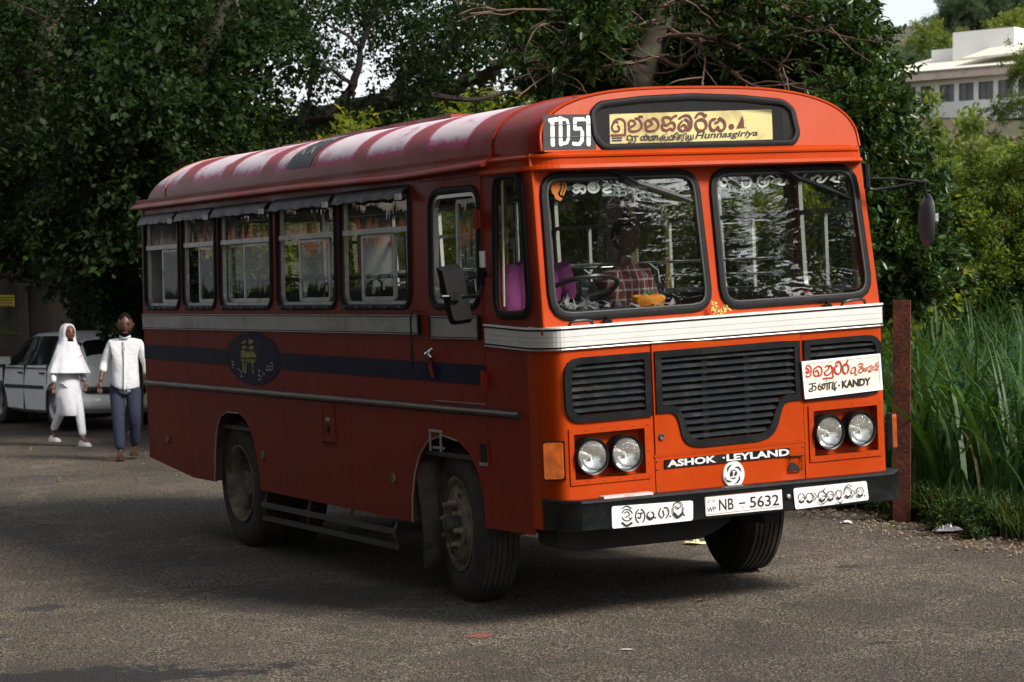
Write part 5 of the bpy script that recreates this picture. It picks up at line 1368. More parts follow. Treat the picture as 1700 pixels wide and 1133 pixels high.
# -- driver and crew man inside the bus (seated, seen through the glass)
def bus_empty(name): e_ = empty(name); e_.matrix_world = bus.matrix_world.copy(); return e_
purple = M('purple_shirt', (.20, .028, .15), .8, var=.15, bump=.4, bs=9)
drv = bus_empty('person'); tag(drv, 'driver in purple shirt sitting behind the steering wheel of the bus', 'person')
def seated(root, c, face, skin, shirt, armtargets, leans=(0, 0), hs=1.0, beard=None):
    """c: hip position; torso leans by leans at the shoulders"""
    c = Vector(c); R3 = Matrix.Rotation(face, 3, 'Z'); T = lambda v: c + R3 @ Vector(v)
    lx, ly = leans
    ch = (lx * .7, ly * .7, .33); nk = (lx, ly, .52)
    J = dict(pelvis=T((0, 0, 0)), spine=T((lx * .3, ly * .3, .16)), chest=T(ch), neck=T(nk), skull=T((lx * 1.1, ly * 1.1 - .02, .60)),
             lsh=T((.18 + lx * .85, ly * .85, .44)), rsh=T((-.18 + lx * .85, ly * .85, .44)), lhip=T((.09, 0, -.02)), lkn=T((.12, -.42, .02)), lank=T((.12, -.42, -.40)), ltoe=T((.12, -.55, -.44)),
             rhip=T((-.09, 0, -.02)), rkn=T((-.12, -.42, .02)), rank=T((-.12, -.42, -.40)), rtoe=T((-.12, -.55, -.44)))
    (le, lw), (re_, rw) = armtargets
    J['lel'], J['lwr'], J['rel'], J['rwr'] = T(le), T(lw), T(re_), T(rw)
    full_body(root, J, skin, .95)
    hd_ = head(root, T((lx * 1.2, ly * 1.2 - .03, .70)), face, skin, 1.0, RAD(8), hair=hairm, beard=beard)
    m = MB()
    P = [T((0, 0, -.08)), T((lx * .3, ly * .3, .14)), T(ch), T((lx * .9, ly * .9, .44)), T(nk)]
    m.tube(P, [.18, .185, .205, .17, .075], 20, ref=R3 @ Vector((1, 0, 0)), flat=.68)
    for a, b, d in (('lsh', 'lel', 'lwr'), ('rsh', 'rel', 'rwr')):
        m.tube([J[a] - (J[b] - J[a]) * .1, J[a].lerp(J[b], .5), J[b], J[b].lerp(J[d], .25)], [.088, .075, .066, .058], 14)
    m.build('shirt', shirt, root)
    m = MB()
    for a, b, d in (('lhip', 'lkn', 'lank'), ('rhip', 'rkn', 'rank')): m.tube([J[a], J[a].lerp(J[b], .5), J[b], J[b].lerp(J[d], .5), J[d]], [.10, .095, .08, .07, .06], 12)
    m.build('trousers', M('dark_trousers', (.03, .03, .035), .8), root)
    for s, k, e_ in ((1, 'lwr', 'lel'), (-1, 'rwr', 'rel')): hand(root, J[k], J[k] - J[e_], R3 @ Vector((0, -.3, -1)), skin, .8, 1.0, -s)
    return hd_
seated(drv, (.36, 1.0, 1.66), RAD(0), skin2, purple, (((.28, -.10, .22), (.24, -.36, .22)), ((-.20, -.20, .18), (-.08, -.36, .20))), (0, -.14))
mate = bus_empty('person'); tag(mate, 'crew man in dark red checked shirt sitting by the middle of the left windscreen', 'person')
def plaid():
    m = bpy.data.materials.new('checked_shirt'); m.use_nodes = True; nt = m.node_tree; b = nt.nodes['Principled BSDF']; b.inputs['Roughness'].default_value = .85
    tc = nt.nodes.new('ShaderNodeTexCoord'); c = (.13, .014, .025)
    for d, col in (('X', (.45, .42, .4)), ('Z', (.45, .42, .4)), ('DIAGONAL', (.01, .01, .015))):
        w = nt.nodes.new('ShaderNodeTexWave'); w.bands_direction = d; w.inputs['Scale'].default_value = 5.2 if d != 'DIAGONAL' else 3
        nt.links.new(tc.outputs['Object'], w.inputs[0])
        f = _ramp(nt, w.outputs['Fac'], [(.86, 0), (.94, .6)]).outputs[0]
        c = _mix(nt, f, c, col)
    nt.links.new(c, b.inputs['Base Color']); return m
seated(mate, (1.03, .92, 1.60), RAD(28), skin2, plaid(), (((.28, -.06, .18), (.30, -.26, .04)), ((-.20, -.12, .16), (-.05, -.30, .08))), (-.16, -.10))
# standing passenger further back
# ================================================================== ground, road
def sheet(name, xs, ys, zf, mat, kind='structure'):
    V = [(x, y, zf(x, y)) for y in ys for x in xs]; n = len(xs)
    F = [(j * n + i, j * n + i + 1, (j + 1) * n + i + 1, (j + 1) * n + i) for j in range(len(ys) - 1) for i in range(n - 1)]
    o = obj(name, mesh(name, V, F, smooth=True, fix=False), mat); o['kind'] = kind; return o
soil = M('soil', (.085, .060, .040), .95, var=.35, vs=4, bump=.8, bs=25, dirt=(.04, .05, .02), ds=.8, dlo=.45, dhi=.6)
xs = sorted(set([-300, -200, -120, -80, -50, -35, -25] + list(np.linspace(-20, 20, 41)) + [25, 30, 35, 40, 50, 65, 80, 120, 200, 300]))
ys = sorted(set([-120, -60, -30, -15, -5] + list(np.linspace(0, 60, 61)) + [65, 70, 75, 80, 90, 100, 110, 120, 130, 140, 150, 160, 175, 190, 210, 260, 330, 420, 600]))
def gnd(x, y):
    z = ground_z(x, min(y, 230)) - .004
    if y > 12 and x > 2:   # the verge lifts a little past the road edge
        pass
    return z
sheet('ground', xs, ys, gnd, soil)
# asphalt: aggregate, tar patches, dust, oil marks
def asphalt():
    m = bpy.data.materials.new('asphalt'); m.use_nodes = True; nt = m.node_tree; b = nt.nodes['Principled BSDF']
    tc = nt.nodes.new('ShaderNodeTexCoord'); g = tc.outputs['Object']
    big = _noise(nt, .35, 6, .6, vec=g); mid = _noise(nt, 1.6, 7, .7, vec=g, dist=.5, stretch=(1, .6, 1))
    v = nt.nodes.new('ShaderNodeTexVoronoi'); v.inputs['Scale'].default_value = 85; nt.links.new(g, v.inputs['Vector'])
    v2 = nt.nodes.new('ShaderNodeTexVoronoi'); v2.inputs['Scale'].default_value = 25; v2.inputs['Randomness'].default_value = 1; nt.links.new(g, v2.inputs['Vector'])
    fine = _noise(nt, 60, 3, .7, vec=g)
    stone = _ramp(nt, fine.outputs[0], [(.40, (.024, .021, .018)), (.50, (.082, .070, .058)), (.57, (.19, .16, .13)), (.68, (.42, .36, .29))]).outputs[0]
    tint = _ramp(nt, v.outputs['Color'], [(.0, (.55, .55, .55)), (1, (1.35, 1.3, 1.2))]).outputs[0]
    c = _mix(nt, .8, stone, tint, 'MULTIPLY')
    tar = _ramp(nt, mid.outputs[0], [(.48, 0), (.58, .4), (.72, .65)]).outputs[0]
    c = _mix(nt, tar, c, (.050, .045, .038))
    vc = nt.nodes.new('ShaderNodeTexVoronoi'); vc.feature = 'DISTANCE_TO_EDGE'; vc.inputs['Scale'].default_value = .55
    wob = nt.nodes.new('ShaderNodeVectorMath'); wob.operation = 'ADD'; nv = _noise(nt, 2.5, 6, .7, vec=g)
    sub = nt.nodes.new('ShaderNodeVectorMath'); sub.operation = 'SCALE'; sub.inputs['Scale'].default_value = 1.1; nt.links.new(nv.outputs['Color'], sub.inputs[0])
    nt.links.new(g, wob.inputs[0]); nt.links.new(sub.outputs[0], wob.inputs[1]); nt.links.new(wob.outputs[0], vc.inputs['Vector'])
    seen = _ramp(nt, _noise(nt, .6, 3, .5, vec=g).outputs[0], [(.50, 0), (.58, 1)]).outputs[0]
    crack = _math(nt, 'MULTIPLY', _ramp(nt, vc.outputs['Distance'], [(.004, 1), (.014, 0)]).outputs[0], seen)
    c = _mix(nt, _math(nt, 'MULTIPLY', crack, .8), c, (.012, .011, .010))
    pale = _math(nt, 'MULTIPLY', _ramp(nt, vc.outputs['Distance'], [(.015, 1), (.06, 0)]).outputs[0], _ramp(nt, fine.outputs[0], [(.52, 0), (.6, 1)]).outputs[0])
    c = _mix(nt, _math(nt, 'MULTIPLY', pale, .7), c, (.42, .37, .29))
    bt = _ramp(nt, big.outputs[0], [(.35, (.80, .76, .71)), (.62, (1.32, 1.28, 1.20))]).outputs[0]
    c = _mix(nt, .9, c, bt, 'MULTIPLY')
    # oil marks and a long rolled repair strip, each with a ragged edge
    en = _noise(nt, 5, 8, .8, vec=g); en2 = _noise(nt, 1.1, 4, .6, vec=g)
    sx = nt.nodes.new('ShaderNodeSeparateXYZ'); nt.links.new(g, sx.inputs[0])
    def blob(px, py, rx, ry, amt, soft=.25, ang=0.0):
        c0 = gpt(px, py); X = _math(nt, 'SUBTRACT', sx.outputs[0], c0.x); Y = _math(nt, 'SUBTRACT', sx.outputs[1], c0.y)
        u = _math(nt, 'ADD', _math(nt, 'MULTIPLY', X, cos(ang)), _math(nt, 'MULTIPLY', Y, sin(ang))); v_ = _math(nt, 'SUBTRACT', _math(nt, 'MULTIPLY', Y, cos(ang)), _math(nt, 'MULTIPLY', X, sin(ang)))
        u = _math(nt, 'DIVIDE', u, rx); v_ = _math(nt, 'DIVIDE', v_, ry)
        d2 = _math(nt, 'SQRT', _math(nt, 'ADD', _math(nt, 'MULTIPLY', u, u), _math(nt, 'MULTIPLY', v_, v_)))
        d2 = _math(nt, 'ADD', d2, _math(nt, 'MULTIPLY', _math(nt, 'SUBTRACT', en.outputs[0], .5), 3.4)); d2 = _math(nt, 'ADD', d2, _math(nt, 'MULTIPLY', _math(nt, 'SUBTRACT', en2.outputs[0], .5), 2.2))
        return _math(nt, 'MULTIPLY', _ramp(nt, d2, [(1 - soft, 1), (1, 0)]).outputs[0], amt)
    for a_ in ((170, 1128, .95, .35, .92, .12, 0), (75, 1010, .16, .16, .7, .5, 0), (1460, 1068, .13, .06, .7, .3, 0), (1410, 942, .12, .10, .7, .3, 0), (500, 985, 1.5, .55, .62, .5, -.45), (330, 930, 1.3, .8, .4, .6, -.3), (1000, 900, 1.2, .9, .35, .6, 0)):
        c = _mix(nt, blob(*a_), c, (.016, .0155, .015))
    nt.links.new(c, b.inputs['Base Color'])
    r = _ramp(nt, mid.outputs[0], [(.4, .85), (.7, .68)]).outputs[0]; nt.links.new(r, b.inputs['Roughness'])
    h = _math(nt, 'ADD', _math(nt, 'MULTIPLY', v.outputs['Distance'], -.6), _math(nt, 'MULTIPLY', fine.outputs[0], .8))
    _bump(nt, h, 1.0, .03, b)
    return m
def gpt(px, py):
    d = Vector(((px - 850) / FOC, 1, -(py - 566.5) / FOC)); s = (EYE) / (.0417 * d.x + .0339 * d.y - d.z)
    return Vector((0, 0, EYE)) + d * s
rd = [(9.0, 3.0), (5.6, 11.5), (4.35, 14.2), (3.53, 16.15), (2.95, 17.7), (2.50, 19.3), (1.7, 22), (.6, 26), (-.2, 31), (-.9, 37), (-1.2, 44), (-5.2, 43), (-8, 38.3), (-14, 37.6), (-40, 37), (-40, -40), (20, -40)]
random.seed(2)
pts = []
for i in range(len(rd)):
    p, q = Vector(rd[i]), Vector(rd[(i + 1) % len(rd)]); L = (q - p).length; n_ = max(1, int(L / .22)) if i < 10 else max(1, int(L / 2.5))
    for k in range(n_): pts.append(tuple(p.lerp(q, k / n_) + (Vector((random.uniform(-.05, .05), 0)) if i < 10 else Vector((0, 0)))))
V, F = fill2d([pts], .0)
me = bpy.data.meshes.new('road'); bm = bmesh.new()
vs_ = [bm.verts.new((v.x, v.y, 0)) for v in V]
for f in F:
    try: bm.faces.new([vs_[i] for i in f])
    except Exception: pass
bmesh.ops.remove_doubles(bm, verts=bm.verts, dist=1e-5)
for v in bm.verts: v.co.z = plane_z(v.co.x, v.co.y)+ (0 if v.co.y < 42 else (v.co.y - 42) * .015)
bmesh.ops.recalc_face_normals(bm, faces=bm.faces)
if sum(f.normal.z for f in bm.faces) < 0: bmesh.ops.reverse_faces(bm, faces=bm.faces)
bm.to_mesh(me); bm.free()
road = obj('road', me, asphalt()); road['kind'] = 'structure'
tar = M('tar_patch', (.018, .017, .017), .6, var=.3, bump=.6, bs=50)
def gpt(px, py):
    d = Vector(((px - 850) / FOC, 1, -(py - 566.5) / FOC)); s = (EYE) / (.0417 * d.x + .0339 * d.y - d.z)
    return Vector((0, 0, EYE)) + d * s
def blot(name, pxs, mat, up=.004, jag=.0, seed=1):
    rnd = random.Random(seed); P = [gpt(*p) for p in pxs]
    Q = []
    for i in range(len(P)):
        a, b = P[i], P[(i + 1) % len(P)]
        for k in range(5): Q.append(a.lerp(b, k / 5) + Vector((rnd.uniform(-jag, jag), rnd.uniform(-jag, jag) * 3, 0)))
    c = sum(Q, Vector()) / len(Q)
    V = [Vector((p.x, p.y, plane_z(p.x, p.y) + up)) for p in [c] + Q]
    return obj(name, mesh(name, V, [(0, i + 1, (i + 1) % len(Q) + 1) for i in range(len(Q))], fix=True), mat)
o = blot('red_mark', [(770, 1058), (800, 1053), (822, 1056), (795, 1063)], M('red_dust', (.35, .06, .03), .9, dirt=(.1, .08, .07), ds=30, dlo=.4, dhi=.6), .0035, .01, 3); o['kind'] = 'structure'
# litter
def litter(name, px, py, size, mat, label, cat='litter', seed=0, h=.03, group=None):
    rnd = random.Random(seed); c = gpt(px, py); n = 9; V = []; F = []
    for j in range(4):
        for i in range(n):
            a = 2 * pi * i / n; r = size * (.2 + .27 * j) * (1 + rnd.uniform(-.3, .3))
            V.append(c + Vector((cos(a) * r, sin(a) * r * .8, .006 + h * rnd.uniform(0, 1) * (1 - j / 5))))
    for j in range(3):
        for i in range(n): F.append((j * n + i, j * n + (i + 1) % n, (j + 1) * n + (i + 1) % n, (j + 1) * n + i))
    F.append(tuple(range(n)))
    return tag(obj(name, (V, F), mat, smooth=False), label, cat, group)
litter('crumpled_paper', 1155, 905, .085, M('paper_yellow', (.72, .62, .34), .8, dirt=(.8, .75, .6), ds=20), 'yellowish crumpled paper lying on the road under the front bumper', 'paper', 1, .04)
litter('plastic_bag', 1572, 884, .11, M('bag_white', (.7, .7, .7), .5), 'crumpled white plastic bag on the grass edge right of the rusty post', 'bag', 2, .06)
litter('paper_scrap', 1405, 871, .045, M('bag_white', (.7, .7, .7), .5), 'small white paper scrap on the verge behind the front wheel', 'litter', 3)
litter('paper_scrap', 1040, 1081, .035, M('scrap_grey', (.45, .42, .38), .8), 'flat pale scrap on the road in the foreground', 'litter', 4, .006)
litter('orange_peel', 222, 722, .10, M('orange_scrap', (.55, .28, .06), .7), 'orange and yellow scrap on the ground beside the man in navy trousers', 'litter', 5, .10)
random.seed(21)
lm_ = [M('dead_leaf_brown', (.13, .07, .03), .9), M('dead_leaf_yellow', (.34, .22, .06), .8)]
lv = mesh('fallen_leaf', [(-.03, 0, .002), (0, .014, .010), (.035, 0, .003), (0, -.014, .008)], [(0, 1, 2), (0, 2, 3)])
lv.materials.append(lm_[0]); lv2 = lv.copy(); lv2.materials.clear(); lv2.materials.append(lm_[1])
mb = MB()
def leafat(x, y, s):
    a = random.uniform(0, 6.28); c = Vector((x, y, plane_z(x, y) + .003)); u = Vector((cos(a), sin(a), 0)) * s; w = Vector((-sin(a), cos(a), 0)) * s * .45
    mb.add([c - u, c + w + Vector((0, 0, .3 * s)), c + u + Vector((0, 0, .1 * s)), c - w + Vector((0, 0, .25 * s))], [(0, 1, 2), (0, 2, 3)])
for k in range(420):
    y = random.uniform(14, 21); xe = float(np.interp(y, [3, 11.5, 14.2, 16.15, 17.7, 19.3, 22, 26], [9, 5.6, 4.35, 3.53, 2.95, 2.5, 1.7, .6])); leafat(xe + random.gauss(.12, .22), y, random.uniform(.012, .035))
for k in range(160): leafat(random.uniform(-9, -3.5), random.uniform(24, 38), random.uniform(.02, .05))
for k in range(14): leafat(*gpt(random.uniform(0, 1700), random.uniform(860, 1130)).to_2d(), random.uniform(.01, .025))
mb.build('fallen_leaves', lm_[1], smooth=False)['kind'] = 'stuff'
for k, (px, py) in enumerate(((75, 873), (240, 772), (175, 853), (1165, 1000))):
    c = gpt(px, py); o = obj('yellow_leaf', lv2); o.location = c + Vector((0, 0, .002)); o.rotation_euler = (0, 0, k * 1.1); o.scale = (1.6,) * 3
    tag(o, ['single yellow leaf on the dark road left of the rear wheel, near the picture edge', 'single yellow leaf on the road just behind the rear corner of the bus', 'long yellow leaf on the road left of the rear wheel', 'tiny orange leaf on the road in front of the bus'][k], 'leaf', 'single leaves on the road')
for i_, p in enumerate(((1395, 868), (1440, 878), (1500, 893), (1560, 905), (1625, 912), (1670, 920), (1540, 898), (1470, 884), (1600, 903))):
    pass
# pebbles and crumbs along the road edge
peb = MB(); random.seed(31)
for k in range(900):
    y = random.uniform(13, 21.5); xe = float(np.interp(y, [3, 11.5, 14.2, 16.15, 17.7, 19.3, 22, 26], [9, 5.6, 4.35, 3.53, 2.95, 2.5, 1.7, .6])); x = xe + random.gauss(.08, .18); r = random.uniform(.006, .022)
    c = Vector((x, y, plane_z(x, y) + r * .3)); peb.add([c + Vector((r, 0, 0)), c + Vector((0, r, 0)), c - Vector((r, 0, 0)), c - Vector((0, r, 0)), c + Vector((0, 0, r * .8))], [(0, 1, 4), (1, 2, 4), (2, 3, 4), (3, 0, 4)])
peb.build('gravel', M('gravel', (.16, .13, .10), .9, var=.4, vs=15), smooth=False)['kind'] = 'stuff'

# ================================================================== rusty post
rust = M('rust', (.12, .035, .018), .85, var=.3, vs=5, bump=.8, bs=35, dirt=(.04, .018, .012), ds=6, dlo=.45, dhi=.65)
b0 = gpt(1503, 866); top = at(1503, 497, b0.y).z
pr_ = empty('rusty_post', b0, RAD(-30)); H = top - b0.z
tag(pr_, 'rusty brown steel channel post standing in the verge right of the bus', 'post')
m = MB(); m.box(-.085, .005, -.05, -.038, -.05, H); m.box(-.085, -.073, -.038, .045, -.05, H - .003); obj('web', mesh('web', m.V, m.F), rust, pr_)
m = MB(); m.box(.005, .016, -.05, .04, -.05, H - .002).box(.016, .060, -.05, -.040, -.05, H - .004); obj('flange', mesh('flange', m.V, m.F), rust, pr_)
for z in (H - .05, H - .16, H - .55, H - 1.2):
    V, F = lathe([(-.0505, .008), (-.0505, .0)], 10, 'Y', (.035, -.001, z)); obj('bolt_hole', (V, F), under, pr_)

# ================================================================== pale car behind the walkers
carw = M('car_white', (.85, .86, .84), .3, var=.03, coat=.6, dirt=(.55, .54, .50), ds=2, dlo=.6, dhi=.9)
carg = M('car_glass', (.012, .014, .015), .06, var=.1)
carb = M('car_trim', (.015, .016, .018), .55)
def build_car():
    A = RAD(61); base = gpt(97, 716)
    yaw = pi - A       # heading away to the left
    hx = Vector((cos(yaw), sin(yaw), 0)); side = Vector((-hx.y, hx.x, 0))
    c0 = Vector((base.x, base.y, 0)) + hx * 1.25 - side * .74
    car = empty('parked_car', (c0.x, c0.y, ground_z(c0.x, c0.y) + .004), yaw)
    car.scale = (1, 1, .95)
    tag(car, 'pale silver-white estate car parked behind the two walkers', 'car')
    # stations: x, half width, sill z, belt z, roof z, roof half width
    S = [(-2.36, .68, .42, .86, .88, .58), (-2.32, .77, .30, .92, .97, .64), (-2.2, .81, .24, .93, 1.10, .61), (-1.98, .83, .22, .935, 1.33, .60), (-1.80, .835, .22, .94, 1.36, .60), (-1.62, .84, .21, .94, 1.42, .60), (-1.0, .845, .20, .93, 1.455, .60), (-.35, .845, .19, .92, 1.46, .60), (.25, .84, .19, .91, 1.45, .59), (.62, .835, .20, .91, 1.40, .57), (1.05, .83, .20, .905, 1.13, .62), (1.32, .82, .21, .90, .955, .66), (1.75, .80, .22, .83, .87, .62), (2.08, .74, .26, .72, .76, .56), (2.2, .62, .36, .60, .64, .48)]
    def sect(s):
        x, hw, zs, zb, zr, rw = s
        pts = [(hw - .10, zs), (hw - .02, zs + .05), (hw, zs + .28), (hw + .005, zs + .40), (hw - .02, zb - .03), (hw - .05, zb)]
        k = (zr - zb)
        pts += [(hw - .05 - (hw - .05 - rw) * .55, zb + k * .52), (rw + .03, zr - .07 * min(1, k / .3)), (rw - .04, zr - .015), (rw * .5, zr + .012), (0, zr + .02)]
        return [(x, y, z) for y, z in pts]
    R_ = [sect(s) for s in S]; n = len(R_[0]); V = []; 
    for r in R_: V += r + [(x, -y, z) for x, y, z in r[:-1]][::-1]
    N = 2 * n - 1; Fb = []; Fg = []
    glassx = lambda i: S[i][0] >= -1.98 and S[i + 1][0] <= 1.06
    for i in range(len(S) - 1):
        for k in range(N - 1):
            f = (i * N + k, i * N + k + 1, (i + 1) * N + k + 1, (i + 1) * N + k)
            kk = k if k < n - 1 else N - 2 - k
            if kk in (5, 6) and glassx(i): Fg.append(f)
            elif kk in (7, 8, 9) and (S[i][0] in (.62, 1.05) ) : Fg.append(f)
            elif kk in (7, 8, 9) and S[i][0] in (-2.2,): Fg.append(f)
            else: Fb.append(f)
    Fb += [tuple(range(N)), tuple((len(S) - 1) * N + k for k in range(N))] + [(i * N + N - 1, i * N, (i + 1) * N, (i + 1) * N + N - 1) for i in range(len(S) - 1)]
    body = obj('body', mesh('body', V, Fb + Fg, smooth=True), carw, car)
    V = [(x * 1.002, y * 1.008, z + .006) for x, y, z in V]
    for wx in (-1.28, 1.32):
        V2, F2 = lathe([(-1.2, .0), (-1.2, .355), (1.2, .355), (1.2, .0)], 28, 'Y', (wx, 0, .31))
        ct = obj('cut', mesh('cut', V2, F2)); 
        md = body.modifiers.new('b', 'BOOLEAN'); md.object = ct; md.operation = 'DIFFERENCE'; md.solver = 'EXACT'
    dg = bpy.context.evaluated_depsgraph_get(); ct_all = [o for o in COL.objects if o.name.startswith('cut')]
    for o in ct_all: o.parent = car
    bpy.context.view_layer.update(); dg = bpy.context.evaluated_depsgraph_get()
    me = bpy.data.meshes.new_from_object(body.evaluated_get(dg)); body.modifiers.clear(); body.data = me
    for o in ct_all: bpy.data.objects.remove(o)
    gl = obj('windows', mesh('windows', V, Fg, smooth=True), carg, car)
    for s in (1, -1):
        for x, w_ in ((-1.06, .05), (.06, .045), (-1.75, .05)):
            P = [(.795, .925), (.715, 1.20), (.632, 1.40)]; m = MB()
            m.add([(x - w_, s * (P[0][0] + .004), P[0][1]), (x + w_, s * (P[0][0] + .004), P[0][1]), (x + w_, s * (P[1][0] + .012), P[1][1]), (x - w_, s * (P[1][0] + .012), P[1][1]), (x + w_, s * (P[2][0] + .012), P[2][1]), (x - w_, s * (P[2][0] + .012), P[2][1])], [(0, 1, 2, 3), (3, 2, 4, 5)])
            m.build('window_pillar', carb, car, smooth=False)
    m = MB()
    for s in (1, -1):
        for x in (.06, -1.02, 1.12): m.box(x - .005, x + .005, s * .80, s * .847, .24, .93)
        m.box(-.9, 1.0, s * .84, s * .856, .56, .615)
    m.box(-1.0, 1.3, .80, .85, .87, .885) 
    m.build('trim_strip', carb, car, smooth=False)
    m = MB(); m.tube([(-1.66, .80, .57), (-2.2, .79, .57), (-2.36, .66, .57), (-2.40, 0, .57), (-2.36, -.66, .57), (-2.2, -.79, .57), (-1.66, -.80, .57)], .055, 8); m.build('bumper_strip', carb, car)
    m = MB(); m.tube([(-1.66, .80, .40), (-2.2, .79, .40), (-2.37, .66, .40), (-2.41, 0, .40), (-2.37, -.66, .40), (-2.2, -.79, .40), (-1.66, -.80, .40)], .12, 10); m.build('rear_bumper', carw, car)
    for s in (1, -1):
        m = MB(); m.cbox((-2.28, s * .62, .78), (.12, .30, .15)); m.build('tail_light', M('tail_red', (.45, .03, .02), .2), car, smooth=False)
    MB().cbox((-2.38, 0, .70), (.02, .42, .11)).build('number_plate', M('plate_pale', (.6, .5, .2), .5), car, smooth=False)
    for x in (.22, -.82): MB().tube([(x - .09, .845, .80), (x - .06, .868, .805), (x + .06, .868, .805), (x + .09, .845, .80)], .014, 6).build('door_handle', carb, car)
    for s in (1, -1): MB().cbox((.86, s * .90, .99), (.10, .16, .12)).build('wing_mirror', carw, car)
    for wx in (-1.28, 1.32):
        for s in (1, -1):
            w = empty('wheel', (wx, s * .735, .31), 0, car)
            V2, F2 = lathe([(-.09, .20), (-.095, .26), (-.07, .305), (.07, .305), (.095, .26), (.09, .20), (-.09, .20)], 28, 'Y'); obj('tyre', (V2, F2), rubber, w)
            V2, F2 = lathe([(s * .09, .205), (s * .075, .19), (s * .05, .14), (s * .075, .06), (s * .08, .0)], 24, 'Y'); obj('rim', (V2, F2), M('car_rim', (.35, .36, .36), .35, metal=.7), w)
            V2, F2 = lathe([(s * -.2, .355), (s * .085, .355)], 28, 'Y', (0, 0, .02)); obj('wheel_arch', (V2, F2), under, w)
    MB().box(-1.9, 1.9, -.70, .70, .17, .45).build('car_underside', under, car)
build_car()

# yellow notice on the tree
q0 = at(12, 499, 36.6)
sg_ = empty('yellow_notice', q0, 0); tag(sg_, 'small yellow notice with black writing fixed to the dark tree trunk at the far left', 'sign')
MB().box(-.13, .11, -.01, .01, -.09, .09).build('notice_board', M('notice_yellow', (.62, .47, .02), .5), sg_)
m = MB(); random.seed(6)
for r_ in range(4):
    x = -.12
    while x < .08:
        w_ = random.uniform(.008, .035); m.box(x, x + w_, -.014, -.011, .052 - .042 * r_ - .010, .052 - .042 * r_ + .010); x += w_ + .007
m.build('notice_lettering', blackl, sg_, smooth=False)['kind'] = 'stuff'

# ================================================================== vegetation
def clump_mesh(name, seed, n, R, ll, asp=.5, droop=.2, twigs=26, wide=False, flat=.75):
    rg = np.random.RandomState(seed)
    td = rg.normal(size=(twigs, 3)); td[:, 2] = td[:, 2] * flat; td /= np.linalg.norm(td, axis=1)[:, None]
    tl = R * rg.uniform(.55, 1.05, twigs); st_ = rg.normal(size=(twigs, 3)) * R * .22
    ti = rg.randint(0, twigs, n); s = rg.uniform(.15, 1, n) ** .7
    P = st_[ti] + td[ti] * (tl[ti] * s)[:, None] + rg.normal(size=(n, 3)) * R * .075
    P[:, 2] -= droop * (s ** 2) * R * .6
    D = td[ti] * .7 + rg.normal(size=(n, 3)) * .75; D[:, 2] -= droop; D /= np.linalg.norm(D, axis=1)[:, None]
    Nn = rg.normal(size=(n, 3)) * .6 + np.array([0, 0, 1.0]); Nn -= D * (Nn * D).sum(1)[:, None]; Nn /= np.linalg.norm(Nn, axis=1)[:, None]
    Wd = np.cross(D, Nn); L = ll * rg.uniform(.6, 1.25, n)[:, None]; h = L * asp * .5
    if wide:
        vs = [P, P + D * L * .3 + Wd * h * .9 + Nn * L * .06, P + D * L * .68 + Wd * h * .8 + Nn * L * .05, P + D * L - Nn * L * .04, P + D * L * .68 - Wd * h * .8 + Nn * L * .05, P + D * L * .3 - Wd * h * .9 + Nn * L * .06]
        k = 6; fl = [(0, 3, 2, 1), (0, 5, 4, 3)]
    else:
        vs = [P, P + D * L * .5 + Wd * h + Nn * L * .07, P + D * L, P + D * L * .5 - Wd * h + Nn * L * .07]
        k = 4; fl = [(0, 2, 1), (0, 3, 2)]
    V = np.stack(vs, 1).reshape(-1, 3); base = (np.arange(n) * k)[:, None]
    F = np.concatenate([base + np.array([f]) for f in fl], 1).reshape(-1, len(fl[0]))
    me = bpy.data.meshes.new(name); me.vertices.add(len(V)); me.vertices.foreach_set('co', V.astype(np.float32).ravel())
    m_ = len(fl[0]); me.loops.add(F.size); me.loops.foreach_set('vertex_index', F.astype(np.int32).ravel())
    me.polygons.add(len(F)); me.polygons.foreach_set('loop_start', np.arange(0, F.size, m_, dtype=np.int32))
    me.update(); me.validate()
    return me
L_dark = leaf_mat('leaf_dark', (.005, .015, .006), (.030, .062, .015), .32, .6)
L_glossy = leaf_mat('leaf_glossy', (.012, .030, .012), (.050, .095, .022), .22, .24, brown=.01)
L_lit = leaf_mat('leaf_bright', (.055, .095, .014), (.21, .25, .035), .6, .5)  # leaf colour itself lightened to look sunlit
L_sun_tint = leaf_mat('leaf_painted_sun', (.09, .135, .025), (.24, .29, .05), .6, .5)  # leaf colour raised further, replacing sun that misses these shrubs
L_vine = leaf_mat('leaf_vine', (.032, .072, .016), (.135, .185, .04), .5, .55, brown=.01)
L_pine = leaf_mat('leaf_pine', (.050, .085, .062), (.095, .145, .095), .3, .6)
L_hill = leaf_mat('leaf_hill', (.075, .125, .040), (.20, .26, .075), .4, .6)  # hill leaf colour paled in place of distance haze
bark = M('bark', (.040, .029, .022), .95, var=.35, vs=6, bump=1.0, bs=18, stretch=(1, 1, .25), dirt=(.055, .055, .035), ds=3, dlo=.5, dhi=.7)
bark2 = M('bark_pale', (.040, .030, .022), .9, var=.3, vs=8, bump=.8, bs=22, stretch=(1, 1, .3), dirt=(.055, .075, .035), ds=4, dlo=.5, dhi=.65)
twigm2 = M('dry_branch', (.11, .065, .042), .85, var=.3)
twigm = M('bare_twig', (.17, .11, .07), .85, var=.3)
def cm(name, k, mat, *a, **kw):
    out = []
    for i in range(k):
        me = clump_mesh(name, 100 + i + len(name) * 7, *a, **kw); me.materials.append(mat); out.append(me)
    return out
C_small = cm('foliage_small', 4, L_dark, 2300, .85, .085, .55, .25)
C_round = cm('foliage_round', 3, L_dark, 520, .70, .115, .80, .5, wide=True, twigs=12)
C_glossy = cm('foliage_glossy', 4, L_glossy, 900, .50, .095, .50, .15, wide=True)
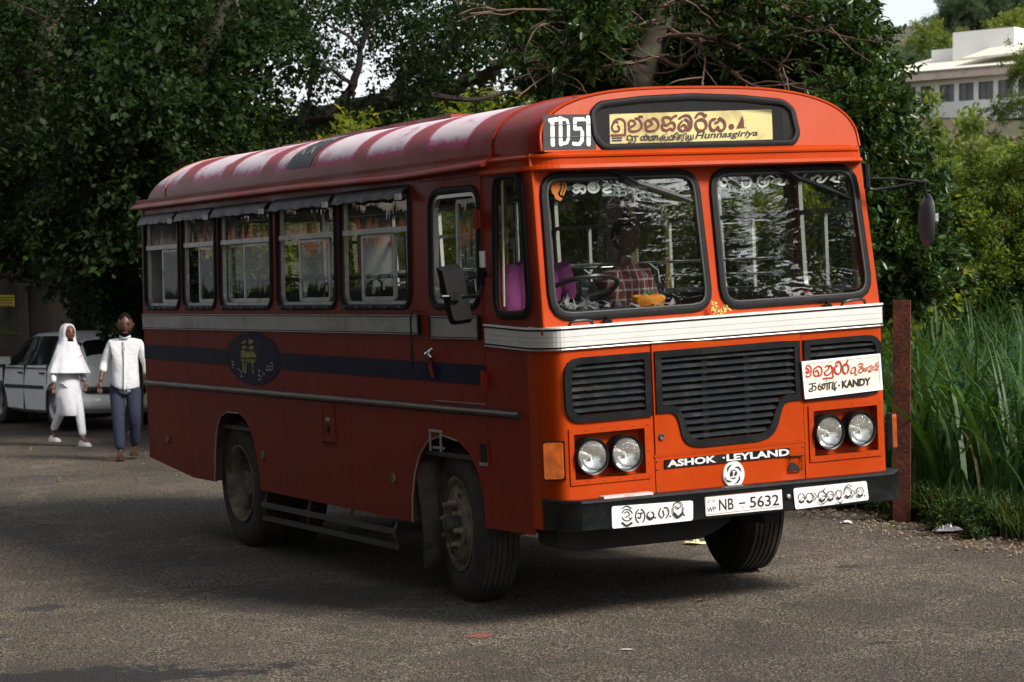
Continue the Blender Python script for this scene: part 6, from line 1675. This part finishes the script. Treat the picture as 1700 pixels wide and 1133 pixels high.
C_sparse = cm('foliage_sparse', 4, L_dark, 620, .85, .105, .6, .25)
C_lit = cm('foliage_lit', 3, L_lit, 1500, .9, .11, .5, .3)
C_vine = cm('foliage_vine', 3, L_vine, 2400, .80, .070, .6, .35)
C_sun_tint = cm('foliage_sunny', 2, L_sun_tint, 1200, .9, .11, .5, .3)  # sunny look is painted into the leaf colour
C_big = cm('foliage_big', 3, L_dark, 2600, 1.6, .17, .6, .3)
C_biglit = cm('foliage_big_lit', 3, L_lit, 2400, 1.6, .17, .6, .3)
C_hill = cm('foliage_hill', 3, L_hill, 2600, 2.6, .30, .6, .25)
C_pine = cm('foliage_pine', 2, L_pine, 2800, 2.2, .38, .18, .4, flat=.35)
def inside_poly(p, poly):
    c = False; x, y = p
    for i in range(len(poly)):
        x1, y1 = poly[i - 1]; x2, y2 = poly[i]
        if (y1 > y) != (y2 > y) and x < (x2 - x1) * (y - y1) / (y2 - y1) + x1: c = not c
    return c
def scatter(poly, y0, y1, n, seed, holes=()):
    rnd = random.Random(seed); xs_ = [p[0] for p in poly]; ys_ = [p[1] for p in poly]; out = []; t = 0
    while len(out) < n and t < n * 60:
        t += 1; p = (rnd.uniform(min(xs_), max(xs_)), rnd.uniform(min(ys_), max(ys_)))
        if not inside_poly(p, poly): continue
        if any((p[0] - hx) ** 2 + (p[1] - hy) ** 2 < hr * hr for hx, hy, hr in holes): continue
        out.append(at(p[0], p[1], rnd.uniform(y0, y1)))
    return out
def limb(P, r0, r1, n=9, wob=.04, seed=0, k=5):
    rnd = random.Random(seed); P = catmull([Vector(p) for p in P], k); m = len(P)
    P = [p + Vector((rnd.uniform(-wob, wob), rnd.uniform(-wob, wob), 0)) * (0 < i < m - 1) for i, p in enumerate(P)]
    return tube(P, [r0 + (r1 - r0) * (i / (m - 1)) for i in range(m)], n)
def tree(name, label, trunks, foliage, meshes, seed=0, bk=bark, sc=(.8, 1.25), group=None, twig=0, twm=None, branches=(), cat='tree'):
    """trunks: list of (points, r0, r1); foliage: list of positions"""
    rnd = random.Random(seed); b = Vector(trunks[0][0][0])
    t = empty(name, b); tag(t, label, cat, group)
    for i, (P, r0, r1) in enumerate(trunks):
        V, F = limb([Vector(p) - b for p in P], r0, r1, 12, r0 * .12, seed + i); obj('trunk', (V, F), bk, t)
    for i, (P, r0, r1) in enumerate(branches):
        V, F = limb([Vector(p) - b for p in P], r0, r1, 7, r0 * .5, seed + 50 + i); obj('branch', (V, F), bk if r0 > .03 else twigm2, t)
    anchors = [Vector(p) for P, _, _ in list(trunks) + list(branches) for p in P[1:]]
    if twig and foliage:
        m = MB()
        for f in foliage[::twig]:
            a = min(anchors, key=lambda q: (q - f).length); mid = a.lerp(f, .5) + Vector((rnd.uniform(-.1, .1), 0, rnd.uniform(-.1, .3)))
            V, F = limb([a - b, mid - b, f - b], .035, .010, 5, .03, seed); m.add(V, F)
        m.build('twigs', twm or bk, t)['kind'] = 'stuff'
    for f in foliage:
        o = bpy.data.objects.new('foliage', rnd.choice(meshes)); COL.objects.link(o); o.parent = t; o.location = f - b
        o.rotation_euler = (rnd.uniform(-.35, .35), rnd.uniform(-.35, .35), rnd.uniform(0, 6.28)); s = rnd.uniform(*sc); o.scale = (s, s, s * rnd.uniform(.8, 1.1))
    return t
def pp(L, Y): return [at(x, y, Y if not hasattr(Y, '__len__') else Y[0] + (Y[1] - Y[0]) * i / (len(L) - 1)) for i, (x, y) in enumerate(L)]
def gbase(p):
    p = Vector(p); return Vector((p.x, p.y, ground_z(p.x, p.y) - .05))
# left: big old tree with hanging small-leaved branches in front of it
P = pp([(72, 480), (78, 250), (92, 0), (100, -250)], 37.6); P = [gbase((P[0].x - .1, 37.6, 0))] + P
tree('old_tree', 'massive dark tree trunk hung with small leaves at the far left', [(P, .56, .48)],
     scatter([(-70, -40), (235, -40), (230, 200), (200, 380), (120, 420), (-70, 430)], 30.5, 35.5, 38, 1, ((85, 40, 95), (85, 150, 90), (75, 260, 80), (75, 400, 60))) + scatter([(60, 200), (230, 200), (232, 360), (120, 420), (60, 400)], 29.5, 32, 7, 2), C_small + C_sparse, 1, twig=3,
     branches=[(pp([(80, 120), (150, 64), (198, 106), (226, 198), (263, 282)], 33), .10, .05), (pp([(85, 300), (20, 330), (-40, 380)], 35), .10, .05)])
P = pp([(20, 470), (8, 200), (-20, -50)], 37.0)
tree('old_tree', 'dark round-leaved tree hanging over the roof of the parked car', [([gbase(P[0])] + P, .26, .18)],
     scatter([(-40, 340), (235, 370), (238, 490), (200, 510), (150, 490), (60, 480), (-40, 430)], 30.5, 34, 22, 4, ((12, 499, 115),)), C_round, 4, twig=2, sc=(.55, .95))
def slim(pts, Y, r, label, seed, fol, n, meshes=C_sparse, **kw):
    P = pp(pts, Y); return tree('slender_tree', label, [([gbase((P[0].x, P[0].y, 0))] + P, r, r * .6)], fol, meshes, seed, bk=bark2, **kw)
slim([(222, 480), (224, 330), (236, 120), (240, -80)], 33, .13, 'upright pale trunk rising just behind the rear corner of the bus', 11, scatter([(180, -30), (330, -30), (330, 150), (230, 260)], 31, 35, 14, 5), 0)
slim([(290, 330), (286, 275), (311, 198), (339, 88), (376, -10), (400, -90)], 31, .16, 'slanting slender tree leaning right above the rear of the bus roof', 12, scatter([(300, -40), (520, -40), (480, 60), (400, 230), (300, 260)], 30, 34, 18, 6, ((430, 150, 30),)), 0, twig=5)
slim([(258, 330), (257, 247), (268, 141), (293, -10), (305, -90)], 32, .10, 'thin straight tree between two slanting trunks above the bus rear', 13, scatter([(230, -30), (330, -30), (300, 250), (235, 250)], 30, 33, 12, 7), 0)
slim([(268, 330), (262, 282), (240, 230), (216, 180), (198, 106), (150, 60)], 31.5, .11, 'slender trunk curving up to the left above the rear of the bus', 14, scatter([(120, 60), (230, 60), (250, 250), (150, 240)], 29, 32, 12, 8), 0)
# middle: spreading tree with a long limb over the bus, sky between its leaves
HO_ = ((600, 120, 26), (560, 165, 26), (640, 105, 20), (430, 165, 16), (690, 90, 18), (740, 95, 14), (545, 95, 16), (470, 200, 18), (585, 190, 18))
P = pp([(424, 262), (470, 226), (551, 190), (641, 168), (712, 158), (793, 127), (880, 80)], (36, 33))
tr0 = pp([(400, 420), (410, 320), (424, 262)], 36)
tree('spreading_tree', 'wide dark tree whose long bare limb crosses above the middle of the bus roof', [([gbase(tr0[0])] + tr0, .30, .20)],
     scatter([(380, -50), (700, -50), (960, -50), (960, 60), (860, 120), (700, 60), (560, 50), (420, 90)], 31, 37, 56, 9, HO_) + scatter([(400, 60), (900, 40), (900, 170), (640, 230), (400, 230)], 32, 37, 20, 10, HO_), C_sparse, 20, twig=3, sc=(.55, 1.05),
     branches=[(P, .22, .07), (pp([(641, 168), (690, 110), (780, 62), (860, -10)], 33.5), .09, .04), (pp([(546, 190), (585, 140), (600, 80), (640, -20)], 34), .08, .03), (pp([(500, 208), (520, 120), (505, 30), (520, -50)], 35), .07, .03), (pp([(712, 158), (790, 165), (850, 150)], 33), .05, .02)])
# sunlit thicket beyond
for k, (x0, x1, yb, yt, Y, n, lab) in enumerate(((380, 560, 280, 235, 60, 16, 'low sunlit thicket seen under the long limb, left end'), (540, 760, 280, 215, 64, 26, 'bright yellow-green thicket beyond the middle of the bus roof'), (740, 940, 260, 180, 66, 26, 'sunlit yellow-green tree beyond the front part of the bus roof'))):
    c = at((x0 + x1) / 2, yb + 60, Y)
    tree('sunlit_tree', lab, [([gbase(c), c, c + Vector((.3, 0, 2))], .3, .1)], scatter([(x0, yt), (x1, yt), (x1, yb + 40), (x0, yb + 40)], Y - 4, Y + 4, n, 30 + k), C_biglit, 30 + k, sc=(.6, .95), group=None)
# right: glossy-leaved tree with a tangle of bare branches
tA = pp([(1018, 330), (1020, 160), (1030, 60), (1045, -40)], 25); tB = pp([(1040, 330), (1058, 145), (1085, 70), (1115, -30)], 24.3)
br = []
random.seed(17)
bp_l = [[(1115, 0), (1180, 40), (1260, 60), (1330, 90), (1400, 150)], [(1110, 10), (1200, 5), (1290, 40), (1350, 120)], [(1100, 40), (1180, 90), (1230, 130), (1260, 145)], [(1090, 60), (1170, 60), (1250, 90), (1340, 150), (1420, 165)],
        [(1115, -10), (1240, -20), (1330, 30), (1400, 60), (1470, 70)], [(1085, 90), (1130, 110), (1160, 90), (1250, 85), (1330, 70)], [(1060, 100), (1000, 110), (920, 118), (880, 100)], [(1035, 40), (960, 20), (860, 15), (780, 22)],
        [(1040, 60), (980, 80), (900, 130), (860, 160)], [(1030, 80), (1060, 95), (1110, 90)], [(1095, 30), (1040, 45), (975, 50)], [(1150, 30), (1170, 90), (1165, 140)], [(1230, 60), (1280, 120), (1350, 160)], [(1280, 70), (1290, 130), (1370, 150)], [(1200, 20), (1290, 100), (1310, 150)],
        [(1340, 100), (1400, 120), (1450, 200), (1480, 260)], [(1400, 150), (1440, 220), (1450, 290)], [(940, 60), (900, 40), (870, 90), (890, 145)], [(1160, 5), (1230, 50), (1300, 60), (1390, 40)], [(1000, 0), (1090, 12), (1150, -5)]]
for i, b_ in enumerate(bp_l): br.append((pp(b_, (24.3, 23.2 - (i % 5) * .35)), .026 if i < 6 else .015, .006))
def twiglets(b_, seed):
    rnd = random.Random(seed); out = []
    for k in range(7):
        i = rnd.randrange(len(b_) - 1); x, y = b_[i]; x2, y2 = b_[i + 1]; t = rnd.random(); x, y = x + (x2 - x) * t, y + (y2 - y) * t
        d = 24.3 + (23.2 - (seed % 5) * .35 - 24.3) * (i + t) / (len(b_) - 1)
        a = rnd.uniform(-.9, 1.3) + (pi if rnd.random() < .25 else 0); L = rnd.uniform(15, 32); P = [at(x, y, d)]
        for q in range(4):
            a += rnd.uniform(-.55, .55) + .08; x += cos(a) * L; y += sin(a) * L * .8; d += rnd.uniform(-.2, .15); P.append(at(x, y, d))
        out.append((P, .009, .003))
    return out
for i, b_ in enumerate(bp_l): br += twiglets(b_, i)
fol = scatter([(860, -40), (1360, -40), (1375, 60), (1390, 150), (1380, 140), (1200, 125), (1000, 135), (880, 140)], 24.6, 27.5, 105, 40) + scatter([(1150, -40), (1370, -40), (1390, 80), (1390, 160), (1250, 130)], 22.8, 24.5, 14, 41)
fol += scatter([(1370, 100), (1400, 90), (1420, 180), (1480, 280), (1540, 340), (1540, 410), (1520, 460), (1480, 480), (1450, 480), (1420, 300)], 21.8, 25.0, 90, 42)
fol += scatter([(1390, 20), (1425, 60), (1440, 160), (1480, 230), (1430, 240)], 22, 23.5, 12, 43)

fol += scatter([(900, -20), (1180, -20), (1180, 110), (1000, 125), (900, 130)], 22.6, 23.8, 5, 45)
t_ = tree('glossy_tree', 'large glossy-leaved tree with a tangle of bare branches right behind the bus front', [([gbase(tA[0])] + tA, .17, .12), ([gbase(tB[0])] + tB, .20, .13)], fol, C_glossy, 44, bk=bark2, sc=(.65, 1.05), branches=br)
# bank of shrubs seen through the bus windows and right of it
def shrubs(name, label, poly, Y0, Y1, n, meshes, seed, sc=(.7, 1.1), group=None, cat='shrub'):
    f = scatter(poly, Y0, Y1, n, seed); c = sum(f, Vector()) / len(f)
    if cat == 'branch': c = at(1800, 150, Y0)
    b = gbase(c)
    return tree(name, label, [([b, b + Vector((.1, 0, .8)), c], .06, .03)], f, meshes, seed, sc=sc, group=group, cat=cat)
shrubs('shrub', 'bright green shrubs seen through the right windscreen of the bus', [(1150, 240), (1470, 240), (1470, 620), (1150, 620)], 25.5, 29, 46, C_sun_tint, 51)
shrubs('shrub', 'bright green shrubs seen through the left windscreen of the bus', [(840, 250), (1160, 250), (1160, 560), (840, 560)], 26.5, 30, 40, C_sun_tint, 52)
shrubs('shrub', 'green shrubs seen through the open side windows of the bus', [(440, 270), (860, 250), (860, 520), (440, 520)], 28, 33, 40, C_sun_tint, 53)
shrubs('shrub', 'dark low shrubs behind the rear windows of the bus', [(235, 290), (450, 280), (450, 520), (235, 520)], 31, 35, 26, C_small, 54)
shrubs('vine_bush', 'tall tangled bush covered in pale climbing vines beyond the grass, at the right edge', [(1620, 300), (1760, 285), (1780, 560), (1620, 560)], 29, 33, 50, C_vine, 55, cat='bush')
shrubs('vine_bush', 'rounded vine-covered bush between the glossy tree and the tall vine tangle', [(1470, 325), (1620, 315), (1620, 560), (1470, 560)], 31, 35, 42, C_vine, 56, cat='bush')
shrubs('leafy_branch', 'feathery green branch hanging in front of the white building', [(1612, 95), (1780, 95), (1780, 130), (1640, 110)], 25, 26, 7, C_vine, 57, sc=(.18, .35), cat='branch')
shrubs('leafy_branch', 'light green leafy sprays rising below the windows of the white building', [(1620, 145), (1760, 150), (1780, 235), (1560, 235), (1640, 190)], 26, 27, 11, C_vine, 58, sc=(.14, .28), cat='branch')
# tree row at the far left and behind, closing the view
random.seed(60)
lab0 = ['tall dark tree at the very left of the far row', 'tall dark tree second from the left of the far row', 'tall dark tree in the far row behind the massive trunk', 'tall dark tree in the far row behind the parked car', 'tall dark tree in the far row above the walkers', 'tall dark tree in the far row behind the slanting trunks', 'tall dark tree in the far row left of the sunlit thicket']
for k in range(7):
    x = -17 + 2.2 * k; y = 43 + (k % 3) * 2.5; b = gbase((x, y, 0)); h = 9 if k < 4 else (6.8 if k == 4 else 4.6)
    f = [b + Vector((random.gauss(0, 1.3), random.gauss(0, 1.2), random.uniform(.6, h))) for q in range(15)]
    if k >= 5: f = [p for p in f if p.z < 5.2]
    tree('forest_tree', lab0[k], [([b, b + Vector((.2, 0, 3)), b + Vector((0, 0, h * .8))], .28, .14)], f, C_big, 60 + k, sc=(.8, 1.2), group='tall dark trees closing the view behind the parked car')
ul_ = ['leftmost dark undergrowth shrub behind the parked car', 'dark undergrowth shrub above the bonnet of the parked car', 'dark undergrowth shrub behind the girl in white', 'dark undergrowth shrub between the girl and the man', 'dark undergrowth shrub behind the man by the bus', 'rightmost dark undergrowth shrub hidden behind the bus']
for k in range(6):     # dark undergrowth at the foot of the row
    x = -12.5 + 1.9 * k; y = 39.5 + (k % 2); b = gbase((x, y, 0))
    tree('undergrowth_shrub', ul_[k], [([b, b + Vector((0, 0, .8))], .05, .03)], [b + Vector((random.uniform(-.8, .8), random.uniform(-.4, .4), random.uniform(.4, 1.6))) for q in range(4)], C_small, 70 + k, group='undergrowth shrubs behind the parked car', cat='shrub')
# unseen trees: left row added to shade the bus, others for windscreen reflections
side_ = [(-6.0, 2), (-6.4, 6), (-6.4, 10), (-7.0, 14), (-7.8, 18)]
for k, (x, y) in enumerate(side_):
    b = gbase((x, y, 0)); f = [b + Vector((random.gauss(-.6, 1.0), random.gauss(0, 1.8), random.uniform(.8, 12.5))) for q in range(32)]
    tree('unseen_tree', 'unseen dense tree left of the road, added to shade the bus side', [([b, b + Vector((.1, 0, 4)), b + Vector((-.2, 0, 8))], .3, .15)], f, C_big, 90 + k, sc=(.8, 1.2), group='unseen trees left of the road shading the bus side')
for k, (x, y, h) in enumerate(((12.0, 4.2, 8.5), (12.6, 3.4, 8.5), (11.8, 2.4, 8), (18, -3, 6), (9.5, -9, 8), (24, -9, 6), (3, -14, 8), (-5, -13, 8), (27, 2.5, 10))):
    b = gbase((x, y, 0)); f = [b + Vector((random.gauss(0, .8), random.gauss(0, .8), random.uniform(1.2, h))) for q in range(15)]
    tree('unseen_tree', 'unseen tree behind the viewer, added for the windscreen reflections', [([b, b + Vector((.1, 0, 3)), b + Vector((0, 0, h * .8))], .25, .12)], f, C_big, 110 + k, sc=(.7, 1.1), group='unseen trees behind the viewer for the windscreen reflections')

# ------------------------------------------------------------------ grass
def blades(name, n, area, h, w, mat, seed, droop=.5, lean=.25):
    rg = np.random.RandomState(seed); Vs = []; Fs = []; K = 6; b0 = 0
    for i in range(n):
        x, y = area(rg); z = plane_z(x, y) - .02; H = h * rg.uniform(.55, 1.15); W = w * rg.uniform(.6, 1.2)
        a = rg.uniform(0, 2 * pi); d = np.array([cos(a), sin(a), 0]); s = np.array([-sin(a), cos(a), 0]); tilt = rg.uniform(.02, lean); dr = rg.uniform(.15, 1) * droop
        for k in range(K + 1):
            t = k / K; c = np.array([x, y, z]) + d * H * (tilt * t + dr * t ** 2.6) + np.array([0, 0, H * (t - .55 * dr * t ** 3)])
            ww = W * (1 - t ** 2.2) * (.55 + .45 * min(1, t * 4)) / 2
            Vs.append(c - s * ww); Vs.append(c + s * ww + np.array([0, 0, ww * .5]))
        for k in range(K): Fs.append((b0 + 2 * k, b0 + 2 * k + 1, b0 + 2 * k + 3, b0 + 2 * k + 2))
        b0 += 2 * (K + 1)
    V = np.array(Vs, dtype=np.float32); F = np.array(Fs, dtype=np.int32)
    me = bpy.data.meshes.new(name); me.vertices.add(len(V)); me.vertices.foreach_set('co', V.ravel()); me.loops.add(F.size); me.loops.foreach_set('vertex_index', F.ravel())
    me.polygons.add(len(F)); me.polygons.foreach_set('loop_start', np.arange(0, F.size, 4, dtype=np.int32)); me.update()
    o = obj(name, me, mat); o['kind'] = 'stuff'; return o
def edge_x(y): return float(np.interp(y, [3, 11.5, 14.2, 16.15, 17.7, 19.3, 22, 26, 31], [9, 5.6, 4.35, 3.53, 2.95, 2.5, 1.7, .6, -.2]))
L_grass = leaf_mat('grass_blade', (.014, .050, .022), (.058, .128, .040), .34, .36, brown=.02)
L_grass2 = leaf_mat('grass_short', (.018, .045, .016), (.060, .105, .028), .3, .5, brown=.01)
def ar_tall(rg):
    y = rg.uniform(18.3, 24.5); return edge_x(y) + .75 + rg.uniform(0, 1) ** 1.2 * 4.8, y
def ar_tall2(rg):
    y = rg.uniform(15.5, 18.5); return edge_x(y) + 1.0 + rg.uniform(0, 1) * 2.5, y
def ar_short(rg):
    y = rg.uniform(13.5, 23); return edge_x(y) + .40 + abs(rg.normal()) * .38, y
def ar_far(rg):
    y = rg.uniform(24, 31); return edge_x(min(y, 31)) + .5 + rg.uniform(0, 1) * 8, y
blades('tall_grass', 3000, ar_tall, 1.65, .044, L_grass, 5, .8, .25)
blades('tall_grass', 800, ar_tall2, 1.0, .036, L_grass, 6, .6, .3)
blades('short_grass', 5200, ar_short, .38, .016, L_grass2, 7, .8, .5)
blades('tall_grass', 2600, ar_far, 1.8, .04, L_grass, 8, .5, .3)

hp = [Vector((13.2 - 2.6 * t, 5.7 - 3.1 * t, 0)) for t in (0, .2, .4, .6, .8, 1)]; rnd_ = random.Random(5)
fh = [gbase(p) + Vector((rnd_.uniform(-.35, .1), rnd_.uniform(-.35, .1), z_)) for p in hp for z_ in np.arange(1.2, 8.6, .75)]
tree('unseen_hedge', 'tall narrow dark hedge added unseen right of the viewer to darken the left windscreen', [([gbase(p), gbase(p) + Vector((0, 0, 3.5)), gbase(p) + Vector((0, 0, 7.5))], .08, .04) for p in hp], fh, C_small, 150, cat='hedge')  # out-of-view hedge, put in to darken the left windscreen's reflection
C_open = cm('foliage_open', 2, L_dark, 120, 1.5, .34, .6, .3)
for x, y, lb in ((17.2, 6.0, 'unseen open-crowned tree right of the viewer, added so its leaves mirror in the right windscreen'), (19.4, 7.4, 'second unseen open-crowned tree added further along the road right of the viewer')):
    b = gbase((x, y, 0)); rnd_ = random.Random(int(x * 10)); f = [b + Vector((rnd_.gauss(0, 1.0), rnd_.gauss(0, 1.0), rnd_.uniform(2.5, 9.5))) for q in range(5)]
    tree('open_tree', lb, [([b, b + Vector((.1, 0, 4)), b + Vector((0, 0, 9))], .18, .08)], f, C_open, 140 + int(x), twig=2)
random.seed(77)
wl_ = ['low broad-leaved weed at the foot of the rusty post', 'low weed patch on the verge right of the rusty post', 'low weed patch at the road edge near the right border', 'weed patch between the front wheel and the rusty post']
for k, (px, py) in enumerate(((1535, 868), (1600, 878), (1670, 895), (1420, 850))):
    b = gpt(px, py); tree('weed', wl_[k], [([b, b + Vector((0, 0, .05)), b + Vector((0, 0, .12))], .01, .005)], [b + Vector((random.uniform(-.25, .25), random.uniform(-.1, .3), random.uniform(.05, .18))) for q in range(5)], C_glossy, 120 + k, sc=(.22, .38), cat='weed')
shop = empty('shop_house', (-17.5, 31.5, ground_z(-17.5, 31.5)), RAD(50)); tag(shop, 'low cream shop house with grey awning and orange board beside the left road edge', 'building')
MB().box(-6, 6, 0, 5, -.6, 3.6).build('wall', M('shop_wall', (.10, .092, .08), .8), shop, smooth=False)
for k in range(4): MB().box(-5.4 + 2.9 * k, -3.2 + 2.9 * k, -.03, .02, 0, 2.2).build('shutter_opening', M('shop_dark', (.03, .03, .035), .8), shop, smooth=False)
V = [(-6.3, -2.0, 2.35), (6.3, -2.0, 2.35), (6.3, 0, 2.95), (-6.3, 0, 2.95)]; o = obj('awning', mesh('awning', V, [(0, 1, 2, 3)]), M('awning_sheet', (.06, .066, .075), .7), shop); o.modifiers.new('s', 'SOLIDIFY').thickness = .05
MB().box(-3.5, .5, -.08, -.01, 3.0, 3.35).build('sign_board', M('orange_board', (.16, .04, .015), .5), shop, smooth=False)
MB().box(-6.4, 6.4, -.5, 5.4, 3.6, 3.8).build('roof', M('shop_roof', (.25, .22, .2), .8), shop, smooth=False)
# ------------------------------------------------------------------ white building on the hill and the trees round it
wallw = M('white_wall', (.80, .79, .76), .8, var=.05, vs=.6, dirt=(.5, .47, .42), ds=.9, dlo=.6, dhi=.8)
roofc = M('cream_roof', (.70, .66, .55), .7, var=.06, dirt=(.5, .45, .38), ds=.6, dlo=.55, dhi=.8)
bo = at(1478, 215, 102); e1 = Vector((.766, -.643, 0)); e2 = Vector((.643, .766, 0))
bldg = empty('white_building', (bo.x, bo.y, bo.z - 6)); tag(bldg, 'white flat-roofed building with a row of curtained windows on the hill at upper right', 'building')
bldg.rotation_euler = (0, 0, math.atan2(e1.y, e1.x))
Zw = 6.0    # facade bottom of the lit storey in local z
WX = [1.05 + .95 * k + (.0 if k else 0) for k in range(10)]
holes_ = [[(x, Zw + 1.02), (x + .72, Zw + 1.02), (x + .72, Zw + 1.78), (x, Zw + 1.78)] for x in [.55 + .93 * k for k in range(11)]]
BW = lambda u, v, w: Vector((u, -w, v))
plate('wall', [[(0, 0), (11.5, 0), (11.5, Zw + 1.95), (0, Zw + 1.95)]] + holes_, .25, BW, wallw, bldg)
MB().box(0, .25, .25, 6, 0, Zw + 1.95).box(11.25, 11.5, .25, 6, 0, Zw + 1.95).build('end_wall', wallw, bldg)
curt = M('curtain', (.20, .20, .22), .8, var=.5, vs=14, stretch=(1, 1, .05))
for i, hl in enumerate(holes_):
    x = hl[0][0]
    f = MB(); f.box(x, x + .72, .05, .10, Zw + 1.02, Zw + 1.06).box(x, x + .72, .05, .10, Zw + 1.74, Zw + 1.78).box(x, x + .04, .05, .10, Zw + 1.06, Zw + 1.74).box(x + .68, x + .72, .05, .10, Zw + 1.06, Zw + 1.74).box(x + .34, x + .38, .05, .10, Zw + 1.06, Zw + 1.74)
    w = f.build('window', M('window_frame_dark', (.10, .10, .11), .5), bldg, smooth=False)
    MB().box(x, x + .72, .16, .18, Zw + 1.0, Zw + 1.78).build('curtain', curt, w, smooth=False)
    MB().box(x + .04, x + .68, .07, .075, Zw + 1.06, Zw + 1.74).build('pane', gplain, w, smooth=False)
MB().box(-.6, 12.1, -.7, 6.4, Zw + 1.95, Zw + 2.25).build('eave', M('eave_stained', (.55, .45, .38), .8, var=.15, vs=1.5, dirt=(.3, .2, .16), ds=2), bldg, smooth=False)
MB().box(-.6, 12.1, -.75, -.70, Zw + 2.25, Zw + 2.34).build('fascia', M('fascia_dark', (.12, .13, .12), .7), bldg, smooth=False)
V = [(-.7, -.75, Zw + 2.34), (12.2, -.75, Zw + 2.34), (12.2, 5.5, Zw + 3.75), (-.7, 5.5, Zw + 3.75), (-.7, -.75, Zw + 2.26), (12.2, -.75, Zw + 2.26), (12.2, 5.5, Zw + 2.26), (-.7, 5.5, Zw + 2.26)]
obj('roof', mesh('roof', V, [(0, 1, 2, 3), (4, 5, 6, 7), (0, 1, 5, 4), (1, 2, 6, 5), (2, 3, 7, 6), (3, 0, 4, 7)]), roofc, bldg)
MB().box(1.6, 4.6, 2.6, 6.2, Zw + 2.5, Zw + 4.35).box(.2, 1.6, 3.2, 6.2, Zw + 2.5, Zw + 3.75).build('roof_tank_room', wallw, bldg, smooth=False)
V = [(3.4, .1, Zw + 2.85), (12.3, .1, Zw + 3.05), (12.3, 5, Zw + 4.7), (3.4, 5, Zw + 4.2), (3.4, .1, Zw + 2.75), (12.3, .1, Zw + 2.95), (12.3, 5, Zw + 4.6), (3.4, 5, Zw + 4.1)]
obj('upper_roof', mesh('upper_roof', V, [(0, 1, 2, 3), (4, 5, 6, 7), (0, 1, 5, 4), (1, 2, 6, 5), (2, 3, 7, 6), (3, 0, 4, 7)]), roofc, bldg)
MB().box(-.3, 11.8, -.9, .0, Zw - .35, Zw - .15).box(-.3, 11.8, -.9, .0, Zw + .05, Zw + .12).build('ledge', wallw, bldg, smooth=False)
def hilltree(name, label, px, ptop, pbot, wpx, Y, meshes, n, seed, sc=(.8, 1.2)):
    rnd = random.Random(seed); f = []
    for k in range(n):
        v = rnd.random(); w = wpx * (.35 + .65 * sin(pi * min(1, v * .9 + .12))); f.append(at(px + rnd.uniform(-w, w), ptop + (pbot - ptop) * v, Y + rnd.uniform(-3, 3)))
    b = gbase(at(px, pbot, Y)); tp = at(px, ptop + 20, Y)
    return tree(name, label, [([b, b.lerp(tp, .5), tp], .35, .1)], f, meshes, seed, sc=sc)
hilltree('pine_tree', 'tall blue-green pine on the hill above the white building', 1612, -25, 95, 42, 150, C_pine, 30, 80, (.5, .8))
hilltree('pine_tree', 'second blue-green pine at the top right corner on the hill', 1690, -25, 110, 34, 152, C_pine, 22, 81, (.5, .8))
hilltree('round_tree', 'rounded pale green tree on the hill left of the pines', 1545, 62, 120, 26, 135, C_hill, 16, 82, (.35, .55))
hilltree('wide_tree', 'flat-topped dark green tree on the hill left of the building roof', 1500, 98, 150, 60, 128, C_pine, 24, 83, (.4, .6))
hilltree('hill_bush', 'pale green bushes on the hill between building roof and pines', 1640, 72, 120, 62, 125, C_hill, 26, 84, (.3, .5))
hilltree('hill_bush', 'light green tree on the hill behind the right end of the roof', 1690, 35, 100, 30, 130, C_hill, 16, 85, (.4, .6))
f_ = scatter([(1400, 150), (1455, 160), (1455, 300), (1400, 300)], 100, 106, 14, 86)
tree('hill_bush', 'dark green trees at the left end of the white building', [([gbase(f_[0]), f_[0]], .3, .1)], f_, C_hill, 86, sc=(.6, .9))
f_ = scatter([(1480, 268), (1780, 275), (1780, 460), (1480, 460)], 70, 84, 46, 87)
tree('hillside_trees', 'green treetops on the slope just below the white building', [([gbase(f_[0]), f_[0]], .3, .1)], f_, C_hill, 87, sc=(.5, .9), cat='trees')
